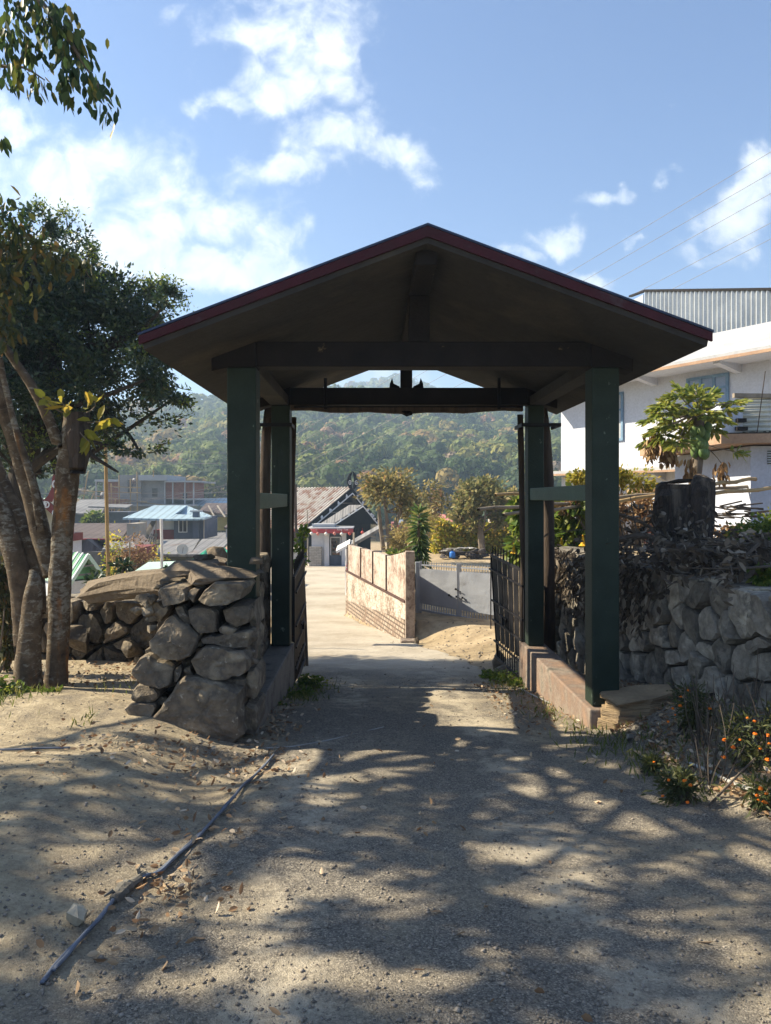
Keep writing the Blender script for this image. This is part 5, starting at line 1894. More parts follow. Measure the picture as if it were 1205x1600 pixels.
marigold('marigold plant with three flowers on bare stalks at the lower right', [(1192, 1245, 4.3, 18, 22)], [(1188, 1232, .019), (1183, 1243, .016), (1195, 1254, .020), (1198, 1240, .014), (1185, 1250, .012)], 4.2)
marigold('single small marigold in the leaf litter below the stone block', [(1022, 1195, 5.2, 10, 8)], [(1022, 1191, .013)], 5.15)
# dead stalks on the right bank
ds = MB()
for i in range(60):
    a = random.uniform(1085, 1210) if i > 20 else random.uniform(1090, 1125)
    d = random.uniform(4.7, 5.6)
    p0 = P(a, 1200, d)
    p0.z = Hz(p0.x, d) - .02
    p1 = p0 + Vector((random.gauss(0, .08), random.gauss(0, .08), random.uniform(.2, .62)))
    branch(ds, p0, p1, .005, .0025, .06, 4, i, 4)
px_tube(ds, [(1105, 1262, 4.5, 4), (1145, 1220, 4.6, 4), (1180, 1185, 4.7, 3)], 3, 5)
px_tube(ds, [(1120, 1245, 4.5, 3), (1160, 1248, 4.5, 3), (1210, 1258, 4.5, 3)], 4, 5)
tag(ds.build('dead_stalks', M['twig']), 'dead dark stalks standing on the bank between the marigolds', 'dead stalks')


def big_tree(name, label, cat, d, trunk, ell, per, lv, L, W, m, bark='bark_grey', sig=.2, shell=.6):
    p0 = P(trunk[0][0], trunk[0][1], d)
    T = thing(name, label, cat, (p0.x, d, p0.z))
    t = MB()
    px_tube(t, [(a, b, d, w) for a, b, w in trunk], 1, 8, .1)
    t.build('trunk', M[bark], T)
    br = MB()
    es = []
    top = P(trunk[-1][0], trunk[-1][1], d)
    mid = P(trunk[len(trunk) // 2][0], trunk[len(trunk) // 2][1], d)
    for i, (a, b, rx, rz) in enumerate(ell):
        dd = d + random.uniform(-.5, .5) * rx / F * d
        c = P(a, b, dd)
        es.append((c, (rx / F * dd, rx / F * dd, rz / F * dd), rx * rz / 700))
        branch(br, random.choice((top, mid)), c, .05 * d / 30, .015, .1, 5, i, 5)
    br.build('branches', M[bark], T)
    p, q = clumps(es, per, lv, sig, shell)
    leaves('crown', p, q, L, W, M[m], T, .3)
    return T


big_tree('tree', 'round bushy tree with olive-brown leaves in front of the hedge', 'tree', 37, [(754, 868, 12), (751, 835, 10), (748, 810, 9)], [(752, 775, 34, 22), (725, 795, 22, 20), (785, 790, 22, 20), (750, 760, 26, 14), (735, 815, 22, 12), (780, 812, 18, 12), (800, 775, 12, 12)], 26, 60, .26, .14, 'leaf_round')
tt_ = big_tree('tree', 'pruned tree with several bare upright stems beside the dark gabled shop', 'tree', 33, [(610, 872, 9), (607, 835, 7), (603, 800, 5), (600, 780, 3)], [(590, 770, 26, 20), (615, 765, 28, 24), (640, 775, 22, 18), (650, 795, 16, 16), (580, 750, 16, 12), (620, 742, 24, 12)], 20, 30, .24, .11, 'leaf_pruned', sig=.34, shell=.5)
q = MB()
px_tube(q, [(606, 865, 33, 8), (618, 820, 33, 7), (625, 800, 33, 6), (627, 775, 33, 5)], 3, 6)
px_tube(q, [(600, 862, 33, 7), (594, 820, 33, 6), (592, 790, 33, 5)], 4, 6)
px_tube(q, [(612, 866, 33, 6), (632, 815, 33, 5), (640, 800, 33, 4)], 5, 6)
q.build('stem', M['bark_grey'], tt_)
big_tree('tree', 'thin tree with pale autumn leaves between the shop and the spiky plant', 'tree', 40, [(655, 870, 7), (652, 840, 6), (650, 815, 5)], [(660, 785, 26, 20), (690, 790, 22, 18), (668, 765, 22, 14), (640, 810, 16, 12)], 18, 26, .26, .11, 'leaf_pruned', sig=.34, shell=.5)
bush('shrub', 'pale yellow bamboo-like bush behind the boundary wall', 'shrub', [(640, 845, 29, 26, 26), (660, 820, 29, 22, 22), (625, 850, 29, 16, 18)], 26, 24, .20, .06, 'leaf_pale', sig=.3)
bush('shrub', 'small bright green plant showing above the boundary wall', 'shrub', [(617, 866, 20, 10, 6)], 8, 10, .18, .06, 'leaf_bright', broad=True)
bush('shrub', 'dry orange-leaved sapling rising above the hedge', 'shrub', [(680, 790, 41, 8, 14), (672, 810, 41, 10, 12), (684, 772, 41, 5, 8)], 10, 12, .26, .10, 'leaf_brown', sig=.35)


def hedge():
    D = 39
    T = thing('hedge', 'clipped yellow-green hedge at the back of the yard', 'hedge', P(740, 862, D))
    a, b = P(672, 862, D), P(880, 862, D)
    p, d = [], []
    n = 13000
    u = rng.random(n)
    w = rng.random(n)
    zt = 1.55 + .12 * np.sin(u * 25)
    skin = rng.random(n)
    x = a.x + (b.x - a.x) * u
    z = a.z + zt * np.where(skin < .3, rng.uniform(.9, 1.0, n), w)
    y = D + np.where(skin < .3, rng.uniform(-.6, .6, n), rng.normal(-.35, .25, n))
    pos = np.stack([x, y, z], 1)
    dd = np.stack([rng.normal(0, .7, n), np.full(n, -.5) + rng.normal(0, .5, n), rng.normal(.2, .7, n)], 1)
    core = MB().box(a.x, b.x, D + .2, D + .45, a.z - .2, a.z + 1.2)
    core.build('stems', M['core'], T)  # one dark box added to fill the inside of the hedge, no modelled stems
    leaves('foliage', pos, dd, .20, .12, M['leaf_hedge'], T, .3)


hedge()


def dracaena():
    D = 18.9
    c = P(655, 880, D)
    T = thing('spiky_plant', 'tall spiky dark-leaved plant behind the wall end pillar', 'plant', (c.x, D, EYE - 2.85))
    MB().tube([(c.x, D, EYE - 2.85), (c.x - .03, D, EYE - 1.2), (c.x, D, EYE - .45)], [.05, .045, .03], 8).build('stem', M['bark_grey'], T)
    pos, dr = [], []
    for i in range(420):
        t = random.random()
        z = EYE - 2.3 + 2.0 * t
        an = random.uniform(0, 6.28)
        el = -.25 + 1.3 * max(0, t - .72) / .28 + random.gauss(0, .15)
        pos.append((c.x, D, z))
        dr.append((math.cos(an), math.sin(an), el))
    leaves('leaves', pos, dr, .34, .06, M['leaf_dracaena'], T, .5, True, .2)


dracaena()


# ------------------------------------------------------------------ small ground cover
def scatter_ground():
    # pebbles
    n = 15000
    y = 2.2 + 8.5 * rng.random(n) ** 1.5
    x = rng.uniform(-.56, .56, n) * y
    kp = (x < 2.6)
    x, y = x[kp], y[kp]
    n = len(x)
    z = H(x, y) + np.where((x > road_l(y)) & (x < road_r(y)), .012, 0)
    s = .0035 + .010 * rng.random(n) ** 4
    big = rng.random(n) < .01
    s[big] *= 1.8
    oc = np.array([(1, 0, 0), (0, 1, 0), (-1, 0, 0), (0, -1, 0), (0, 0, .7), (0, 0, -.5)])
    V = oc[None] * rng.uniform(.6, 1.3, (n, 6, 3)) * s[:, None, None]
    an = rng.uniform(0, 6.28, n)
    c, q = np.cos(an)[:, None], np.sin(an)[:, None]
    V = np.stack([V[..., 0] * c - V[..., 1] * q, V[..., 0] * q + V[..., 1] * c, V[..., 2]], -1)
    V = V + np.stack([x, y, z + s * .2], -1)[:, None]
    f = np.array([(0, 1, 4), (1, 2, 4), (2, 3, 4), (3, 0, 4), (1, 0, 5), (2, 1, 5), (3, 2, 5), (0, 3, 5)])
    Fa = (f[None] + np.arange(n)[:, None, None] * 6).reshape(-1, 3)
    m2 = 600                              # coarser stones on the ramp before the grey gate
    x2, y2 = rng.normal(1.7, .55, m2), rng.uniform(11.5, 17.0, m2)
    s2 = .006 + .03 * rng.random(m2) ** 3
    V2 = oc[None] * rng.uniform(.6, 1.3, (m2, 6, 3)) * s2[:, None, None] + np.stack([x2, y2, H(x2, y2) + s2 * .2], -1)[:, None]
    V = np.concatenate([V, V2])
    n += m2
    Fa = (f[None] + np.arange(n)[:, None, None] * 6).reshape(-1, 3)
    o = npmesh('gravel', V.reshape(-1, 3), Fa, M['pebble'])
    tag(o, 'loose gravel scattered over the drive', 'gravel', kind='stuff')
    # fallen leaves
    pts = []

    def patch(n_, cx, cy, sx, sy):
        for _ in range(n_):
            pts.append((random.gauss(cx, sx), random.gauss(cy, sy)))
    for (px, py, n_, sx, sy) in ((250, 1430, 40, .16, .22), (300, 1370, 40, .16, .22), (250, 1390, 30, .12, .1), (330, 1290, 40, .2, .25), (420, 1200, 90, .2, .3), (430, 1150, 120, .16, .5), (430, 1110, 90, .12, .5), (250, 1170, 160, .4, .3), (150, 1190, 30, .5, .3), (330, 1190, 70, .4, .25)):
        p = ground_path([(px, py)], 0)[0]
        patch(n_, p.x, p.y, sx, sy)
    for _ in range(1900):                         # drift along the right edge
        yy = random.uniform(3.4, 8.2)
        pts.append((float(road_r(np.array([yy]))) + .15 + abs(random.gauss(0, .38)), yy))
    for _ in range(150):
        yy = random.uniform(2.3, 9.5)
        pts.append((random.uniform(-.55, .5) * yy, yy))
    for _ in range(420):                          # ground under the low wall and the tree
        pts.append((random.uniform(-4.2, -2.0), random.uniform(7.4, 8.9)))
    for _ in range(300):
        yy = random.uniform(6.5, 10)
        pts.append((random.uniform(1.3, 1.95), yy))
    A = np.array(pts)
    zz = H(A[:, 0], A[:, 1]) + .014
    pos = np.stack([A[:, 0], A[:, 1], zz + rng.uniform(0, .012, len(A))], 1)
    d = np.stack([rng.normal(size=len(A)), rng.normal(size=len(A)), rng.normal(.1, .22, len(A))], 1)
    o = leaves('leaf_litter', pos, d, .05, .023, M['leaf_litter'], None, .5, True, -.1)
    tag(o, 'dry fallen leaves drifted along the drive edges', 'fallen leaves', kind='stuff')
    # grass tufts
    pts = []
    for (px, py, d, n_, s) in ((1000, 1175, 5.8, 160, .3), (1040, 1200, 5.3, 130, .25), (930, 1160, 6.2, 120, .25), (870, 1115, 7.5, 140, .3), (800, 1070, 9.2, 150, .3), (470, 1100, 8.4, 130, .2), (490, 1070, 9.3, 140, .25), (30, 1100, 6.7, 120, .3), (130, 1140, 6.0, 20, .1), (405, 935, 24, 60, .4), (200, 1060, 7.5, 40, .3)):
        c = P(px, py, d)
        for _ in range(n_):
            pts.append((random.gauss(c.x, s * .6), random.gauss(d, s * 1.3)))
    A = np.array(pts)
    pos = np.stack([A[:, 0], A[:, 1], H(A[:, 0], A[:, 1])], 1)
    d = np.stack([rng.normal(0, .5, len(A)), rng.normal(0, .5, len(A)), np.ones(len(A))], 1)
    o = leaves('grass', pos, d, .09, .012, M['grass_blade'], None, .4, False, 0)
    tag(o, 'short grass tufts along the edges of the drive', 'grass', kind='stuff')


scatter_ground()

# ------------------------------------------------------------------ buildings
def pxbox(mb, a, b, c, e, d, depth):
    """Box whose front covers photo columns a..b and rows c..e at distance d, running back by depth."""
    p, q = P(a, e, d), P(b, c, d)
    return mb.box(p.x, q.x, d, d + depth, p.z, q.z)


def window(parent, a, b, c, e, d, fm, gm, bars=1, proud=.04):
    f = MB()
    p, q = P(a, e, d), P(b, c, d)
    t = max(.04, (q.x - p.x) * .09)
    y0, y1 = d - proud, d + .03
    f.box(p.x, q.x, y0, y1, p.z, p.z + t).box(p.x, q.x, y0, y1, q.z - t, q.z).box(p.x, p.x + t, y0, y1, p.z + t, q.z - t).box(q.x - t, q.x, y0, y1, p.z + t, q.z - t)
    for i in range(bars):
        x = p.x + (q.x - p.x) * (i + 1) / (bars + 1)
        f.box(x - t * .35, x + t * .35, y0 + .003, y1, p.z + t, q.z - t)
    o = f.build('window', M[fm], parent)
    MB().box(p.x + t, q.x - t, d - .012, d + .02, p.z + t, q.z - t).build('pane', M[gm], o)
    return o


def white_house():
    G = thing('house', 'white two-storey house with blue windows and corrugated metal top storey behind the right columns', 'house', (5.64, 22, EYE - 2.5))
    o = Vector((5.64, 22.0, 0))
    u = Vector((.62, -1, 0)).normalized()
    n = Vector((-1, -.62, 0)).normalized()          # outward
    ln = 11.0
    zb, ze, zf = EYE - 2.9, EYE + 3.12, EYE + .80
    at = lambda s, z, out=0.0: o + u * s + n * out + Z * z

    def slab(mb, s0, s1, z0, z1, o0, o1):
        return mb.prism([at(s0, z0, o0), at(s1, z0, o0), at(s1, z1, o0), at(s0, z1, o0)], n * (o1 - o0))
    # upper and lower wall with end wall returning behind
    slab(MB(), 0, ln, zf - .02, ze, -9, 0).build('upper_wall', M['white_wall'], G)
    slab(MB(), 0, ln, zb, zf - .14, -9, -.02).build('lower_wall', M['white_wall'], G)
    le = MB()
    slab(le, -.3, ln, zf - .14, zf - .02, -.3, .55)
    le.build('floor_ledge', M['pale_cement'], G)
    tr = MB()
    slab(tr, -.31, ln, zf - .155, zf - .10, .552, .575)
    tr.build('ledge_trim', M['brown_trim'], G)
    for s in (.5, 2.0, 3.5, 5.2, 6.8):
        MB().prism([at(s, zf - .14, 0), at(s, zf - .14, .5), at(s, zf - .2, .5), at(s, zf - .36, 0)], u * .12).build('bracket', M['pale_cement'], G)
    # eave slab and sloping concrete roof
    ro = MB()
    ro.prism([at(-.5, ze, 1.0), at(-.5, ze + .12, 1.0), at(-.5, ze + 1.25, -1.6), at(-.5, ze + 1.12, -1.6)], u * (ln + .5))
    rf = ro.build('roof', M['pale_cement'], G)
    slab(MB(), -.51, ln, ze - .02, ze + .05, 1.002, 1.03).build('eave_trim', M['brown_trim'], rf)
    slab(MB(), -.5, ln, ze - .001, ze + .02, 0, .99).build('soffit', M['white_wall'], rf)
    for s in (.9, 3.2, 5.5, 7.8):
        MB().prism([at(s, ze, .003), at(s, ze, .85), at(s, ze - .05, .85), at(s, ze - .2, .003)], u * .16).build('bracket', M['white_wall'], G)
    # corrugated top storey: corners from the photo
    A, B = P(1008, 530, 22.5), P(1290, 508, 18.2)
    At, Bt = P(1008, 456, 22.5), P(1290, 453, 18.2)
    uu = (B - A)
    m = 150
    ct = MB()
    vs, fs = [], []
    nn = Vector((uu.y, -uu.x, 0)).normalized()
    if nn.y > 0:
        nn = -nn
    for i in range(m + 1):
        t = i / m
        k = nn * (.035 * math.sin(i * math.pi * .5))
        vs += [A + (B - A) * t + k - Z * .8, At + (Bt - At) * t + k]
    for i in range(m):
        fs.append((2 * i, 2 * i + 2, 2 * i + 3, 2 * i + 1))
    ct.add(vs, fs)
    c = ct.build('tin_storey', M['tin'], G)
    sol = c.modifiers.new('thick', 'SOLIDIFY')
    sol.thickness = .02
    cap = MB().beam(At + Z * .03, Bt + Z * .03, .12, .07)
    cap.beam(At + Z * .03, P(985, 463, 24.5), .1, .06)
    cap.build('ridge_strip', M['dark_beam'], c)
    side = MB().quad(P(984, 472, 24.5), P(1006, 460, 22.6), P(1006, 530, 22.6), P(984, 530, 24.5), (-.02, 0, 0))
    side.build('tin_side', M['tin'], c)
    bk = MB()
    far = P(1500, 460, 27)
    bk.quad(At, Bt, Bt + Vector((4, 5, -.2)), At + Vector((4, 5, -.2)), (0, 0, .03))
    bk.build('tin_roof', M['tin'], c)
    # windows: (s0, s1, z0, z1, columns)
    for (px0, px1, py0, py1, d_, cols_, shelf) in ((1074, 1140, 592, 650, 0, 3, 0), (955, 975, 615, 690, 0, 1, 0), (1072, 1136, 735, 790, 0, 3, 0)):
        # march along the wall to find the spot seen at these columns
        def sfor(px):
            k = (px - 582) / F
            return (k * 22 - 5.64) / (u.x + k * -u.y) if True else 0
        s0, s1 = sfor(px0), sfor(px1)
        d0 = (o + u * s0).y
        z0, z1 = EYE + (778 - py1) / F * d0, EYE + (778 - py0) / F * d0
        fr = MB()
        t = .07
        slab(fr, s0, s1, z1 - t, z1, .003, .05)
        slab(fr, s0, s1, z0, z0 + t, .003, .05)
        w = s1 - s0
        for i in range(cols_ + 1):
            q = s0 + (w - t) * i / cols_
            slab(fr, q, q + t, z0 + t, z1 - t, .003, .05)
        slab(fr, s0 + t, s1 - t, z0 + (z1 - z0) * .62, z0 + (z1 - z0) * .62 + .05, .003, .045)
        f = fr.build('window', M['window_blue'], G)
        pn = MB()
        slab(pn, s0 + .02, s1 - .02, z0 + .02, z1 - .02, .001, .018)
        pn.build('pane', M['blue_tint'] if px0 != 955 else M['pale_cement'], f)
    return G


white_house()


def annex():
    D = 12.0
    G = thing('outbuilding', 'small bluish plastered outbuilding with brown-edged roof slab at the right edge', 'outbuilding', (6.2, D, EYE - 1))
    x0 = P(1173, 700, D).x
    MB().box(x0, x0 + 3.5, D, D + 3, EYE - 1.1, EYE + .845).build('wall', M['bluish_wall'], G)
    xs0 = P(1111, 690, D).x
    MB().prism([(xs0, D - .35, EYE + .86), (x0 + 3.8, D - .5, EYE + .92), (x0 + 3.8, D + 3.2, EYE + .92), (xs0, D + 3.2, EYE + .86)], (0, 0, .15)).build('roof_slab', M['brown_trim'], G)
    top = MB().prism([(xs0 + .01, D - .34, EYE + 1.012), (x0 + 3.7, D - .49, EYE + 1.073), (x0 + 3.7, D + 3.1, EYE + 1.073), (xs0 + .01, D + 3.1, EYE + 1.012)], (0, 0, .02))
    for i in range(60):
        top.rock((xs0 + .05 + random.random() * 1.6, D - .3 + random.random() * .25, EYE + 1.03 + random.random() * .02), (.04, .03, .025), i, 12, 0)
    top.build('screed', M['core'], G)
    px0 = P(1113, 660, D).x
    pb = MB().box(px0 + .02, px0 + .36, D - .28, D + .75, EYE + 1.03, EYE + 1.53)
    pb.build('parapet_pier', M['bluish_wall'], G, .01)
    MB().box(px0 + .23, px0 + .40, D - .36, D - .283, EYE + 1.07, EYE + 1.13).box(px0 + .24, px0 + .38, D - .36, D - .283, EYE + 1.20, EYE + 1.26).build('iron_hinge', M['dark_beam'], G)
    v = MB()
    vx = P(1199, 715, D).x
    for i in range(6):
        v.box(vx, vx + .4, D - .02, D - .002, EYE + .55 + .04 * i, EYE + .57 + .04 * i)
    v.build('vent', M['glass_dark'], G)
    return G


annex()


def corr(name, a, b, c, d, ribs, amp, m, parent=None, rowdir=True):
    """Corrugated sheet a(top left) b(top right) c(bottom right) d(bottom left); ribs run left to right when rowdir."""
    a, b, c, d = (Vector(q) for q in (a, b, c, d))
    nn = (b - a).cross(d - a).normalized()
    k = ribs * 8
    vs, fs = [], []
    for i in range(k + 1):
        t = i / k
        o = nn * (amp * math.sin(2 * math.pi * ribs * t))
        if rowdir:
            vs += [a.lerp(d, t) + o, b.lerp(c, t) + o]
        else:
            vs += [a.lerp(b, t) + o, d.lerp(c, t) + o]
    for i in range(k):
        fs.append((2 * i, 2 * i + 1, 2 * i + 3, 2 * i + 2))
    ob = MB().add(vs, fs).build(name, m, parent, smooth=True)
    so = ob.modifiers.new('thick', 'SOLIDIFY')
    so.thickness = .006
    return ob


t = corr('tin_sheet', P(1150, 622, 12.0), P(1290, 618, 12.2), P(1290, 682, 11.9), P(1148, 681, 11.9), 8, .022, M['tin_cream'])
tag(t, 'cream corrugated sheet standing on the outbuilding roof slab', 'metal sheet')
tag(MB().beam(P(1146, 618, 12.0), P(1290, 620, 12.1), .07, .07).build('roof_beam', M['bamboo_grey']), 'grey timber pole lying along the top of the cream corrugated sheet', 'pole')
tag(MB().tube([P(1183, 678, 11.7), P(1196, 580, 11.7)], .008, 6).build('iron_rod', M['old_timber']), 'thin rusty rod rising in front of the cream corrugated sheet', 'rod')

# bamboo trellis
def pole(label, p0, p1, r, m='bamboo', grp=None):
    d = p1 - p0
    k = max(3, int(d.length / .35))
    pts, rad = [], []
    for i in range(k + 1):
        q = p0.lerp(p1, i / k) + Vector((0, 0, .012 * math.sin(i * 1.7)))
        pts += [q, q + d.normalized() * .012, q + d.normalized() * .03]
        rad += [r, r * 1.18, r]
    return tag(MB().tube(pts, rad, 8).build('bamboo_pole', M[m], smooth=True), label, 'bamboo pole', grp)


TG = 'bamboo poles of the creeper trellis'
for i, (a, b, d0, c, e, d1, m, lab) in enumerate((
        (774, 773, 12.5, 900, 770, 13.5, 'bamboo', 'topmost pale bamboo pole end sticking out left of the right rear column'),
        (747, 796, 11.5, 905, 785, 13, 'bamboo_grey', 'long grey bamboo pole end reaching furthest left beyond the right rear column'),
        (787, 804, 11.8, 920, 790, 13, 'bamboo_grey', 'lowest dark pole end just left of the right rear column'),
        (960, 778, 11.6, 1210, 756, 12.2, 'bamboo_grey', 'grey pole passing behind the stump towards the outbuilding'),
        (955, 786, 11.3, 1060, 768, 11.6, 'bamboo', 'pale split pole left of the stump'),
        (1115, 757, 10.2, 1180, 748, 11.8, 'bamboo', 'short pale pole between the stump top and the outbuilding wall'),
        (1108, 772, 10.4, 1230, 760, 11.4, 'bamboo', 'pale pole crossing low in front of the outbuilding wall'),
        (862, 790, 12.8, 985, 776, 14, 'bamboo', 'pale pole half hidden by the right front column'))):
    pole(lab, P(a, b, d0), P(c, e, d1), .028, m, TG)
for i, (a, d, lab) in enumerate(((1000, 13.2, 'upright post of the trellis left of the stump'), (930, 13.8, 'upright post of the trellis behind the right front column'))):
    p = P(a, 775, d)
    pole(lab, Vector((p.x, d, EYE - .95)), p, .03, 'bamboo_grey', TG)
ct_ = MB()
c = P(1000, 835, 14.6)
tag(MB().box(c.x - .5, c.x + .55, 14.6, 14.75, EYE - 1.2, EYE - .35).build('white_slab_wall', M['white_wall'], bevel=.01), 'low white wall glimpsed through dry leaves right of the front column', 'low wall')
tag(MB().box(P(1013, 840, 12.4).x, P(1034, 840, 12.4).x, 12.4, 12.6, EYE - 1.2, EYE - .45).build('brick_pier', M['red_brick'], bevel=.008), 'short red brick pier left of the stump base', 'pier')
jk = MB()
for i in range(24):
    p0 = P(random.uniform(1112, 1170), random.uniform(790, 808), random.uniform(10.8, 11.6))
    jk.beam(p0, p0 + Vector((random.uniform(.2, .5), random.uniform(-.2, .2), random.uniform(-.06, .08))), .05, .02)
tag(jk.build('scrap_timber', M['twig']), 'pile of weathered scrap timber in front of the outbuilding', 'timber pile')


# ------------------------------------------------------------------ the dark gabled shop with its red-banded front
def shop():
    A, B, C = P(479, 824, 56), P(592, 818, 65), P(549, 765, 60)
    G = thing('shop', 'black-gabled shop with rusty roof, horn ornament and a white corner front under a red band', 'shop', P(520, 878, 58))
    v = Vector((-.80, .60, 0)) * 8.4
    up = Z * .16
    # left pitch: patched sheets
    rf = MB()
    over = (A - C) * .05
    rf.prism([C + up, A + over + up, A + over + v + up, C + v + up], -Z * .14)
    r1 = rf.build('roof', M['rust_roof'], G)
    rb = MB()
    for i in range(26):
        o = v * (i / 26)
        rb.beam(C + o + up * 1.35, A + over + o + up * 1.35, .10, .07)
    rb.build('sheet_ribs', M['rust_roof'], r1)
    MB().prism([C + up, B + (B - C) * .05 + up, B + (B - C) * .05 + v + up, C + v + up], -Z * .14).build('roof', M['roof_grey'], G)
    # gable wall set back, body
    bk = v.normalized() * .9
    MB().prism([A + bk, B + bk, C + bk], v * .85).build('gable_wall', M['black_wood'], G)
    base = EYE - 5.25
    lo = lambda p: Vector((p.x, p.y, base - .3))
    wl = A + (B - A) * .04 + bk
    wr = B + bk
    MB().prism([lo(wl), lo(wr), wr + Z * .05, wl + Z * .05], v * .8).build('wall', M['black_wood'], G)
    # barge boards with pale marks
    nn = -v.normalized()
    for (p, q) in ((A + (A - C) * .05, C), (C, B + (B - C) * .05)):
        o = MB().prism([p + Z * .12, q + Z * .12, q - Z * .38, p - Z * .38], nn * .12).build('barge_board', M['black_wood'], G)
        ln = MB().beam(p - Z * .30 + nn * .14, q - Z * .30 + nn * .14, .04, .09)
        for k in range(5):
            c = p.lerp(q, .14 + .18 * k) - Z * .12 + nn * .14
            ln.rock(c, (.16, .03, .2), k, 14, 0, Matrix.Identity(3))
        ln.build('painted_marks', M['white_paint'], o)
    # cross lines in the gable
    for zz in (.36, .62):
        a, b = A.lerp(C, zz) + bk * .98 + nn * .05, B.lerp(C, zz) + bk * .98 + nn * .05
        MB().beam(a, b, .06, .10).build('gable_rail', M['wood_grey'], G)
    # horns
    hc = P(550, 764, 59.8)
    hw = (B - A).normalized()
    for s in (-1, 1):
        pr = []
        for (a, b) in ((0.02, -.05), (.15, .25), (.22, .55), (.18, .85), (.06, 1.18), (.36, 1.0), (.62, .62), (.58, .34), (.30, .04)):
            pr.append(hc + hw * (s * a * 1.25) + Z * (b * 1.2))
        h = MB().prism(pr, nn * .1).build('horn', M['black_wood'], G)
        e = hc + hw * (s * .47) + Z * .52 + nn * .12
        ring = MB()
        for k in range(16):
            a0, a1 = k / 16 * 6.2832, (k + 1) / 16 * 6.2832
            for r in (.16,):
                ring.beam(e + (hw * math.cos(a0) + Z * math.sin(a0)) * r, e + (hw * math.cos(a1) + Z * math.sin(a1)) * r, .05, .05)
        ring.rock(e, (.05, .05, .05), 2, 12, 0)
        ring.build('painted_eye', M['white_paint'], h)
    # small porch gable
    a, b, c = P(520, 820, 55), P(589, 818, 57.5), P(566, 790, 56.5)
    MB().prism([c + Z * .05, a + Z * .05, a + v * .15 + Z * .05, c + v * .15 + Z * .05], -Z * .08).build('porch_roof', M['roof_grey'], G)
    MB().prism([c + Z * .05, b + Z * .05, b + v * .15 + Z * .05, c + v * .15 + Z * .05], -Z * .08).build('porch_roof', M['roof_grey'], G)
    MB().prism([a, b, c], v * .04).build('porch_gable', M['black_wood'], G)
    for (p, q) in ((a, c), (c, b)):
        ln = MB().beam(p - Z * .06 + nn * .1, q - Z * .06 + nn * .1, .04, .07)
        for k in range(3):
            ln.rock(p.lerp(q, .25 + .25 * k) + nn * .12 + Z * .02, (.13, .03, .13), k, 14, 0, Matrix.Identity(3))
        ln.build('painted_marks', M['white_paint'], G)
    # flat-roofed corner front
    D = 53.5
    fb = EYE - 4.95
    L_, R_ = P(487, 850, D), P(552, 850, D)
    MB().box(L_.x, P(507, 850, D).x, D, D + 3.4, fb, EYE - 2.35).build('front_wall', M['shop_wall'], G)
    MB().box(P(507, 850, D).x + .01, P(514.5, 850, D).x, D - .25, D + 3.2, fb, EYE - 2.35).build('pilaster', M['shop_wall'], G)
    MB().box(P(534, 850, D).x, P(541, 850, D).x, D - .1, D + 3, fb, EYE - 2.35).build('pilaster', M['shop_wall'], G)
    MB().box(P(541, 850, D).x + .01, R_.x + .3, D + .5, D + 3, fb, EYE - 2.35).build('side_bay', M['black_wood'], G)  # solid black block in place of the bay's shaded interior
    MB().box(P(514.5, 850, D).x + .01, P(534, 850, D).x - .01, D + .35, D + .5, fb, EYE - 2.35).build('shop_back', M['slate_wall'], G)
    dr = MB()
    x0, x1, z0, z1 = P(515.5, 0, D).x, P(533, 0, D).x, EYE + (778 - 868) / F * D, EYE + (778 - 839) / F * D
    for (q0, q1, w0, w1) in ((x0, x1, z1 - .08, z1), (x0, x0 + .08, z0, z1 - .08), (x1 - .1, x1, z0, z1 - .08)):
        dr.box(q0, q1, D + .22, D + .33, w0, w1)
    df = dr.build('glass_door', M['shop_wall'], G)
    MB().box(x0 + .08, x1 - .1, D + .25, D + .27, z0, z1 - .08).build('pane', M['glass_dark'], df)
    gd = MB()
    for i in range(26):
        gx, gz = random.uniform(x0 + .1, x1 - .2), z0 + random.choice((.05, .32, .6, .85))
        gd.box(gx, gx + random.uniform(.08, .2), D + .20, D + .245, gz, gz + random.uniform(.08, .22))
    gd.build('goods', M['goods'], df)
    MB().box(P(484, 0, D).x, P(503, 0, D).x, D - .5, D - .02, fb - .35, EYE + (778 - 854) / F * D).build('low_wall', M['ash_brick'], G)
    st = MB().box(P(506, 0, D).x, P(556, 0, D).x, D - .9, D + .3, fb - .4, fb + .02)
    st.box(P(503, 0, D).x, P(556, 0, D).x, D - 1.6, D - .905, fb - .5, fb - .14)
    st.build('steps', M['pale_cement'], G, .02)
    # canopy: white slab and curved red band
    x0, x1 = P(482, 0, D).x, P(552.5, 0, D).x
    zt = EYE + (778 - 825.5) / F * D
    zb = EYE + (778 - 832) / F * D
    arc, arc2 = [], []
    for i in range(15):
        t_ = i / 14
        x = x0 + (x1 - x0) * t_
        y = D - .55 - .55 * math.sin(math.pi * t_) ** .7
        arc.append((x, y))
    sb = MB().prism([(x, y + .03, zt - .02) for x, y in arc] + [(x1, D + 3, zt - .02), (x0, D + 3, zt - .02)], (0, 0, .10))
    sb.box(x0 + .3, x0 + 1.9, D, D + 2, zt + .085, zt + .3)
    sb.build('canopy', M['pale_cement'], G)
    bd = MB()
    for i in range(14):
        (xa, ya), (xb, yb) = arc[i], arc[i + 1]
        bd.prism([(xa, ya, zb), (xb, yb, zb - .012), (xb, yb, zt), (xa, ya, zt)], (0, .06, 0))
    band = bd.build('red_band', M['shop_red'], G)
    mk = MB()
    for (c0, c1, c2, c3) in ((492, 500, 495, 500), (502.2, 503.6, 502.2, 503.6)):
        yy = D - .95
        mk.prism([P(c0, 825.8, yy), P(c1, 825.8, yy), P(c3, 831.5, yy), P(c2, 831.5, yy)], (0, .02, 0))
    mk.build('painted_marks', M['lantern_pink'], band)
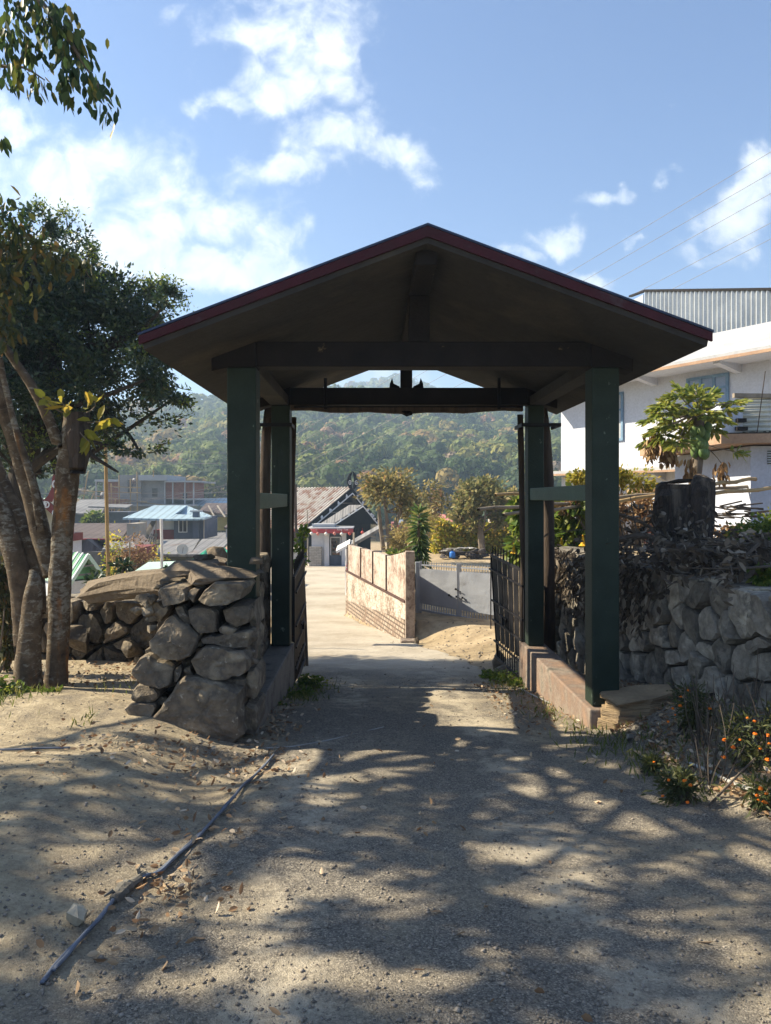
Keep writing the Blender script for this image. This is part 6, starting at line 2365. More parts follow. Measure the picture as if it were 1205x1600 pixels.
    fc = bpy.data.curves.new('lettering', 'FONT')
    fc.body = 'Rhu Tae'
    fc.size = .24
    fc.extrude = .005
    fc.materials.append(M['white_paint'])
    tmp = link(bpy.data.objects.new('lettering', fc))
    bpy.context.view_layer.update()
    me = bpy.data.meshes.new_from_object(tmp.evaluated_get(bpy.context.evaluated_depsgraph_get()))
    bpy.data.objects.remove(tmp)
    fo = link(bpy.data.objects.new('lettering', me))
    p = P(526.5, 828.8, D - 1.12)
    fo.parent = band
    fo.location = p - G.location - band.location
    fo.rotation_euler = (R(90), 0, 0)
    # lamps/lanterns strung under the band and the left eave
    for i, (a, b, d, m, lab) in enumerate(((461, 828, 55, 'lantern_red', 'red paper lantern leftmost under the rusty eave'), (468.5, 827, 55, 'lantern_white', 'white paper lantern under the rusty eave, left of the shop corner'), (477, 827.5, 55, 'lantern_pink', 'pinkish lantern just left of the red band'),
                                           (487, 833.5, 52.4, 'lantern_white', 'white lantern at the left end of the red band'), (497, 834, 52.3, 'lantern_pink', 'pink lantern below the pale mark on the red band'), (509.5, 834, 52.2, 'lantern_white', 'white lantern over the left pilaster of the shop front'),
                                           (523, 833.5, 52.2, 'lantern_pink', 'pink lantern over the glass shop door'), (534, 834.5, 52.3, 'lantern_white', 'white lantern right of the glass shop door'), (546.5, 833.5, 52.4, 'lantern_red', 'deep red lantern at the right end of the red band'), (566.5, 832, 53, 'lantern_red', 'red lantern under the small porch gable'))):
        c = P(a, b, d)
        k = MB()
        pts = [c + Z * (.14 - .28 * j / 8) for j in range(9)]
        k.tube(pts, [.03] + [max(.03, .125 * math.sin(math.pi * j / 8) * (1 + .06 * (-1) ** j)) for j in range(1, 8)] + [.03], 12)
        k.tube([c + Z * .13, c + Z * .32], .008, 4)
        tag(k.build('paper_lantern', M[m], smooth=True), lab, 'lantern', 'paper lanterns of the shop')


shop()

# awning stall in front of the shop
def stall():
    D = 27.5
    G = thing('stall', 'small street stall with a tilted white awning at the far end of the boundary wall', 'stall', P(548, 925, D))
    a, b = P(525, 862, D), P(546, 852, D + .2)
    MB().quad(P(525, 861, D), P(546, 850, D), P(546, 853, D), P(526, 865, D), (0, 1.1, .12)).build('awning', M['white_paint'], G)
    MB().quad(P(543, 854, D + .02), P(592, 826, D + .5), P(592, 831, D + .5), P(543, 859, D + .02), (0, 1.2, .1)).build('awning', M['roof_grey'], G, label='darker grey awning panel')
    for (x, y0, y1) in ((541, 858, 930), (553, 832, 905), (557, 850, 900)):
        MB().tube([P(x, y1, D - .05), P(x, y0, D - .05)], .035, 8).build('post', M['white_paint'] if x < 550 else M['wood_pale'], G)
    MB().box(P(545, 0, D).x, P(556, 0, D).x, D, D + .5, EYE - 3.6, EYE - 2.7).build('counter', M['wood_grey'], G, .02)
    bits = MB()
    for i in range(8):
        p = P(random.uniform(543, 552), random.uniform(878, 905), D - .06)
        bits.rock(p, (.06, .05, .09), i, 12, 0)
    bits.build('hung_goods', M['flower_red'], G)


stall()

# things standing in the yard behind the grey gate
def barrel():
    D = 34
    c = P(707, 867, D)
    G = thing('plastic_drum', 'blue plastic drum standing beside the junk heap in the yard', 'drum', c)
    MB().tube([c - Z * .14, c - Z * .12, c - Z * .02, c + Z * .06, c + Z * .13, c + Z * .15], [.115, .13, .135, .135, .125, .09], 16).build('body', M['blue_plastic'], G, smooth=True)
    MB().tube([c + Z * .15, c + Z * .18], .07, 12).build('lid', M['blue_plastic'], G)


barrel()
jh = MB()
for i in range(40):
    a = random.uniform(690, 760)
    p = P(a, random.uniform(856, 872) , 35.2 + random.uniform(-.5, .5))
    jh.rock(p - Z * .1, (random.uniform(.12, .3), .2, random.uniform(.06, .16)), i, 14, 0)
tag(jh.build('junk_heap', M['junk']), 'dark heap of junk under grey sheeting beside the blue drum', 'junk heap')
tp = MB()
for i in range(12):
    p = P(random.uniform(696, 752), random.uniform(856, 862), 34.9)
    tp.rock(p, (.28, .2, .05), 50 + i, 14, 1)
tag(tp.build('tarpaulin', M['tarp']), 'torn grey tarpaulin lying over the junk heap', 'tarpaulin')
pl = P(796, 875, 15.0)
tag(MB().tube([Vector((pl.x, 15, EYE - 2.7)), P(797, 852, 15), P(793, 848, 15)], .03, 8).build('gate_pipe', M['wood_grey']), 'grey pipe post with bent top behind the black gate spikes', 'post')
bf = thing('iron_fence', 'black spiked iron fence behind the right gate leaf', 'fence', (2.6, 14, EYE - 2.6))
for i in range(12):
    x = 2.35 + i * .11
    MB().tube([(x, 14.6 - i * .06, EYE - 2.6), (x, 14.6 - i * .06, EYE - 1.12), (x, 14.6 - i * .06, EYE - 1.02)], [.012, .012, .002], 5).build('spike', M['black_iron'], bf)
MB().beam((2.33, 14.6, EYE - 1.3), (3.58, 13.94, EYE - 1.3), .03, .03).build('rail', M['black_iron'], bf)


# ------------------------------------------------------------------ village at left
def roofed(name, label, cat, d, roof, walls, rm, wm, wins=(), th=.14, depth=6, extra=None, group=None):
    """roof: list of ((px,py,dd) x4) pitches; walls: (a,b,c,e,dd,depth)."""
    a0 = walls[0] if walls else None
    base = P((a0[0] + a0[1]) / 2, a0[3], d) if a0 else P(roof[0][0][0], roof[0][0][1], d)
    G = thing(name, label, cat, base, group)
    for r in roof:
        MB().prism([P(*q) for q in r], (0, 0, -th)).build('roof', M[rm], G)
    for w in walls:
        m = M[w[6]] if len(w) > 6 else M[wm]
        pxbox(MB(), *w[:6]).build('wall', m, G)
    for w in wins:
        window(G, *w)
    if extra:
        extra(G)
    return G


def blue_extra(G):
    pxbox(MB(), 301, 310, 800, 841, 57.6, .5).build('chimney', M['slate_wall'], G)
    pxbox(MB(), 297, 314, 797.5, 800, 57.5, .7).build('chimney_cap', M['pale_cement'], G)
    MB().quad(P(220, 840, 57.4), P(236, 815, 58.5), P(244, 815, 58.5), P(231, 842, 57.4), (0, .1, .05)).build('stair_board', M['wood_grey'], G)
    q = MB()
    for i in range(4):
        q.beam(P(230 + i * 4, 848, 57.2), P(237 + i * 3, 834, 57.6), .08, .08)
    q.build('ladder', M['wood_grey'], G)
    for x in (202, 217, 243, 318):
        pxbox(MB(), x, x + 1.2, 808, 842, 57.7, .1).build('post', M['wood_pale'], G)
    pxbox(MB(), 220, 229, 812, 826, 58.9, .1).build('laundry', M['white_paint'], G)


roofed('house', 'small grey-blue house with pale blue tin roof, window and chimney on the village slope', 'house', 58,
       [[(192, 809, 56.5), (241, 789.5, 61), (293, 789.5, 62), (262, 811, 56.5)], [(262, 811, 56.5), (270, 803, 58.5), (331, 806, 59), (318, 810, 56.5)], [(292, 789.5, 62), (331, 806, 60), (270, 803, 60), (284, 792, 62)]],
       [(272, 319, 808, 842, 58, 5), (219, 256, 810, 842, 60.5, 3, 'shop_wall'), (240, 272, 828, 843, 58.3, 3, 'maroon'), (255, 272, 808, 827.6, 58.4, 3, 'shop_wall')], 'roof_blue', 'slate_wall', [(279, 293, 812, 832, 58, 'white_paint', 'glass_dark', 1)], extra=blue_extra)
roofed('house', 'long low building with wide brown tin roof and a red fascia strip', 'house', 50, [[(60, 842, 46), (70, 818, 52), (206, 817, 52), (190, 842, 46)], [(70, 818, 52), (206, 817, 52), (212, 822, 56), (66, 824, 56)]],
       [(60, 196, 842, 905, 47, 4, 'junk')], 'roof_brown', 'wood_grey', (), extra=lambda G: pxbox(MB(), 60, 190, 841.5, 843.5, 45.9, .1).build('fascia', M['shop_red'], G))
roofed('shed', 'dark shed with brown gable roof at the end of the red-fascia building', 'shed', 44, [[(112, 872, 43), (136, 842, 44), (160, 843, 50), (170, 870, 44)], [(180, 858, 43), (195, 836, 46), (225, 835, 47), (236, 852, 43)]], [(114, 165, 862, 920, 43.5, 3), (198, 214, 818, 840, 47.5, 2, 'wood_pale')], 'roof_brown', 'wood_grey')
roofed('house', 'low house with broad grey tin roof below the grey-blue house', 'house', 45, [[(246, 866, 43), (252, 843, 50), (312, 842, 50), (298, 866, 43)], [(298, 866, 42.9), (316, 842, 49), (362, 841, 49), (340, 866, 43)]], [(252, 352, 866, 892, 44, 3, 'glass_dark')], 'roof_grey', 'glass_dark', depth=3)
roofed('shed', 'little building with bright green ribbed roof and red fascia beside the stone on the wall', 'shed', 30, [[(296, 877, 29), (327, 855, 31), (352, 856, 31.5), (325, 878, 29)], [(327, 855, 31), (352, 856, 31.5), (372, 878, 30), (350, 880, 29)]], [(303, 350, 879, 905, 29.3, 2)], 'roof_green', 'shop_red')
roofed('house', 'row of distant pale blue tin-roofed houses behind the grey-blue house', 'house', 95, [[(258, 789, 90), (272, 780, 96), (345, 778, 96), (350, 790, 90)], [(330, 790, 88), (338, 778, 92), (372, 777, 92), (378, 790, 88)]], [(262, 372, 789, 806, 91, 5, 'blue_tint')], 'roof_blue', 'blue_tint')
roofed('house', 'weathered house with dark rusty roof and yellow-green plank wall beside the left column', 'house', 72, [[(312, 797, 70), (322, 786, 74), (368, 786, 74), (372, 806, 69)], [(312, 797, 70), (322, 787, 74), (318, 792, 76), (308, 802, 74)]], [(337, 360, 808, 829, 70.5, 4, 'wood_yellow'), (318, 336.5, 798, 830, 71, 4, 'wood_pale')], 'roof_brown', 'wood_yellow',
       extra=lambda G: [MB().beam(P(326, 790, 70.5), P(338, 812, 68.5), .12, .06).build('roof_batten', M['wood_pale'], G), MB().beam(P(340, 790, 70.5), P(352, 808, 68.5), .12, .06).build('roof_batten', M['wood_pale'], G)])
roofed('house', 'flat-fronted grey-roofed house behind the round bright bush', 'house', 78, [[(90, 800, 74), (100, 781, 82), (170, 780, 82), (158, 804, 74)], [(138, 791, 72), (150, 787, 76), (208, 788, 76), (198, 793, 72)]], [(98, 200, 800, 822, 76, 4)], 'roof_grey', 'slate_wall')
roofed('house', 'blue-roofed house seen between the tree trunks at the far left', 'house', 60, [[(-40, 792, 56), (-30, 756, 64), (22, 757, 64), (30, 790, 56)]], [(-30, 24, 790, 815, 57, 4)], 'blue_tint', 'slate_wall')
for i, (a, b, c, e, d, lab) in enumerate(((251, 270, 709, 714, 215, 'tiny white-roofed hut high on the wooded hill'), (236, 250, 711, 715, 218, 'tiny grey hut beside the white-roofed hut on the hill'), (246, 272, 702, 706, 0, ''))):
    if not d:
        continue
    roofed('hut', lab, 'hut', d, [[(a, e, d), (a + 3, c, d + 3), (b - 1, c, d + 3), (b, e, d)]], [(a + 2, b - 2, e, e + 5, d + .5, 3)], ('tin', 'roof_grey')[i], 'wood_pale')
roofed('house', 'house with a red roof and white water tank beyond the hedge', 'house', 62, [[(676, 814, 60), (682, 803, 64), (700, 804, 64), (708, 815, 60)]], [(678, 705, 814, 826, 61, 4), (666, 672, 797, 822, 60, 1, 'white_paint'), (673, 677, 800, 820, 60.2, 1, 'white_paint')], 'lantern_pink', 'cream_wall')
roofed('house', 'low white-roofed building behind the pruned tree', 'house', 58, [[(620, 817, 57), (624, 812, 60), (650, 812, 60), (652, 816, 57)]], [(612, 648, 817, 846, 58, 3)], 'tin', 'lantern_pink')
roofed('house', 'house with grey roof glimpsed left of the trellis poles', 'house', 60, [[(765, 812, 57), (778, 800, 62), (840, 800, 62), (845, 812, 57)]], [(772, 840, 812, 830, 58, 3)], 'roof_grey', 'wood_pale')


for (a_, b_, y0_, y1_, yb_, dd_, rm_, wm_, lab_) in (
        (96, 150, 826, 838, 850, 66, 'roof_grey', 'wood_pale', 'small grey-roofed house left of the bamboo pole'),
        (206, 246, 822, 831, 842, 70, 'roof_brown', 'cream_wall', 'brown-roofed cottage behind the stair board'),
        (318, 366, 832, 842, 852, 64, 'roof_grey', 'wood_pale', 'grey-roofed shed below the yellow-green plank wall'),
        (350, 430, 812, 824, 840, 60, 'roof_brown', 'shop_wall', 'brown-roofed house glimpsed between the left columns'),
        (340, 400, 856, 868, 890, 34, 'lantern_pink', 'cream_wall', 'low pink-roofed house behind the left columns'),
        (110, 146, 812, 820, 830, 84, 'rust_roof', 'cement_grey', 'rusty-roofed house below the unfinished building'),
        (60, 112, 806, 816, 830, 86, 'rust_roof', 'wood_pale', 'rusty-roofed house half hidden by the tree trunks'),
        (160, 214, 846, 858, 880, 40, 'roof_grey', 'maroon', 'grey-roofed shed behind the twiggy shrubs')):
    m_ = (y1_ - y0_)
    roofed('house', lab_, 'house', dd_, [[(a_, y1_, dd_ - 1.5), (a_ + (b_ - a_) * .16, y0_, dd_ + 2), (b_ - (b_ - a_) * .12, y0_, dd_ + 2), (b_, y1_, dd_ - 1.5)]],
           [(a_ + 3, b_ - 3, y1_, yb_, dd_ - .8, 4)], rm_, wm_, [(a_ + (b_ - a_) * .4, a_ + (b_ - a_) * .55, y1_ + 2, min(yb_ - 2, y1_ + 9), dd_ - .8, 'white_paint', 'glass_dark', 1)])


def cabin():
    D = 22
    G = thing('cabin', 'white cabin with pale green ribbed gable roof and green boarded gable beside the tree trunks', 'cabin', P(125, 950, D))
    A, C, B = P(108, 914, 20.8), P(138, 867, 22), P(166, 906, 22.6)
    v = Vector((-2.2, 2.6, 0))
    l = MB().prism([C, A, A + v * .8, C + v * .8], -Z * .06).build('roof', M['roof_mint'], G)
    rib = MB()
    for i in range(7):
        o = v * (.8 * i / 6)
        rib.beam(C + o + Z * .03, A + o + Z * .03, .04, .05)
    rib.build('roof_ribs', M['white_paint'], l)
    gb = MB()
    for i in range(6):
        o = v * (.8 * (i + .5) / 6)
        gb.beam(C + o + Z * .012, A + o + Z * .012, .10, .012)
    gb.build('green_stripes', M['green_board'], l)
    r = MB().prism([C, B, B + v * .8, C + v * .8], -Z * .06).build('roof', M['roof_mint'], G)
    back = v * .16
    MB().prism([A + (C - A) * .08 + back, B + (C - B) * .06 + back, C + back - Z * .05], v * .02).build('gable_boards', M['green_board'], G)
    for k in (.3, .6):
        MB().beam(C.lerp(A, k) + Z * -.08, C.lerp(B, k) - Z * .08, .05, .05).build('tie', M['wood_grey'], G)
    MB().beam(C - Z * .02, B - Z * .02 , .06, .12).build('barge_board', M['roof_mint'], G)
    MB().beam(C - Z * .02, A - Z * .02 , .06, .12).build('barge_board', M['roof_mint'], G)
    w0, w1 = A.lerp(B, .06) + back * 1.05, A.lerp(B, .96) + back * 1.05
    lo = lambda p: Vector((p.x, p.y, EYE - 6.6))
    MB().prism([lo(w0), lo(w1), w1 - Z * .02, w0 + Z * .02], v * .7).build('wall', M['shop_wall'], G)
    u = (w1 - w0)
    un = Vector((u.x, u.y, 0)).normalized()
    nn = Vector((un.y, -un.x, 0))
    p0, p1 = w0 + u * .33, w0 + u * .62
    z0, z1 = EYE - 3.35, EYE - 2.85
    fr = MB()
    for s in range(5):
        q = p0.lerp(p1, s / 4)
        fr.box(q.x - .02, q.x + .02, q.y - .06, q.y + .0, z0, z1)
    for z in (z0, (z0 + z1) / 2, z1):
        fr.beam(Vector((p0.x, p0.y - .03, z)), Vector((p1.x, p1.y - .03, z)), .04, .04)
    f = fr.build('window', M['white_paint'], G)
    MB().prism([Vector((p0.x, p0.y - .012, z0)), Vector((p1.x, p1.y - .012, z0)), Vector((p1.x, p1.y - .012, z1)), Vector((p0.x, p0.y - .012, z1))], (0, .02, 0)).build('pane', M['slate_wall'], f)


cabin()


def mint_roof():
    G = thing('cabin', 'low cabin with pale mint roof just showing above the long stone slab', 'cabin', P(250, 930, 20))
    MB().prism([P(186, 908, 18), P(232, 878, 21), P(300, 876, 21.5), P(290, 900, 18)], (0, 0, -.08)).build('roof', M['roof_mint'], G)
    MB().prism([P(205, 902, 17.6), P(220, 893, 18), P(233, 900, 17.6)], (0, .5, 0)).build('dormer', M['green_board'], G)
    pxbox(MB(), 196, 290, 903, 960, 18.4, 2.5).build('wall', M['shop_wall'], G)
    c = P(285, 858, 40)
    pp = tag(MB().tube([P(253, 905, 17.6), P(253, 852, 17.6), P(252, 811, 17.6)], .035, 8).build('white_pole', M['white_paint']), 'slim white pole standing in front of the grey-blue house', 'pole')


mint_roof()
c = P(285, 859, 41)
dsh = thing('satellite_dish', 'small pale satellite dish on the broad grey tin roof', 'satellite dish', c)
dn = Vector((.35, -.8, .45)).normalized()
_, da, db = frame(dn)
vs, fs = [c - dn * .05], []
for r_i, rr_ in enumerate((.12, .24, .34)):
    for k in range(16):
        a_ = k / 16 * 6.2832
        vs.append(c + (da * math.cos(a_) + db * math.sin(a_)) * rr_ + dn * (rr_ ** 2 * .7 - .05))
for k in range(16):
    fs.append((0, 1 + k, 1 + (k + 1) % 16))
    for j in range(2):
        fs.append((1 + j * 16 + k, 17 + j * 16 + k, 17 + j * 16 + (k + 1) % 16, 1 + j * 16 + (k + 1) % 16))
o = MB().add(vs, fs).build('dish', M['cream_wall'], dsh, smooth=True)
o.modifiers.new('thick', 'SOLIDIFY').thickness = .02
MB().tube([c - dn * .05, c - dn * .2 - Z * .3], .03, 6).tube([c - Z * .3, c + dn * .35], .015, 5).build('mount', M['wood_grey'], dsh)


def horned_house():
    D = 27
    G = thing('house', 'white hall with maroon gable boards and horn finials behind the tree trunks', 'house', P(40, 900, D))
    ap = P(72, 783, D)
    l, r = P(14, 832, D), P(116, 822, D)
    lw = [P(20, 834, D + .5), P(112, 834, D + .5), P(72, 790, D + .5)]
    MB().prism(lw, (0, .3, 0)).build('gable_wall', M['cream_wall'], G)
    pxbox(MB(), 20, 108, 846.2, 960, D + .45, 1.2).build('wall', M['shop_wall'], G)
    pxbox(MB(), 18, 110, 834, 846, D + .35, 1.2).build('maroon_band', M['maroon'], G)
    for (a, b) in ((l, ap), (ap, r)):
        o = MB().prism([a + Z * .1, b + Z * .1, b - Z * .26, a - Z * .26], (0, -.08, 0)).build('barge_board', M['maroon'], G)
        md = MB()
        for k in (.25, .62, .95):
            c = a.lerp(b, k if a is l else 1 - k) + Vector((0, -.1, -.08))
            for j in range(12):
                a0, a1 = j / 12 * 6.2832, (j + 1) / 12 * 6.2832
                md.beam(c + Vector((math.cos(a0) * .11, 0, math.sin(a0) * .11)), c + Vector((math.cos(a1) * .11, 0, math.sin(a1) * .11)), .035, .045)
            md.rock(c, (.035, .02, .035), 3, 10, 0)
        md.build('medallions', M['white_paint'], o)
    for s in (-1, 1):
        pr = []
        for (a, b) in ((0, 0), (.18, .20), (.32, .55), (.34, .95), (.42, 1.22), (.56, 1.15), (.58, .70), (.46, .28), (.30, -.06)):
            pr.append(ap + Vector((s * a * .95 - .05, -.02, b * .85 + .02)))
        h = MB().prism(pr, (0, -.1, 0)).build('horn', M['maroon'], G)
        c = ap + Vector((s * .43 - .05, -.14, .62))
        md = MB()
        for j in range(12):
            a0, a1 = j / 12 * 6.2832, (j + 1) / 12 * 6.2832
            md.beam(c + Vector((math.cos(a0) * .07, 0, math.sin(a0) * .12)), c + Vector((math.cos(a1) * .07, 0, math.sin(a1) * .12)), .035, .05)
        md.build('medallion', M['white_paint'], h)
    st = MB()
    for k in range(10):
        a0 = k / 10 * 6.2832 + 1.57
        rr_ = .12 if k % 2 == 0 else .05
        st.v.append(tuple(ap + Vector((math.cos(a0) * rr_, -.10, -.1 + math.sin(a0) * rr_))))
    st.f.append(tuple(range(10)))
    so = st.build('star', M['white_paint'], G)
    so.modifiers.new('thick', 'SOLIDIFY').thickness = .02
    # roof pitches, striped green and white
    v = Vector((-1.5, 7, 0))
    v2 = Vector((-1.2, 2.5, 0))
    rfl = MB().prism([ap + Z * .12, l + Z * .12, l + v + Z * .12, ap + v + Z * .12], (0, 0, -.06)).build('roof', M['white_paint'], G)
    stp = MB()
    for i in range(8):
        o = v * ((i + .5) / 8)
        stp.beam(ap + o + Z * .13, l + o + Z * .13, .38, .03)
    stp.build('green_stripes', M['green_board'], rfl)
    MB().prism([ap + Z * .12, r + Z * .12, r + v2 + Z * .12, ap + v2 + Z * .12], (0, 0, -.06)).build('roof', M['roof_mint'], G)
    window(G, 36, 50, 856, 872, D + .45, 'white_paint', 'slate_wall', 2)
    window(G, 2 + 20, 20 + 12, 930, 950, D + .45, 'white_paint', 'slate_wall', 1)


horned_house()


def unfinished():
    D = 88
    G = thing('unfinished_building', 'unfinished concrete and brick building with open frames on the village slope', 'building site', P(230, 815, D))
    pxbox(MB(), 185, 220, 742, 790, D, 8).build('tower', M['cement_grey'], G)
    pxbox(MB(), 220.3, 258, 751, 788, D + .6, 8).build('wall', M['cement_grey'], G)
    pxbox(MB(), 217, 260, 742, 750.7, D - .4, 9).build('roof_slab', M['pale_cement'], G)
    pxbox(MB(), 257, 312, 751, 753.5, D - .2, 9).build('roof_slab', M['pale_cement'], G)
    pxbox(MB(), 148, 186, 749, 752.5, D - .2, 9).build('roof_slab', M['pale_cement'], G)
    pxbox(MB(), 258.3, 301, 753.7, 779, D + .7, 6).build('brick_infill', M['red_brick'], G)
    pxbox(MB(), 163, 184.5, 753, 781, D + 1.5, 4).build('brick_infill', M['red_brick'], G)
    for x in (149, 161, 184.6, 217, 256.5, 269, 288, 301.5):
        pxbox(MB(), x, x + 1.6, 752.7, 787.5, D + .2, .3).build('column', M['pale_cement'], G)
    for (a, b, c, e) in ((238, 246, 763, 776), (286, 292, 770, 779), (200, 206, 750, 770)):
        pxbox(MB(), a, b, c, e, D - .05 if a < 210 else D + .52, .2).build('window_opening', M['glass_dark'], G)
    pxbox(MB(), 140, 300, 788.3, 791, D - .6, 10).build('floor_slab', M['pale_cement'], G)
    pxbox(MB(), 162, 240, 791.3, 818, D, 9).build('lower_wall', M['cement_grey'], G)
    pxbox(MB(), 155, 196, 780, 788, D - 1.5, 1.2).build('brick_infill', M['red_brick'], G)
    window(G, 171, 180, 796, 812, D, 'maroon', 'glass_dark', 1)


unfinished()
SC = 'scaffold poles of the unfinished building'
sc = thing('scaffolding', 'pale bamboo scaffolding in front of the unfinished building', 'scaffolding', P(200, 815, 85))
for i, (a, b, c, e) in enumerate(((138, 736, 124, 818), (148, 768, 150, 800), (147, 770, 128, 818), (186, 742, 187, 800), (204, 748, 204, 812), (214, 737, 215, 800), (181, 780, 176, 818), (174, 755, 175, 818), (192, 785, 190, 815), (163, 790, 161, 818), (240, 735, 240, 745))):
    MB().tube([P(c, e, 85.5), P(a, b, 85.5)], .07, 6).build('standard', M['bamboo'], sc)
for i, (a, b, c, e) in enumerate(((128, 767, 220, 770), (135, 783, 230, 784), (150, 775, 262, 790), (172, 760, 220, 762), (130, 790, 200, 792), (175, 808, 188, 795))):
    MB().tube([P(a, b, 85.3), P(c, e, 85.3)], .06, 6).build('ledger', M['bamboo'], sc)
MB().beam(P(180, 761.5, 86), P(216, 762.5, 86), .8, .08).build('deck', M['wood_pale'], sc)


def person(label, foot, h, shirt, bend):
    Pn = thing('person', label, 'person', foot)
    me = bpy.data.meshes.new('body')
    b = bend
    js = [(0, 0, .52), (0, 0, .62), (.0 + b * .06, 0, .72), (b * .12, 0, .82), (b * .15, 0, .87), (b * .17, 0, .94), (.09, 0, .50), (.10, -.02, .27), (.10, 0, .03), (-.09, 0, .50), (-.10, .02, .27), (-.11, 0, .03),
          (.11 + b * .12, 0, .80), (.17 + b * .16, -.05, .65), (.16 + b * .2, -.14, .54), (-.11 + b * .12, 0, .80), (-.16 + b * .1, -.03, .65), (-.15 + b * .1, -.1, .52), (.10, -.07, .01), (-.11, -.07, .01)]
    es = [(0, 1), (1, 2), (2, 3), (3, 4), (4, 5), (0, 6), (6, 7), (7, 8), (0, 9), (9, 10), (10, 11), (3, 12), (12, 13), (13, 14), (3, 15), (15, 16), (16, 17), (8, 18), (11, 19)]
    me.from_pydata([tuple(Vector(j) * h) for j in js], es, [])
    o = link(bpy.data.objects.new('body', me))
    o.parent = Pn
    sk = o.modifiers.new('skin', 'SKIN')
    rad = [.075, .078, .085, .075, .032, .06, .055, .042, .028, .055, .042, .028, .045, .03, .022, .045, .03, .022, .025, .025]
    for v, r in zip(me.skin_vertices[0].data if me.skin_vertices else [], rad):
        v.radius = (r * h, r * h)
    if me.skin_vertices:
        me.skin_vertices[0].data[0].use_root = True
    o.modifiers.new('sub', 'SUBSURF').levels = 1
    me.materials.append(M['skin'])
    f = foot
    sh = MB()
    sh.tube([f + Vector((b * .0, 0, .52)) * h, f + Vector((b * .06, 0, .68)) * h, f + Vector((b * .12, 0, .80)) * h, f + Vector((b * .14, 0, .85)) * h], [.095 * h, .105 * h, .11 * h, .05 * h], 10)
    for s in (-1, 1):
        sh.tube([f + Vector((b * .12 + s * .09, 0, .81)) * h, f + Vector((b * .13 + s * .16, -.04, .68)) * h], [.055 * h, .045 * h], 8)
    sh.build('shirt', M[shirt], Pn, smooth=True)
    tr = MB()
    for s in (-1, 1):
        tr.tube([f + Vector((s * .07, 0, .54)) * h, f + Vector((s * .10, -.01, .28)) * h, f + Vector((s * .105, 0, .06)) * h], [.08 * h, .058 * h, .045 * h], 8)
    tr.build('trousers', M['cloth_dark'], Pn, smooth=True)
    MB().rock(f + Vector((b * .17, .012, .965)) * h, (.052 * h, .058 * h, .035 * h), 4, 20, 1, Matrix.Identity(3), .02).build('hair', M['cloth_dark'], Pn, smooth=True)


person('person in a white shirt standing on the scaffold deck of the unfinished building', P(209.5, 762, 86.0) + Z * .03, 1.25, 'shirt_white', .2)
person('person in a pale shirt bending over at the left of the unfinished building', P(158.5, 784, 85.0), 1.25, 'shirt_white', .9)

# poles
tag(MB().tube([P(170, 930, 16), P(168, 850, 16), P(166, 760, 16), P(165, 687, 16)], [.045, .043, .04, .035], 9).build('bamboo_pole', M['bamboo']), 'tall orange bamboo pole standing by the cabins at left', 'bamboo pole')
tag(MB().tube([P(202, 900, 20), P(203, 846, 20)], .02, 6).build('thin_stake', M['bamboo_grey']), 'thin stake among the reddish twiggy shrub', 'stake')
up = thing('utility_pole', 'thin dark utility pole in front of the rusty shop roof', 'utility pole', P(462, 888, 40))
MB().tube([P(463, 890, 40), P(462, 757, 40)], [.09, .06], 8).build('pole', M['old_timber'], up)
MB().beam(P(459, 768, 40), P(466, 767, 40), .06, .06).build('cross_arm', M['old_timber'], up)
MB().tube([P(463, 790, 39.9), P(468, 786, 39.9)], .02, 5).build('bracket', M['wood_grey'], up)
tag(MB().tube([P(481, 880, 50), P(480.5, 797, 50)], .05, 6).build('thin_pole', M['wood_pale']), 'slim pale pole at the left corner of the shop front', 'pole')
tag(MB().tube([P(290, 700, 120), P(290, 660, 120)], .1, 6).build('far_mast', M['wood_grey']), 'thin mast on the slope left of the gateway', 'mast') if False else None
wb = thing('white_stand', 'white box-like stand behind the left iron gate', 'stand', P(463, 905, 16))
pxbox(MB(), 452, 468, 862, 905, 16, .5).build('box', M['white_paint'], wb, .02)
pxbox(MB(), 451, 469, 857, 861.5, 15.95, .6).build('top', M['cream_wall'], wb, .02)

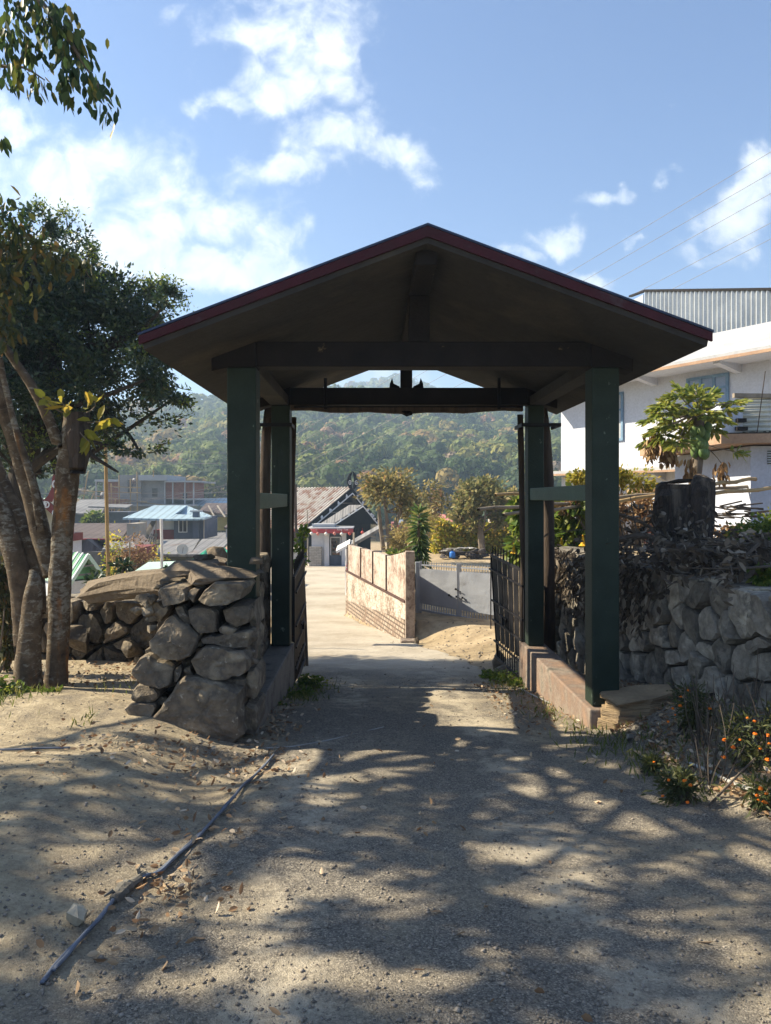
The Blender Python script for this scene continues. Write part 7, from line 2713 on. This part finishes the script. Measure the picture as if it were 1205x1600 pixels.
# power lines
def wire(label, pts, r, m, grp):
    k = 14
    (a, b, d0), (c, e, d1) = pts
    p0, p1 = P(a, b, d0), P(c, e, d1)
    L = []
    for i in range(k + 1):
        t = i / k
        L.append(p0.lerp(p1, t) - Z * (.10 * math.sin(math.pi * t)))
    tag(MB().tube(L, r, 5).build('power_line', M[m]), label, 'power line', grp)


GL = 'parallel power lines crossing above the gateway'
for (y0, y1, lab) in ((678, 236, 'topmost of the five power lines rising to the upper right'), (694, 269, 'second from the top of the five power lines rising to the upper right'), (712, 301, 'middle one of the five power lines rising to the upper right'), (731, 347, 'fourth from the top of the five power lines rising to the upper right'), (748, 372, 'lowest of the five power lines rising to the upper right')):
    s = (y1 - y0) / (1205 - 461)
    wire(lab, ((330, y0 - s * 131, 62), (1420, y1 + s * 215, 24)), .010, 'wire', GL)
GV = 'wires strung over the village'
for i, (a, b, c, e, lab) in enumerate(((-40, 700, 420, 708, 'wire highest over the village, crossing the wooded hill'), (-40, 726, 420, 722, 'wire second highest over the village, crossing the wooded hill'), (-40, 770, 420, 768, 'upper wire of the bundle in front of the unfinished building'), (-40, 778, 420, 777, 'middle wire of the bundle in front of the unfinished building'), (120, 772, 420, 783, 'wire slanting down across the unfinished building'), (170, 790, 430, 742, 'wire rising to the right over the pale blue roofs'), (170, 788, 430, 756, 'lower wire rising to the right over the pale blue roofs'))):
    wire(lab, ((a, b, 52), (c, e, 56)), .016, 'wire', GV)

# ------------------------------------------------------------------ the air over the valley
hz = MB().box(-660, 660, -75, 1100, -14, 175).build('haze', M['wire'])
tag(hz, 'pale blue haze filling the valley', 'haze', kind='stuff')
m = bpy.data.materials.new('haze_air')
m.use_nodes = True
nt = m.node_tree
for n_ in list(nt.nodes):
    if n_.type != 'OUTPUT_MATERIAL':
        nt.nodes.remove(n_)
pv = nt.nodes.new('ShaderNodeVolumePrincipled')
pv.inputs['Color'].default_value = (.55, .75, 1, 1)
pv.inputs['Density'].default_value = .0011
pv.inputs['Anisotropy'].default_value = .2
nt.links.new(pv.outputs[0], nt.nodes['Material Output'].inputs['Volume'])
hz.data.materials[0] = m
